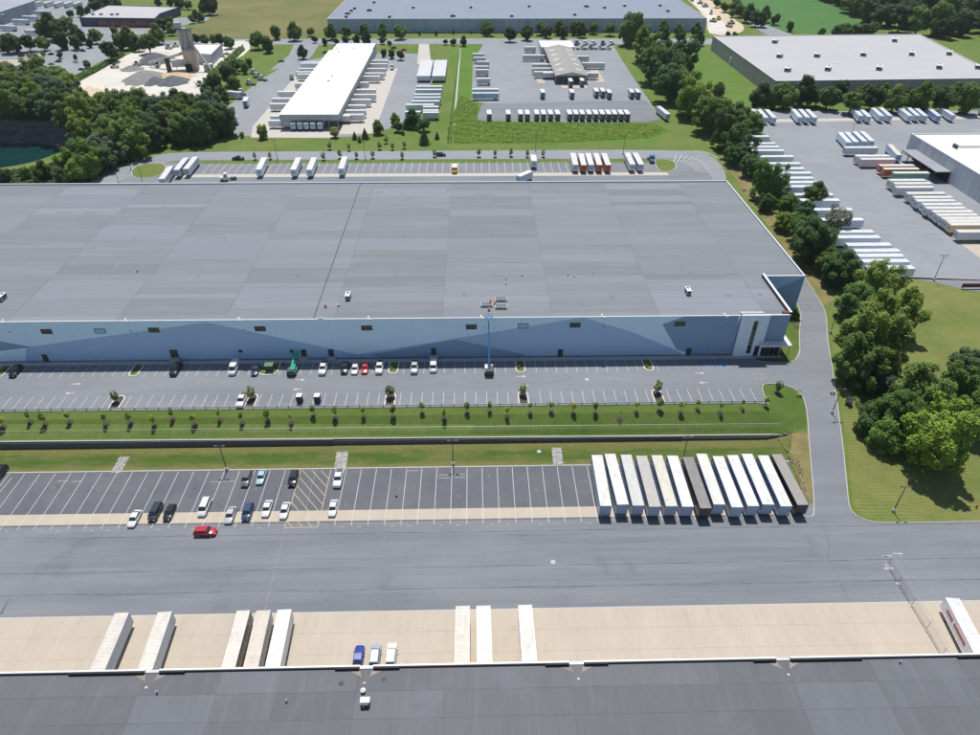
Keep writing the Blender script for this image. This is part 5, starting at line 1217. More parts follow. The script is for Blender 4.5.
sheet('construction_soil', smooth([P(680, -8), P(700, -8), P(735, 20), P(745, 26), P(742, 33), P(722, 36), P(707, 33), P(707, 18)], 1), tan_soil, -.01, z=4)
sheet('construction_soil', [P(689, -2), P(702, 2), P(725, 24), P(728, 34), P(709, 33), P(707, 18)], lime, .006, z=4)
sheet('side_road', [P(742, 20), P(748, 18), P(790, 33.8), P(800, 40), P(780, 40), P(765, 34)], asph_far, .004, z=4)
sheet('lawn', [P(668, 46), P(712, 40), P(760, 95), P(772, 108), P(742, 111), P(720, 96)], grass('lawn_mown', (.085, .17, .03), (.13, .19, .05), .3, mow=(1.1, .12, .25)), -.02, z=4)
sheet('belt_soil', [P(726, 166), P(735, 160), P(770, 205), P(800, 250), P(822, 276), P(835, 300), P(822, 306), P(812, 291), P(804, 276)], gr_belt, -.03, z=4)
sheet('drain_channel', [P(452, 143), P(453.5, 143), P(461, 48), P(459.5, 48)], conc_grey, .01, z=4)
sheet('brick_path', [P(903, 277), P(985, 280), P(985, 292), P(965, 290), P(938, 283)], asph_up, .0, z=4)

# ================================================================== FAR BUILDINGS
def lid(mb, pts, z): mb.poly([(x, y, z) for x, y in pts])
def building(name, label, pts, z0, z1, wallm, roofm, wcol, rcol, coping=whitem, cat='building', panel=None):
    """pts: roof corners, counter-clockwise"""
    t = thing(name, label, cat, (0, 0, 0))
    if area(pts) < 0: pts = pts[::-1]
    n = len(pts); cx_ = sum(p[0] for p in pts)/n; cy_ = sum(p[1] for p in pts)/n
    for i in range(n):
        a, b = Vector(pts[i]), Vector(pts[(i+1) % n]); L = (b-a).length; d = (b-a)/L; nn = Vector((d.y, -d.x))
        k = max(1, int(L/(panel or 1e9))); 
        if nn.y > .5: k = 1
        for j in range(k):
            p, q = a+d*(L*j/k+.04), a+d*(L*(j+1)/k-.04)
            mb = MB(); mb.rings([[(*p, z0-.3), (*q, z0-.3), (*(q-nn*.3), z0-.3), (*(p-nn*.3), z0-.3)], [(*p, z1), (*q, z1), (*(q-nn*.3), z1), (*(p-nn*.3), z1)]])
            mb.obj('wall_panel' if k > 1 else 'wall', wallm, t, color=wcol)
        if k > 1:
            p, q = a-nn*.08, b-nn*.08; mb = MB(); mb.rings([[(*p, z0), (*q, z0), (*(q-nn*.2), z0), (*(p-nn*.2), z0)], [(*p, z1-.05), (*q, z1-.05), (*(q-nn*.2), z1-.05), (*(p-nn*.2), z1-.05)]]); mb.obj('wall_core', sealant, t)
        mb = MB(); o1 = nn*.05; mb.rings([[(*(a+o1), z1+.002), (*(b+o1), z1+.002), (*(b-nn*.5), z1+.002), (*(a-nn*.5), z1+.002)], [(*(a+o1), z1+.16+.002*i), (*(b+o1), z1+.16+.002*i), (*(b-nn*.5), z1+.16+.002*i), (*(a-nn*.5), z1+.16+.002*i)]]); mb.obj('coping', coping, t)
    mb = MB(); lid(mb, pts, z1-.25); mb.obj('roof', roofm, t, color=rcol, recalc=False)
    return t
big_roof = surf('far_roof', [((.2, .21, .24), .08, .4, .7, (.2, 1, 1), .6), ((.34, .36, .4), .2, .5, .8, (.2, 1.5, 1), .4)], None, .8, False, objcol=True)
roof_c = surf('pale_roof', [((.36, .36, .37), .03, .4, .7, (.5, 1.5, 1), .6), ((.55, .55, .55), .3, .5, .8, (.3, 1, 1), .3)], None, .8, False, objcol=True)
x0, x1 = P(324, 20, 14.7)[0], P(707, 17, 14.7)[0]
fb = building('far_warehouse', 'very long blue-grey warehouse with a slate-blue roof at the top middle', [(-122.5, 641), (202, 645), (205, 900), (-122.5, 900)], 4, 14.7, siding, big_roof, (.38, .46, .58), (.20, .235, .30), panel=8, cat='warehouse')
for i, (a, b) in enumerate([(240+q/3.868, r/3.868) for q, r in ((500, 35), (518, 5), (670, 25), (893, 24), (823, 57), (578, 60), (443, 28), (430, 37), (415, 48), (410, 60))]+[(480+q/3.868, r/3.868) for q, r in ((190, 20), (123, 57), (412, 20), (482, 25), (367, 52), (560, 18), (597, 50), (697, 17), (727, 38))]):
    x, y = P(a, b, 16); rtu(x, y, 14.5, 0, f'white rooftop unit on the slate-blue far roof, near pixel column {int(a/10)}' if False else f'white rooftop unit on the long slate-blue far roof, number {ORD[i]} from its left end cluster', 2.6 if i % 4 else 4.5, 3, 1.8, group='rooftop units on the far slate-blue roof')
cb = building('pale_warehouse', 'light grey-roofed warehouse behind the tree row at upper right', [(184.5, 432.5), (330, 439), (352, 579), (186, 571.5)], 4, 14, siding, roof_c, (.36, .33, .34), (.40, .40, .41), panel=7.5, cat='warehouse')
for i, (q, r) in enumerate(((175, 158), (193, 213), (338, 211), (517, 207), (704, 205), (849, 203), (638, 153), (224, 266), (380, 263), (578, 261), (810, 256), (960, 256))):
    x, y = P(730+q/3.868, r/3.868, 15); rtu(x, y, 13.75, -.55, 'pale rooftop unit on the light grey roof, '+['far row left', 'second row, first from left', 'second row, second from left', 'second row, third from left', 'second row, fourth from left', 'second row, fifth from left', 'far row right', 'near row, first from left', 'near row, second from left', 'near row, third from left', 'near row, fourth from left', 'near row, at the photo edge'][i], 3.2, 7.0, 2.2, group='rooftop units on the light grey roof')
x, y = P(731, 65, 4)
t = thing('ventilation_duct', 'pale duct box against the side wall of the light grey-roofed warehouse', 'duct', (x, y, 4)); MB().box(-1.5, 1.5, -1.5, 1.5, 0, 5).obj('body', siding, t, color=(.6, .6, .6)); MB().box(-1, 1, -1, 1, 5, 6).obj('cap', whitem, t)
# white building at the right edge with dock
wb = building('white_dock_building', 'white-roofed dock building cut by the right edge of the photo', [(213.5, 236), (330, 236), (330, 330), (213.5, 330)], 4, 14, siding, whitem, (.6, .62, .65), (.8, .8, .8), cat='warehouse', panel=9)
mb = MB(); mb.box(206.5, 213.4, 292, 322, 8.6, 9.0); mb.obj('dock_canopy', siding, wb, color=(.3, .31, .33)); MB().box(213.2, 213.45, 292, 322, 4, 8.5).obj('dock_opening', blackm, wb)
for k in range(6): MB().box(206.6, 206.9, 293+k*5.6, 293.3+k*5.6, 4, 8.6).obj('dock_post', steel_dark, wb)
x, y = P(967, 147, 14); MB().box(-6, 6, -.3, .3, .3, .7).obj('roof_pipe', steel, wb, (x, y, 13.8)); MB().box(-6.4, -5.6, -2, 1, 0, 1.6).obj('roof_duct', steel_dark, wb, (x, y, 13.8))
# long white warehouse of the left yard
ZA = 12.0
ax0, ay0 = P(279, 114.5, ZA); ax1 = P(337, 116, ZA)[0]; ay1 = P(331, 50, ZA)[1]
wa = thing('white_warehouse', 'long white-roofed dock warehouse in the upper left yard', 'warehouse', (0, 0, 0))
MB().box(ax0, ax1, ay0, ay1, 8.8, ZA-.1).obj('upper_wall', siding, wa, color=(.45, .47, .48)); MB().box(ax0+2, ax1-2, ay0+7, ay1, 3.8, 8.8).obj('lower_wall', siding, wa, color=(.2, .2, .2))
mb = MB(); mb.poly([(ax0-.3, ay0-.3, ZA), (ax1+.3, ay0-.3, ZA), (ax1+.3, ay1, ZA), (ax0-.3, ay1, ZA)]); mb.obj('roof', whitem, wa, recalc=False)
for x in np.linspace(ax0+.5, ax1-.5, 7): MB().box(x-.2, x+.2, ay0+.2, ay0+.6, 4, 8.8).obj('column', siding, wa, color=(.3, .3, .3))
for k, y in enumerate(np.linspace(ay0+8, ay1-4, 22)):
    for s, xx in ((-1, ax0+1.95), (1, ax1-1.95)): MB().box(xx-.05, xx+.05, y, y+3, 4.8, 7.8).obj('dock_door', blackm, wa)
bx0 = P(329, 45.5, ZA)[0]; bx1 = P(367, 46, ZA)[0]; by1 = P(345, 45, ZA)[1]
MB().box(ax0+1, ax1-1, ay1, ay1+28, 3.8, ZA-1).obj('office_wing', siding, wa, color=(.5, .52, .54)); mb = MB(); mb.poly([(ax0+1, ay1, ZA-.9), (ax1-1, ay1, ZA-.9), (ax1-1, ay1+28, ZA-.9), (ax0+1, ay1+28, ZA-.9)]); mb.obj('roof', whitem, wa, recalc=False)
for i, (zx, zy) in enumerate(((620, 355), (645, 322), (680, 130), (692, 153), (798, 130))):
    x, y = P(240+zx/7, 30+zy/7, ZA); vent(x, y, ZA, 'dark roof vent on the long white warehouse, '+['largest near the middle', 'smaller one just beyond the middle', 'left of the far end', 'below the left one at the far end', 'right of the far end'][i], .9 if i == 0 else .5)
sheet('dock_concrete', [(ax0-17, ay0+6), (ax0-17, ay1-20), (ax0, ay1-20), (ax0, ay0+6)], conc_pale, .006, z=4); sheet('dock_concrete', [(ax1, ay0-8), (ax1+19, ay0-6), (ax1+19, ay1-20), (ax1, ay1-20)], conc_pale, .006, z=4)
sheet('dock_concrete', [(ax0-17, ay0+6), (ax0-13, ay0-13), (ax1, ay0-14), (ax1, ay0+6)], conc_pale, .008, z=4)
x, y = P(344, 122, 4); t = thing('yellow_forklift', 'yellow loader at the near right corner of the long white warehouse', 'loader', (x, y, 4)); MB().box(-1, 1, -1.5, 1.5, .5, 1.6).obj('body', yel, t); MB().box(-.1, .1, 1.4, 1.6, .4, 4.5).obj('mast', yel, t); MB().box(-.8, .8, -.8, .6, 1.6, 2.8).obj('cab', steel_dark, t)
for s in (-1, 1):
    for yy in (-1, 1): MB().tube((s*.8, yy, .5), (s*1.15, yy, .5), .5, n=10).obj('wheel', rubber, t)
# gabled dock
gx0_, gy0_ = P(555.5, 74.5, 10); gx1_ = P(588.5, 74.5, 10)[0]; gy1_ = P(560, 46.5, 10)[1]
gb = thing('gabled_dock', 'grey gable-roofed dock building in the upper middle yard', 'warehouse', (0, 0, 0))
MB().box(gx0_+1, gx1_-1, gy0_+6, gy1_, 3.8, 9).obj('wall', siding, gb, color=(.18, .18, .17)); xm = (gx0_+gx1_)/2
for s, xa in ((-1, gx0_), (1, gx1_)):
    mb = MB(); mb.poly([(xa, gy0_, 9.2), (xm, gy0_, 11.4), (xm, gy1_, 11.4), (xa, gy1_, 9.2)]); mb.poly([(xa, gy0_, 9.0), (xm, gy0_, 11.2), (xm, gy1_, 11.2), (xa, gy1_, 9.0)]); rf = mb.obj('roof', siding, gb, color=(.30, .29, .26))
    for k in range(5):
        y = gy0_+12+k*15; u0, u1 = .25, .6; X0 = xa+(xm-xa)*u0; X1 = xa+(xm-xa)*u1; zz = lambda u: 9.2+2.2*u+.04
        MB().poly([(X0, y, zz(u0)), (X1, y, zz(u1)), (X1, y+2.2, zz(u1)), (X0, y+2.2, zz(u0))]).obj('skylight', whitem, rf)
MB().poly([(gx0_, gy0_+.05, 9.1), (gx1_, gy0_+.05, 9.1), (xm, gy0_+.05, 11.3)]).obj('gable', siding, gb, color=(.5, .5, .5))
for x in np.linspace(gx0_+.5, gx1_-.5, 5): MB().box(x-.2, x+.2, gy0_+.3, gy0_+.7, 4, 9.1).obj('column', siding, gb, color=(.3, .3, .3))
MB().box(gx0_-2, gx1_+2, gy1_+.1, gy1_+24, 3.8, 9.6).obj('office_wing', whitem, gb)
for pts in ([P(536, 78), P(545, 78), P(545, 83), P(538, 83)], [P(560, 84), P(586, 84), P(587, 88), P(562, 88)], [P(590, 70), P(598, 70), P(605, 82), P(596, 82)]): sheet('dock_concrete', pts, concrete, .008, z=4)
# top-left buildings
building('tan_roofed_building', 'tan-roofed grey building at the left edge with a blue ring on its wall', [P(32.5, 58.6, 10.5), P(-20, 58, 10.5), P(-50, 88, 10.5), P(0, 73.5, 10.5)], 4, 10.5, siding, surf('tan_roof', [((.3, .26, .22), .2, .4, .7, None, .6)], (.4, .35, .3), .9), (.36, .38, .42), (.4, .35, .3), panel=6)
a = Vector((*P(15.5, 74.5, 7.2), 7.2)); A1 = Vector(P(32.5, 58.6, 10.5)); A0 = Vector(P(0, 73.5, 10.5)); dd = (A1-A0).normalized(); nn = Vector((dd.y, -dd.x)); c0 = A0+dd*((A1-A0).length*.42)+nn*.12
ringm = plain('ring_blue', (.03, .25, .65), .5); mb = MB()
for k in range(24):
    t0, t1 = 2*PI*k/24, 2*PI*(k+1)/24; f3 = lambda r, q: (c0.x+dd.x*r*math.cos(q), c0.y+dd.y*r*math.cos(q), 7.2+r*math.sin(q))
    mb.poly([f3(1.7, t0), f3(2.5, t0), f3(2.5, t1), f3(1.7, t1)])
o = mb.obj('ring_emblem', ringm); tag(o, 'blue ring emblem on the grey wall at the left edge', 'sign')
building('grey_corner_building', 'large grey-roofed building cut by the top left corner of the photo', [P(33.5, 1, 14), P(34, -25, 14), P(-80, -25, 14), P(-80, 22, 14), P(0, 12, 14)], 4, 14, siding, big_roof, (.3, .33, .38), (.32, .34, .38), panel=8)
x, y = P(3.5, 16, 14); rtu(x, y, 13.8, 0, 'small white unit at the roof edge of the corner building', 2, 3, 1.5)
# dark building with red panels
rb = building('red_panel_building', 'dark low building with red panels and a pale flat roof at upper left', [P(79, 17.5, 11), P(155, 18.5, 11), P(160, 13.5, 11), P(179.5, 7, 11), P(108, 5.2, 11)], 4, 11, siding, roof_c, (.045, .06, .1), (.42, .42, .42), coping=surf('navy_coping', [], (.05, .07, .11), .6))
redp = surf('red_panel', [((.3, .08, .08), .4, .4, .7, None, .6)], (.48, .13, .14), .7)
A0 = Vector(P(79, 17.5, 11)); A1 = Vector(P(155, 18.5, 11)); dd = (A1-A0).normalized(); nn = Vector((dd.y, -dd.x)); L = (A1-A0).length; rg = random.Random(9)
for k in range(13):
    u0 = (.24+k*.054)*L; hh = rg.uniform(2.2, 4.4); p = A0+dd*u0+nn*.1; q = p+dd*L*.04
    mb = MB(); z0 = 4.4+rg.uniform(0, 1.2); mb.rings([[(*p, z0), (*q, z0), (*(q-nn*.3), z0), (*(p-nn*.3), z0)], [(*p, z0+hh), (*q, z0+hh), (*(q-nn*.3), z0+hh), (*(p-nn*.3), z0+hh)]]); mb.obj('red_panel', redp, rb)
for i, (zx, zy) in enumerate(((760, 120), (826, 120), (915, 122), (960, 120))): x, y = P(zx/8.17, zy/8.17, 11); rtu(x, y, 10.75, 0, f'white unit on the roof of the dark red-panelled building, {nth(i, 4)}', 2.5, 2, 1.4, group='units on the red-panelled building')
bl = building('blue_far_building', 'slate-blue roofed building at the top right corner behind the wood', [P(955, 17.5, 10), P(1000, 17.5, 10), P(1000, 11, 10), P(952, 11, 10)], 4, 10, siding, big_roof, (.3, .33, .38), (.25, .28, .36))
# ------------------------------------------------------------------ gravel plant
bp = thing('batch_plant', 'gravel batch plant with rusty silo tower and beige block base', 'plant', (0, 0, 0))
def obox(mb, c, w_, d_, z0, z1, ang=0, top=1.0, sh=(0, 0)):
    ca, sa = math.cos(ang), math.sin(ang)
    def r_(k, z, s): return [(c[0]+k[0]+(u*w_/2*s)*ca-(v*d_/2*s)*sa, c[1]+k[1]+(u*w_/2*s)*sa+(v*d_/2*s)*ca, z) for u, v in ((-1, -1), (1, -1), (1, 1), (-1, 1))]
    mb.rings([r_((0, 0), z0, 1), r_(sh, z1, top)]); return mb
c0 = P(191, 71.5, 4); c0 = (c0[0], c0[1]+5)
obox(MB(), c0, 8.2, 8, 3.8, 17, .25).obj('block_base', blockm, bp); obox(MB(), c0, 8.6, 8.4, 17, 17.4, .25).obj('block_roof', conc_pale, bp)
MB().box(-2.3, 2.3, -.1, .1, 0, 5).obj('doorway', blackm, bp, (c0[0]-.5, c0[1]-6.0, 3.9))
for k, dx in enumerate((-3.2, .2, 3.4)):
    mb = MB(); mb.tube((c0[0]+dx-1, c0[1]+2, 17), (c0[0]+dx-1, c0[1]+2, 31.5-1.5*k), 1.55, n=14); mb.obj('silo', rustm, bp)
obox(MB(), (c0[0]-2, c0[1]+2), 13, 4.5, 29.4, 29.8, 0).obj('silo_platform', steel_dark, bp)
obox(MB(), (c0[0]-4.5, c0[1]+2), 4, 3.5, 29.8, 33.5, 0).obj('silo_head', steel, bp)
mb = MB(); mb.tube((c0[0]+4, c0[1]-1, 20), (c0[0]+16, c0[1]-8, 4.5), .8, n=6); mb.obj('chute', rustm, bp)
obox(MB(), (c0[0]+12, c0[1]-3), 6, 5, 4, 8.5, .3).obj('hopper', rustm, bp)
cv0 = P(150, 67, 4)
mb = MB(); mb.tube((cv0[0], cv0[1], 6.5), (c0[0]-4, c0[1]-2, 15), .9, n=6); mb.obj('conveyor', rustm, bp)
for u in (.25, .5, .75):
    X = cv0[0]+(c0[0]-4-cv0[0])*u; Y = cv0[1]+(c0[1]-2-cv0[1])*u; MB().tube((X, Y, 4), (X, Y, 6.5+8.5*u), .2, n=5).obj('conveyor_leg', steel_dark, bp)
obox(MB(), (c0[0]-9, c0[1]-1), 8, 5, 6.5, 11, .3).obj('side_bin', whitem, bp); obox(MB(), (c0[0]-14, c0[1]-6), 3, 3, 4, 13, .3).obj('elevator_leg', steel_dark, bp)
building('white_shed', 'white shed with a bright roof behind the gravel plant', [P(198, 53.5, 11), P(211, 54.5, 11), P(221.5, 44, 11), P(192, 44, 11)], 4, 11, siding, whitem, (.45, .5, .55), (.85, .85, .85))
def pile(cx_, cy_, w_, h_px, mat, lb, hz):
    A_ = P(cx_-w_/2, cy_, 4); B_ = P(cx_+w_/2, cy_, 4); C_ = P(cx_, cy_-h_px, 4); rx = (B_[0]-A_[0])/2; ry = max(3, (C_[1]-A_[1])/2); cx2 = (A_[0]+B_[0])/2; cy2 = A_[1]+ry
    rg = random.Random(int(cx_*7)); mb = MB(); rs = []
    for j in range(7):
        s = 1-j/6.5; rs.append([(cx2+rx*s*math.cos(2*PI*k/28)*(1+.12*math.sin(k*1.3+cx_)), cy2+ry*s*math.sin(2*PI*k/28)*(1+.1*math.sin(k*2.1)), 4+hz*(1-s**1.3)+rg.uniform(-.2, .2)*(j > 0)) for k in range(28)])
    mb.rings(rs); o = mb.obj('gravel_pile', mat); tag(o, lb, 'pile', 'gravel piles'); return o
pile(133, 86, 38, 14, gravel_grey, 'largest grey gravel pile at the left of the gravel plant', 5)
pile(148, 86.5, 16, 8, gravel_dark, 'small dark gravel pile between the grey and the long dark one', 3)
pile(167, 87, 32, 9, gravel_dark, 'long dark gravel pile in front of the plant', 4)
pile(170, 80, 42, 7, gravel_tan, 'tan sand pile behind the dark gravel piles', 2.5)
pile(148, 66, 34, 9, gravel_dark, 'blue-grey gravel pile behind the conveyor', 6)
pile(128, 72, 24, 5, gravel_grey, 'low grey pile left of the conveyor', 2.5)
for i, (a, b) in enumerate(((115, 68), (137, 66), (158, 67), (108, 94), (169, 49), (176, 47), (200, 86), (205, 83))):
    x, y = P(a, b, 4)
    t = thing('site_machine', 'small rusty machine on the limestone yard, '+['leftmost', 'under the left end of the conveyor', 'under the middle of the conveyor', 'on the tan soil by the trees', 'behind the tower, left', 'behind the tower, right', 'right of the dark piles, left one', 'right of the dark piles, right one'][i], 'machine', (x, y, 4), i*.7)
    MB().box(-2.4, 2.4, -1.1, 1.1, .6, 2.0).obj('body', rustm, t); MB().box(-.9, .9, -.9, .9, 2.0, 3.2).obj('cab', steel_dark, t); MB().box(-2.5, -.9, -1.3, -.8, 0, .9).obj('track', rubber, t); MB().box(.9, 2.5, .8, 1.3, 0, .9).obj('track', rubber, t)
    MB().tube((2.2, 0, 1.8), (4.2, 0, 3.4), .25, n=6).obj('arm', rustm, t)
# construction blobs
for i, (a, b) in enumerate(((705, 7), (711, 14), (713, 22), (718, 20), (729, 27), (731, 24), (692, 1), (700, 4))):
    x, y = P(a, b, 4)
    t = thing('construction_machine', 'small machine on the construction ground at top right, '+ORD[i]+' of eight' , 'machine', (x, y, 4), i*1.3, 'machines on the construction ground'); c = yel if i == 3 else rustm
    MB().box(-3, 3, -1.3, 1.3, .7, 2.2).obj('body', c, t); MB().box(-1, 1, -1, 1, 2.2, 3.4).obj('cab', steel_dark, t); MB().box(-3, 3, -1.5, -.9, 0, .8).obj('track', rubber, t); MB().box(-3, 3, .9, 1.5, 0, .8).obj('track', rubber, t)

# ================================================================== HAZE
hm = bpy.data.materials.new('haze'); hm.use_nodes = True; ht = hm.node_tree; ht.nodes.clear()
pv = ht.nodes.new('ShaderNodeVolumePrincipled'); ho = ht.nodes.new('ShaderNodeOutputMaterial'); ht.links.new(pv.outputs[0], ho.inputs['Volume'])
pv.inputs['Color'].default_value = (.86, .92, 1, 1); pv.inputs['Density'].default_value = .00005; pv.inputs['Anisotropy'].default_value = .2
tag(MB().box(-3100, 3100, -300, 5100, -14, 122).obj('haze', hm), 'thin pale summer haze', None, None, 'stuff')

# ================================================================== TREES
def crown_mesh(name, seed, nl=14, leaves=4200, lf=.085, shape=(1, 1, .95), lob=(.34, .5), core=.80, spread=.62):
    r = np.random.RandomState(seed); C = []
    while len(C) < nl:
        p = r.uniform(-1, 1, 3); q = np.linalg.norm(p)
        if .5 < q < 1: C.append((p*spread*np.array(shape), r.uniform(*lob)))
    C.append((np.zeros(3), .55)); C += [(r.uniform(-.3, .3, 3), .42) for _ in range(3)] if core > 0 else []
    V = []; Fc = []
    ctr = np.array([c for c, _ in C]); rad = np.array([q for _, q in C])
    w_ = rad**1.6; w_ = w_/w_.sum(); idx = r.choice(len(C), leaves*2, p=w_)
    d = r.normal(size=(leaves*2, 3)); d /= np.linalg.norm(d, axis=1)[:, None]
    pos = ctr[idx]+d*rad[idx][:, None]*np.array(shape)*r.uniform(.75, 1.25, (leaves*2, 1))
    inside = np.zeros(len(pos), bool)
    for k in range(len(C)):
        dd_ = np.linalg.norm((pos-ctr[k])/np.array(shape), axis=1); inside |= (dd_ < rad[k]*.8) & (idx != k)
    pos = pos[~inside][:leaves]; d = d[~inside][:leaves]
    n_ = d*.7+np.array([0, .1, .9])+r.normal(size=d.shape)*.5; n_ /= np.linalg.norm(n_, axis=1)[:, None]
    u = np.cross(n_, r.normal(size=n_.shape)); u /= np.linalg.norm(u, axis=1)[:, None]; v = np.cross(n_, u)
    s = (lf*r.uniform(.6, 1.3, (len(pos), 1)))
    quad = np.stack([pos-u*s, pos+v*s*.6, pos+u*s, pos-v*s*.6], 1).reshape(-1, 3)
    Vl = quad.tolist(); Fl = [(i, i+1, i+2, i+3) for i in range(0, len(Vl), 4)]
    # inner masses so the crown is not hollow
    bm_ = bmesh.new(); bmesh.ops.create_icosphere(bm_, subdivisions=2, radius=1); iv = np.array([q.co[:] for q in bm_.verts]); bm_.verts.index_update(); fi = [[q.index for q in f.verts] for f in bm_.faces]; bm_.free()
    for c, q in C:
        o_ = len(Vl); jit = 1+r.uniform(-.12, .12, (len(iv), 1)); Vl += (c+iv*q*core*jit*np.array(shape)).tolist() if core > 0 else []; Fl += [tuple(o_+k for k in f) for f in fi] if core > 0 else []
    me = bpy.data.meshes.new(name); me.from_pydata(Vl, [], Fl); me.materials.append(leafm); me.update(); return me
CR = {'big': [crown_mesh('crown', 1, 90, 17000, .044, lob=(.10, .22), spread=.98, core=.5), crown_mesh('crown', 2, 85, 17000, .044, (1, 1, .9), lob=(.10, .24), spread=.98, core=.5), crown_mesh('crown', 3, 80, 17000, .044, (1, 1, 1.1), lob=(.12, .22), spread=.98, core=.5)],
      'mid': [crown_mesh('crown', 4, 40, 5500, .075, lob=(.16, .3), spread=.86, core=.65), crown_mesh('crown', 5, 40, 5500, .075, (1, 1, 1.15), lob=(.16, .3), spread=.86, core=.65), crown_mesh('crown', 6, 44, 5500, .075, (1, 1, .85), lob=(.15, .28), spread=.88, core=.65), crown_mesh('crown', 7, 36, 5500, .075, (1, 1, 1.3), lob=(.16, .3), spread=.85, core=.65)],
      'rag': [crown_mesh('crown', 21, 60, 12000, .05, (1, .85, 1.25), lob=(.09, .2), spread=1.05, core=.4), crown_mesh('crown', 22, 55, 12000, .05, (.9, 1, 1.1), lob=(.1, .22), spread=1.1, core=.4)],
      'airy': [crown_mesh('crown', 8, 16, 2600, .055, (1, 1, 1), (.2, .34), .0, .75)],
      'small': [crown_mesh('crown', 9, 9, 420, .18, (1, 1, 1.35), (.25, .45), core=0), crown_mesh('crown', 10, 9, 360, .18, (.9, 1, 1.6), (.2, .4), core=0), crown_mesh('crown', 31, 8, 240, .19, (1, .8, 1.8), (.2, .35), core=0)]}
def cone_mesh(seed):
    r = np.random.RandomState(seed); Vl = []; Fl = []
    n = 2600; h_ = r.uniform(0, 1, n)**.8; a = r.uniform(0, 2*PI, n); rr_ = (1-h_)*.95*(1+.2*np.sin(h_*40))*r.uniform(.75, 1.05, n)+.03
    pos = np.stack([np.cos(a)*rr_, np.sin(a)*rr_, -1+h_*2.6], 1); n_ = np.stack([np.cos(a), np.sin(a), np.full(n, .6)], 1)+r.normal(size=(n, 3))*.5
    n_ /= np.linalg.norm(n_, axis=1)[:, None]; u = np.cross(n_, r.normal(size=n_.shape)); u /= np.linalg.norm(u, axis=1)[:, None]; v = np.cross(n_, u); s = .1
    Vl = np.stack([pos-u*s, pos+v*s*.6, pos+u*s, pos-v*s*.6], 1).reshape(-1, 3).tolist(); Fl = [(i, i+1, i+2, i+3) for i in range(0, len(Vl), 4)]
    o_ = len(Vl); k = 12
    for j in range(k): Vl.append((math.cos(2*PI*j/k)*.8, math.sin(2*PI*j/k)*.8, -1))
    Vl.append((0, 0, 1.5)); Fl += [(o_+j, o_+(j+1) % k, o_+k) for j in range(k)]
    me = bpy.data.meshes.new('crown'); me.from_pydata(Vl, [], Fl); me.materials.append(leafm); me.update(); return me
CR['cone'] = [cone_mesh(1)]
def trunk_mesh():
    mb = MB(); mb.tube((0, 0, -1.9), (0, 0, -.9), .085, .06, n=7); mb.tube((0, 0, -.9), (.04, 0, .1), .06, .03, n=6)
    for a, z in ((.3, -.8), (2.2, -.65), (4.1, -.75), (5.2, -.45)): mb.tube((0, 0, z), (math.cos(a)*.5, math.sin(a)*.5, z+.55), .03, .012, n=5)
    return mb.mesh('trunk', bark)
TRK = trunk_mesh()
DK = (.085, .155, .034); MDG = (.135, .22, .038); LT = (.205, .29, .04); YL = (.28, .35, .055); BG = (.115, .18, .075)
rt = random.Random(21); TN = [0]
def tree(cx_, cy_, wpx, kind, col, label, group, z=None, name='tree', cat='tree', hr=1.0, pos=None, R=None, nop=False):
    zz = 4.0 if z is None else z
    if pos is None:
        R_ = 5.0
        for _ in range(4):
            X, Y = P(cx_, cy_, zz+R_*1.25*hr if kind != 'bush' else zz+R_*.7); R_ = wpx/2/pxm(X, Y, zz+R_)
    else: X, Y = pos; R_ = R
    zz = hgt(X, Y) if z is None else z
    lift = {'bush': .55, 'small': 1.7, 'big': 1.05*hr}.get(kind, 1.2*hr if kind != 'cone' else 1.05)
    if kind == 'small': lift = max(lift, 2.5/R_)
    t = thing(name, label, cat, (X, Y, zz), rt.uniform(0, 6.28), group)
    var = CR['mid' if kind == 'bush' else kind]+(CR['rag'] if kind == 'big' else []); me = rt.choice(var)
    b_ = rt.uniform(.82, 1.15); c = (col[0]*b_*rt.uniform(.85, 1.08), col[1]*b_, col[2]*b_*rt.uniform(.8, 1.4))
    o = link('crown', me, t, (0, 0, R_*lift), c); o.scale = (R_, R_*rt.uniform(.9, 1.1), R_*hr*rt.uniform(.92, 1.08))
    k = link('trunk', TRK, t, (0, 0, R_*lift)); k.scale = (R_*(.6 if kind == 'small' else 1), R_*(.6 if kind == 'small' else 1), R_*lift/1.85)
    return t
# belt between the warehouse and the right yard
belt = [(632.5, 27, 27, MDG), (648, 43, 29, MDG), (661, 58, 39, DK), (679, 64, 43, DK), (673, 78, 38, DK), (693, 92, 38, LT), (713, 110, 36, MDG), (719, 88, 13, LT), (729, 128, 34, DK), (739, 113, 28, MDG), (741, 140, 32, DK), (752, 122, 22, MDG), (737, 152, 22, DK),
        (771, 178, 37, MDG), (752, 163, 22, DK), (767, 200, 18, DK), (817, 192, 24, DK), (788, 201, 20, MDG), (786, 219, 20, LT), (806, 212, 22, DK), (815, 237, 42, DK), (803, 226, 26, MDG), (843, 265, 36, DK), (830, 262, 24, MDG), (881, 281, 44, LT), (898, 308, 46, LT), (876, 332, 62, LT), (862, 356, 46, MDG), (888, 355, 36, LT), (856, 300, 34, MDG)]
for i, (a, b, w_, c) in enumerate(belt):
    tree(a, b, w_, 'big', c, f'{"light green" if c == LT else "dark green" if c == DK else "mid green"} tree in the belt right of the warehouse, {nth(i, len(belt), "far") if 0 < i < len(belt)-1 else ("farthest" if i == 0 else "nearest")} counting from the far end', 'trees of the belt between the yards', name='broadleaf_tree')
tree(839, 217, 30, 'airy', (.14, .17, .07), 'pale thin-leaved tree in front of the white trailers of the right yard', None, name='airy_tree')
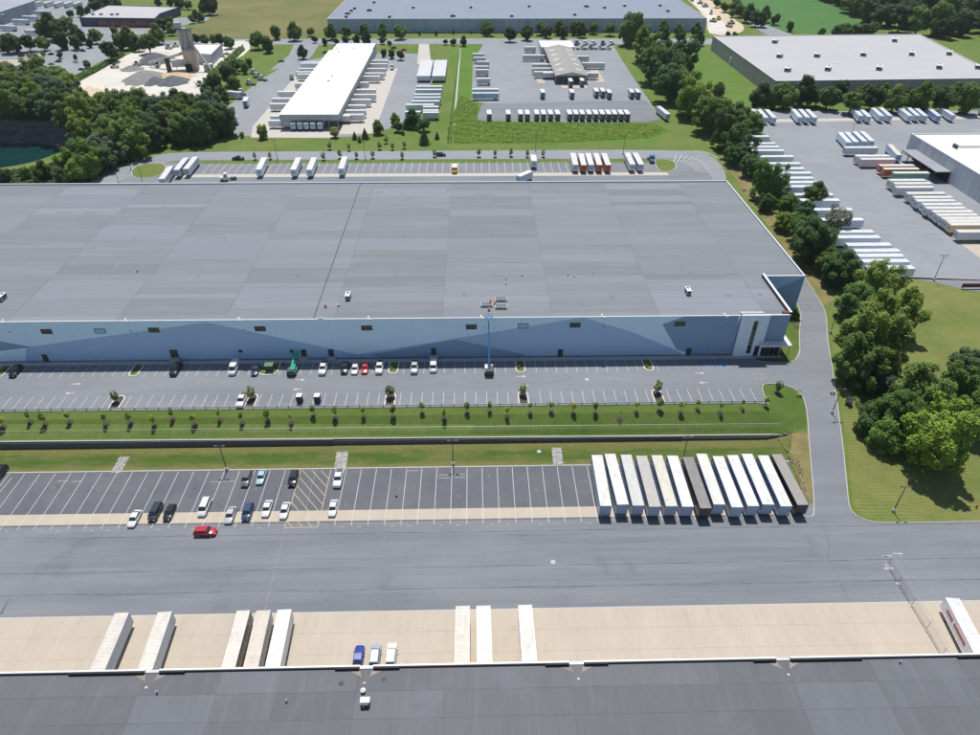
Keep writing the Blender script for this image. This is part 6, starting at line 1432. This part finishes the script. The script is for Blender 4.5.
rg4 = [(885, 384, 24, 'bush', (.10, .14, .07), 'pale grey-green bush at the left foot of the right-hand trees'), (857, 386, 14, 'bush', DK, 'small dark bush by the lamp pole at the right'), (900, 404, 46, 'big', MDG, 'broad tree left of the big tree with the shadow'), (926, 388, 52, 'big', MDG, 'broad tree behind the big tree with the shadow'), (963, 386, 44, 'big', MDG, 'tree at the right edge above the big tree'), (972, 362, 36, 'big', BG, 'bluish green tree at the right edge, highest of the group'),
       (944, 430, 66, 'big', LT, 'big light green tree casting a round shadow on the mown field'), (979, 410, 42, 'big', MDG, 'tree cut by the right edge beside the big one'), (886, 434, 34, 'bush', MDG, 'round bush at the lower left of the right-hand trees'), (867, 424, 24, 'bush', DK, 'small bush left of the round bush'), (898, 442, 24, 'bush', MDG, 'low bush between the round bush and the big tree'), (873, 410, 22, 'bush', (.10, .15, .04), 'yellowish bush below the pale bush'), (850, 400, 8, 'bush', (.16, .12, .1), 'tiny reddish bush beside the lamp pole')]
for a, b, w_, kd, c, lb in rg4: tree(a, b, w_, kd, c, lb, None, z=2.6 if b > 400 else 3.5, name='bush' if kd == 'bush' else 'broadleaf_tree', cat='bush' if kd == 'bush' else 'tree')
fr = [(120, 372, 90), (172, 380, 60), (215, 362, 90), (290, 350, 95), (340, 372, 60), (385, 368, 85), (435, 345, 62), (475, 387, 84), (520, 360, 60), (560, 370, 84), (600, 350, 50), (642, 380, 84), (690, 362, 60), (740, 375, 92), (785, 350, 50), (830, 375, 92), (880, 352, 60), (925, 375, 98), (975, 362, 70)]
for i, (q, r, w_) in enumerate(fr): tree(730+q/3.868, r/3.868, w_/3.868, 'mid', MDG if i % 3 else (.06, .10, .02), f'round tree, {nth(i, len(fr))} of the row in front of the light grey-roofed warehouse', 'tree row before the light grey roof', name='broadleaf_tree')
# street trees
st = [(240+q/3.868, r/3.868, w_/3.868) for q, r, w_ in ((65, 150, 60), (105, 170, 50), (135, 122, 45), (208, 120, 55), (273, 120, 30), (350, 120, 50), (410, 120, 45), (478, 117, 45), (550, 120, 45), (617, 118, 50), (693, 127, 14), (758, 127, 16), (825, 122, 16), (893, 122, 14), (950, 102, 40))]+[(480+q/3.868, r/3.868, w_/3.868) for q, r, w_ in ((32, 105, 48), (237, 105, 45), (305, 105, 45), (370, 105, 45), (440, 103, 42), (505, 108, 45), (710, 105, 45), (770, 115, 40), (837, 112, 45))]
st.sort()
for i, (a, b, w_) in enumerate(st): tree(a, b, w_, 'mid', MDG, f'street tree, {nth(i, len(st))} of the back line beside the long blue-grey warehouse', 'street trees of the far road, back line', name='street_tree')
st2 = [(240+q/3.868, r/3.868, w_/3.868) for q, r, w_ in ((288, 150, 24), (327, 160, 24), (372, 158, 22), (407, 150, 30), (450, 150, 30), (488, 145, 40), (550, 155, 24), (578, 165, 18), (557, 203, 26), (585, 207, 30), (620, 210, 34), (240, 200, 42), (795, 160, 20), (825, 160, 24), (865, 158, 30))]+[(480+q/3.868, r/3.868, w_/3.868) for q, r, w_ in ((117, 128, 50), (183, 122, 50), (260, 120, 40), (325, 122, 40), (395, 115, 45), (715, 135, 40), (778, 140, 36), (850, 148, 42))]
st2.sort()
for i, (a, b, w_) in enumerate(st2): tree(a, b, w_, 'mid', (.055, .10, .022), f'young tree, {nth(i, len(st2))} of the front line along the far road', 'street trees of the far road, front line', name='street_tree')
fr2 = [(88, 508, 46, 'mid', YL), (365, 508, 38, 'mid', YL), (443, 525, 24, 'cone', DK), (483, 518, 32, 'cone', DK), (532, 490, 46, 'mid', LT), (600, 462, 40, 'mid', LT), (610, 485, 40, 'mid', MDG), (640, 480, 30, 'cone', DK), (668, 455, 62, 'mid', DK), (712, 478, 48, 'mid', DK), (712, 530, 46, 'cone', DK), (762, 525, 22, 'cone', DK), (683, 492, 22, 'cone', MDG), (630, 512, 16, 'cone', DK), (462, 540, 18, 'cone', DK), (8, 520, 20, 'mid', YL)]
for i, (q, r, w_, kd, c) in enumerate(fr2): tree(240+q/3.868, r/3.868, w_/3.868, kd, c, f'{"conical evergreen" if kd == "cone" else "young round tree"} on the lawn below the long white warehouse yard, {nth(sorted(z_[0] for z_ in fr2).index(q), len(fr2))}', 'trees on the lawn below the white warehouse yard', name='conifer' if kd == 'cone' else 'lawn_tree')
# top-left trees
tl = [(38, 160, 70), (8, 160, 50), (105, 160, 60), (60, 175, 40), (162, 162, 50), (232, 155, 55), (190, 100, 80), (250, 90, 60), (220, 120, 60), (160, 110, 50), (280, 110, 40), (310, 140, 45), (290, 160, 45), (365, 135, 50), (345, 165, 30), (250, 285, 30), (335, 245, 28), (230, 210, 26), (290, 220, 18), (165, 205, 18), (420, 190, 72), (455, 160, 50), (490, 145, 68), (530, 165, 50), (570, 160, 72), (605, 130, 60), (625, 92, 50), (650, 82, 45), (660, 110, 40), (755, 145, 36), (790, 150, 36), (825, 150, 36), (850, 150, 36), (882, 160, 42), (310, 40, 36), (335, 38, 30), (270, 50, 26), (440, 115, 32), (805, 15, 62), (780, 28, 30), (725, 15, 32), (690, 8, 40), (655, 5, 32), (610, 5, 30), (370, 12, 60), (410, 8, 50), (450, 10, 40), (755, 58, 34), (775, 66, 30), (740, 70, 30), (20, 178, 40)]
for i, (q, r, w_) in enumerate(tl): tree(q/3.868, r/3.868, w_/3.868, 'mid', (DK, MDG, (.06, .1, .022))[i % 3], 'dark green tree among the car parks and buildings at the upper left', 'scattered trees at the upper left', name='broadleaf_tree')
pl = [(880, 285, 72), (905, 320, 50), (830, 325, 70), (850, 350, 50), (900, 250, 52), (930, 245, 40), (800, 372, 62), (835, 380, 40), (870, 375, 36), (945, 262, 36), (800, 335, 40), (960, 240, 30)]
for i, (q, r, w_) in enumerate(pl): tree(q/3.868, r/3.868, w_/3.868, 'mid', (DK, MDG)[i % 2], f'dark tree at the right edge of the gravel plant, {ORD[i]} of the strip', 'trees between gravel plant and truck yard', name='broadleaf_tree')
# hedge between gravel plant and car park, and roadside hedge lines
def leafstuff(name, region, n, size, col, label, z=4.0, hmax=1.6, cat='undergrowth'):
    pts = region; xs_ = [p[0] for p in pts]; ys_ = [p[1] for p in pts]; r = random.Random(len(label)+n); V = []; Fc = []
    def inside(x, y):
        c = False; j = len(pts)-1
        for i in range(len(pts)):
            if (pts[i][1] > y) != (pts[j][1] > y) and x < (pts[j][0]-pts[i][0])*(y-pts[i][1])/(pts[j][1]-pts[i][1])+pts[i][0]: c = not c
            j = i
        return c
    k = 0
    while k < n:
        x, y = r.uniform(min(xs_), max(xs_)), r.uniform(min(ys_), max(ys_))
        if not inside(x, y): continue
        hh = hmax*(.35+.65*(.5+.5*math.sin(x*.55+1.7*math.sin(y*.3)))*(.5+.5*math.sin(y*.8+x*.2)))
        zz = z+hh*r.uniform(.2, 1)
        nv = Vector((r.gauss(0, .45), r.gauss(0, .45), 1)).normalized(); u = nv.orthogonal().normalized(); v = nv.cross(u); s = size*r.uniform(.5, 1.3); c = Vector((x, y, zz)); i = len(V)
        V += [tuple(c-u*s), tuple(c+v*s*.7), tuple(c+u*s), tuple(c-v*s*.7)]; Fc.append((i, i+1, i+2, i+3)); k += 1
    me = bpy.data.meshes.new(name); me.from_pydata(V, [], Fc); me.materials.append(leafm); me.update(); o = link(name, me, None, None, col); tag(o, label, cat, None, 'stuff'); return o
leafstuff('weeds', [P(448, 126), P(478, 121), P(655, 124), P(668, 131), P(648, 138), P(550, 142.5), P(447, 143)], 46000, .3, (.20, .32, .04), 'bright green weeds and brush between the truck yard and rear road', hmax=.7)
leafstuff('weeds', [P(460, 95), P(470, 100), P(480, 108), P(476, 121), P(450, 124)], 9000, .3, (.20, .32, .04), 'bright green brush left of the middle truck yard', hmax=.9)
leafstuff('hedge', [P(62, 82), P(98, 66), P(122, 53), P(126, 55), P(100, 70), P(68, 86)], 5000, .5, DK, 'dark hedge between the gravel plant and the car park', hmax=2.2, cat='hedge')
leafstuff('hedge', [P(208, 75), P(238, 50), P(243, 47), P(245, 50), P(222, 72), P(212, 80)], 5000, .6, MDG, 'hedge along the fence right of the gravel plant', hmax=3, cat='hedge')
leafstuff('undergrowth', [P(70, 184), P(100, 172), P(140, 158), P(150, 152), P(148, 148), P(100, 160), P(62, 178), P(50, 186)], 9000, .55, (.07, .12, .03), 'undergrowth along the wood edge by the left rear road', hmax=2.2)
leafstuff('shore_brush', [P(-5, 172), P(20, 171), P(45, 167), P(66, 158), P(80, 155), P(95, 172), P(60, 186), P(-5, 188)], 15000, .5, (.06, .11, .028), 'brush on the near shore of the quarry pond', hmax=2.6)
leafstuff('undergrowth', [P(742, 150), P(752, 140), P(790, 180), P(830, 240), P(862, 275), P(850, 290), P(826, 268), P(790, 222), P(768, 195)], 12000, .42, (.07, .12, .03), 'undergrowth along the foot of the tree belt', hmax=1.8)
leafstuff('undergrowth', [P(848, 380, 3), P(880, 370, 3), P(930, 400, 3), P(900, 440, 2), P(870, 432, 2), P(856, 405, 3)], 7000, .26, (.10, .15, .04), 'rough undergrowth below the right-hand trees', z=2.7, hmax=1.3)
leafstuff('verge_weeds', [P(775, 420, 2.5), P(782, 440, 2), P(800, 460, 1), P(809, 500, .5), P(805, 505, .5), P(795, 470, 1)], 500, .16, (.35, .32, .2), 'straw and dry leaves along the road kerb', z=1.2, hmax=.3)
# woods
def inpoly(pts, x, y):
    c = False; j = len(pts)-1
    for i in range(len(pts)):
        if (pts[i][1] > y) != (pts[j][1] > y) and x < (pts[j][0]-pts[i][0])*(y-pts[i][1])/(pts[j][1]-pts[i][1])+pts[i][0]: c = not c
        j = i
    return c
def wood(pts, spacing, Rr, cols, label, group, seed, avoid=None, kind='mid', nmax=400):
    r = random.Random(seed); got = []; xs_ = [p[0] for p in pts]; ys_ = [p[1] for p in pts]; tries = 0
    while tries < 9000 and len(got) < nmax:
        tries += 1; x, y = r.uniform(min(xs_), max(xs_)), r.uniform(min(ys_), max(ys_))
        if not inpoly(pts, x, y) or (avoid and avoid(x, y)) or any(math.dist((x, y), q) < spacing for q in got): continue
        got.append((x, y)); rad = r.uniform(*Rr); kd = 'big' if kind == 'big' else 'mid'
        tree(0, 0, 0, kd, r.choice(cols), label, group, z=4, pos=(x, y), R=rad, name='woodland_tree', hr=r.uniform(.85, 1.1))
    return got
inpit = lambda x, y: ((x-PCX)/(PA*.99))**2+((y-PCY)/(PB*.99))**2 < 1 or (y < 356 and x < -176)
wq = [P(-30, 84, 4), P(20, 88, 4), P(60, 86, 4), P(80, 112, 4), P(115, 118, 4), P(160, 117, 4), P(200, 116, 4), P(214, 124, 4), P(238, 134, 4), P(205, 146, 4), P(160, 148, 4), P(120, 163, 4), P(70, 184, 4), P(30, 200, 4), P(-60, 200, 4)]
wood(wq, 8.6, (5.6, 8.6), [DK, MDG, LT, LT, (.085, .14, .028), BG, MDG], 'tree of the dense wood around the quarry pond', 'wood around the quarry pond', 5, inpit, 'big')
for i, (a, b, w_) in enumerate(((2, 175, 15), (25, 173, 12), (42, 171, 17), (62, 164, 20), (76, 157, 22), (90, 166, 22), (103, 156, 24), (76, 170, 20), (62, 176, 16))): tree(a, b, w_, 'mid', LT if i % 2 else (.09, .14, .03), 'light green tree on the near shore of the pond, '+nth(i, 9), 'trees on the near shore of the pond', name='shore_tree')
wf = [P(765, -18), P(800, -4), P(840, 10), P(872, 25), P(887, 31), P(930, 37), P(960, 43), P(1010, 46), P(1010, 22), P(945, 20), P(945, -16)]
wood(wf, 12, (8, 12), [DK, MDG, (.04, .08, .02), (.05, .1, .022)], 'tree of the dense wood behind the light grey roof at the top right', 'wood at the top right', 6, nmax=120)
wood([P(945, 8), P(1010, 9), P(1010, -14), P(945, -14)], 13, (8, 11), [DK, MDG, LT], 'tree of the far wood in the top right corner', 'wood in the top right corner', 8, nmax=24)
for i, (a, b, w_) in enumerate(((735, 5, 12), (741, 9, 12), (749, 13, 14), (757, 17, 14), (762, 19, 12), (766, 14, 12), (776, 18, 10), (733, 12, 8), (725, 6, 9), (838, 31, 12), (846, 30, 14), (856, 30, 13), (865, 29, 13), (873, 28, 14), (822, 32, 8), (790, 26, 8), (717, 2, 8), (736, 1, 9), (728, 34, 6), (735, 34.5, 6))):
    tree(a, b, w_, 'mid', DK, f'scattered tree between the crop field and the construction ground, {ORD[i]} of twenty', 'trees around the crop field', name='broadleaf_tree')
# saplings along the bank, with mulch rings (one countless bed mesh)
sap = []
for x0_, l in ((0, ((12, 495), (117, 475), (175, 485), (270, 475), (410, 485), (505, 480), (598, 490), (668, 465), (753, 485), (850, 468), (937, 480))), (240, ((107, 470), (198, 480), (285, 450), (370, 460), (478, 455), (593, 455), (705, 440), (790, 465), (878, 440))), (480, ((37, 435), (105, 455), (193, 440), (275, 435), (360, 440), (445, 440), (540, 465), (603, 435), (693, 430), (775, 437), (840, 425), (928, 440)))):
    sap += [(x0_+a/3.868, 300+b/3.868) for a, b in l]
sap += [(741.6, 409.5), (765.4, 407.5)]
mul = MB()
def mring(x, y, r_, z):
    n = 14; rg = random.Random(int(x*31)); rs = [[(x+math.cos(2*PI*k/n)*r_*q*rg.uniform(.85, 1.1), y+math.sin(2*PI*k/n)*r_*q*rg.uniform(.85, 1.1), (hgt(x+math.cos(2*PI*k/n)*r_*q, y+math.sin(2*PI*k/n)*r_*q) if z is None else z)+zz) for k in range(n)] for q, zz in ((1, -.02), (.75, .1), (.3, .14))]
    mul.rings(rs)
n_s = len(sap)
for i, (a, b) in enumerate(sap):
    x, y = PG(a, b-1.0); mring(x, y, .8, None)
    R_ = rt.uniform(.65, 1.05)
    if i in (26,): R_ = .3
    tree(0, 0, 0, 'small', YL if i % 3 == 0 else MDG if i % 3 == 1 else LT, f'staked sapling in a mulch ring on the grass bank, {nth(i, n_s)}', 'saplings on the bank above the retaining wall', pos=(x, y), R=R_, name='sapling', hr=rt.uniform(.8, 1.35))
for i, (a, b) in enumerate(((117, 403.5), (252, 400.5), (390.5, 399), (523, 397), (657, 394.5), (777.5, 394))):
    x, y = PG(a, b-1.5); mring(x, y, 1.0, None); tree(0, 0, 0, 'small', LT if i in (1, 3) else MDG, 'sapling on a mulch island in the lower bays, '+nth(i, 6), 'saplings on the car park islands', pos=(x, y), R=1.35, name='sapling')
for x0_, l in ((240, ((58, 610), (117, 608), (323, 612), (387, 605), (450, 607), (513, 605), (627, 608), (752, 600), (924, 600))), (480, ((58, 600), (120, 598), (183, 600), (245, 600))), (240, ((347, 572), (422, 576), (540, 572), (590, 573), (635, 567), (565, 548)))):
    for k, (q, r) in enumerate(l):
        x, y = P(x0_+q/3.868, r/3.868, 5); mring(x, y, 1.1, 4.0)
        tree(0, 0, 0, 'small', MDG, 'small sapling beside the road behind the rear lot', 'saplings along the rear road', pos=(x, y), R=1.35, z=4, name='sapling')
for q, r in ((55, 40), (90, 80), (118, 118), (168, 180), (180, 250), (235, 265), (305, 365)): x, y = P(730+q/3.868, 180+r/3.868, 4); mring(x, y, 1.3, 4.0)
for a, b in ((792, 322), (797, 327), (807.8, 275.5)): x, y = P(a, b, 4); mring(x, y, 1.1, 4.0)
for a, b in ((796, 316), (794, 309)): tree(a, b, 8, 'bush', MDG, 'low shrub beside the warehouse corner, '+('upper' if b < 312 else 'lower')+' one', None, z=4, name='shrub', cat='shrub')
o = mul.obj('mulch_rings', mulch); tag(o, 'brown mulch rings around the saplings', 'mulch', None, 'stuff')
for k, x in enumerate(tI):
    for j in range(3 if k == 2 else 2):
        tree(0, 0, 0, 'bush', LT, f'{["left", "middle", "right"][j]} small shrub on the {ORD[k]} grass island from the left against the warehouse', 'shrubs on the grass islands', pos=(x+(j-.5)*1.0+(2 if k == 2 else 0)*(j-1), 154+j*1.3), R=.4, z=4.05, name='shrub', cat='shrub')
# small barrels / bollards near the road: orange-white barriers
for i, (a, b, z) in enumerate(((832.5, 394, 3), (799, 396.5, 3.2))):
    x, y = PG(a, b); t = thing('road_sign_barrier', ['red and white barrier at the right kerb of the access road', 'red and white barrier at the kerb of the island tip'][i], 'barrier', (x, y, hgt(x, y)))
    MB().box(-.6, .6, -.1, .1, .5, .9).obj('board', whitem, t); MB().box(-.3, .0, -.12, .12, .49, .91).obj('stripe', orange, t); MB().box(-.5, -.4, -.3, .3, 0, .5).obj('foot', steel_dark, t); MB().box(.4, .5, -.3, .3, 0, .5).obj('foot', steel_dark, t)
x, y = P(976.5, 507, .2); t = thing('fire_hydrant', 'red fire hydrant at the right edge of the mown field', 'hydrant', (x, y, hgt(x, y))); redh = plain('hydrant_red', (.5, .02, .02), .4)
MB().tube((0, 0, 0), (0, 0, .7), .16, n=10).obj('barrel', redh, t); MB().tube((0, 0, .7), (0, 0, .9), .2, .06, n=10).obj('bonnet', redh, t); MB().tube((-.28, 0, .5), (.28, 0, .5), .08, n=8).obj('outlet', redh, t)
x, y = P(973, 287.5, 4.5); t = thing('sign_board', 'dark red sign board at the right edge below the truck yard', 'sign', (x, y, 4)); MB().box(-4, 4, -.1, .1, .6, 2.0).obj('board', plain('maroon', (.12, .015, .02), .6), t)
for s in (-3.5, 3.5): MB().box(s-.1, s+.1, .1, .3, 0, 2).obj('post', steel_dark, t)
# yard-side fence by the drain channel
t = thing('yard_fence', 'dark chain-link fence along the meadow left of the middle truck yard', 'fence', (0, 0, 0)); a, b = Vector(P(448, 143, 4)), Vector(P(460.5, 47, 4)); n = 60
pm3 = MB().tube((0, 0, 0), (0, 0, 2.2), .06, n=5).mesh('post', steel_dark)
for k in range(n+1): q = a+(b-a)*k/n; link('post', pm3, t, (q.x, q.y, 4))
for z in (2.2, 1.2, .2): MB().tube((a.x, a.y, 4+z), (b.x, b.y, 4+z), .04, n=5).obj('rail', steel_dark, t)
t = thing('yard_fence', 'chain-link fence along the wood edge by the left rear road', 'fence', (0, 0, 0)); pts = dense(smooth([P(48, 186), P(78, 181.5), P(105, 170), P(135, 157), P(158, 150.5)], 2, False), 5)
for q in pts: link('post', pm3, t, (q[0], q[1], 4))
for z in (2.2, 1.2):
    mb = MB()
    for p_, q in zip(pts, pts[1:]): mb.tube((*p_, 4+z), (*q, 4+z), .06, n=4)
    mb.obj('rail', steel, t)
# catch basins
for i, (a, b) in enumerate(((539, 451.5), (587, 379.5), (553, 562))):
    x, y = PG(a, b)
    o = MB().tube((0, 0, -.05), (0, 0, .03), .55, n=16).obj('manhole_cover', conc_grey if i != 1 else rustm, None, (x, y, hgt(x, y)+.01)); tag(o, ['square grate in the grass ditch left of the trailer row', 'round manhole cover in the upper car park lane', 'pale round cover in the open asphalt yard'][i], 'manhole cover')
def relabel(group, phrase, nrow):
    L = [o for o in COL.objects if o.get('group') == group and o.parent is None]
    L.sort(key=lambda o: -o.location.y); per = math.ceil(len(L)/nrow)
    for r in range(nrow):
        row = sorted(L[r*per:(r+1)*per], key=lambda o: o.location.x/o.location.y)
        for i, o in enumerate(row):
            c = [q for q in COL.objects if q.parent == o and q.name.startswith('crown')][0].color
            sh = 'light green' if c[1] > .25 else 'dark green' if c[1] < .18 else 'mid green'
            o['label'] = f'{sh} tree, {nth(i, len(row))} in the {ORD[r]} row from the back of {phrase}'
relabel('wood around the quarry pond', 'the pond wood', 5); relabel('scattered trees at the upper left', 'the upper left trees', 4)
relabel('wood at the top right', 'the top right wood', 5); relabel('wood in the top right corner', 'the corner wood', 2); relabel('saplings along the rear road', 'the rear road saplings', 2)
for o in COL.objects:
    if o.parent is None and len(str(o.get('label') or '').split()) > 16: print('LONG', o['label'])
for p in PROTOS: kill(p)
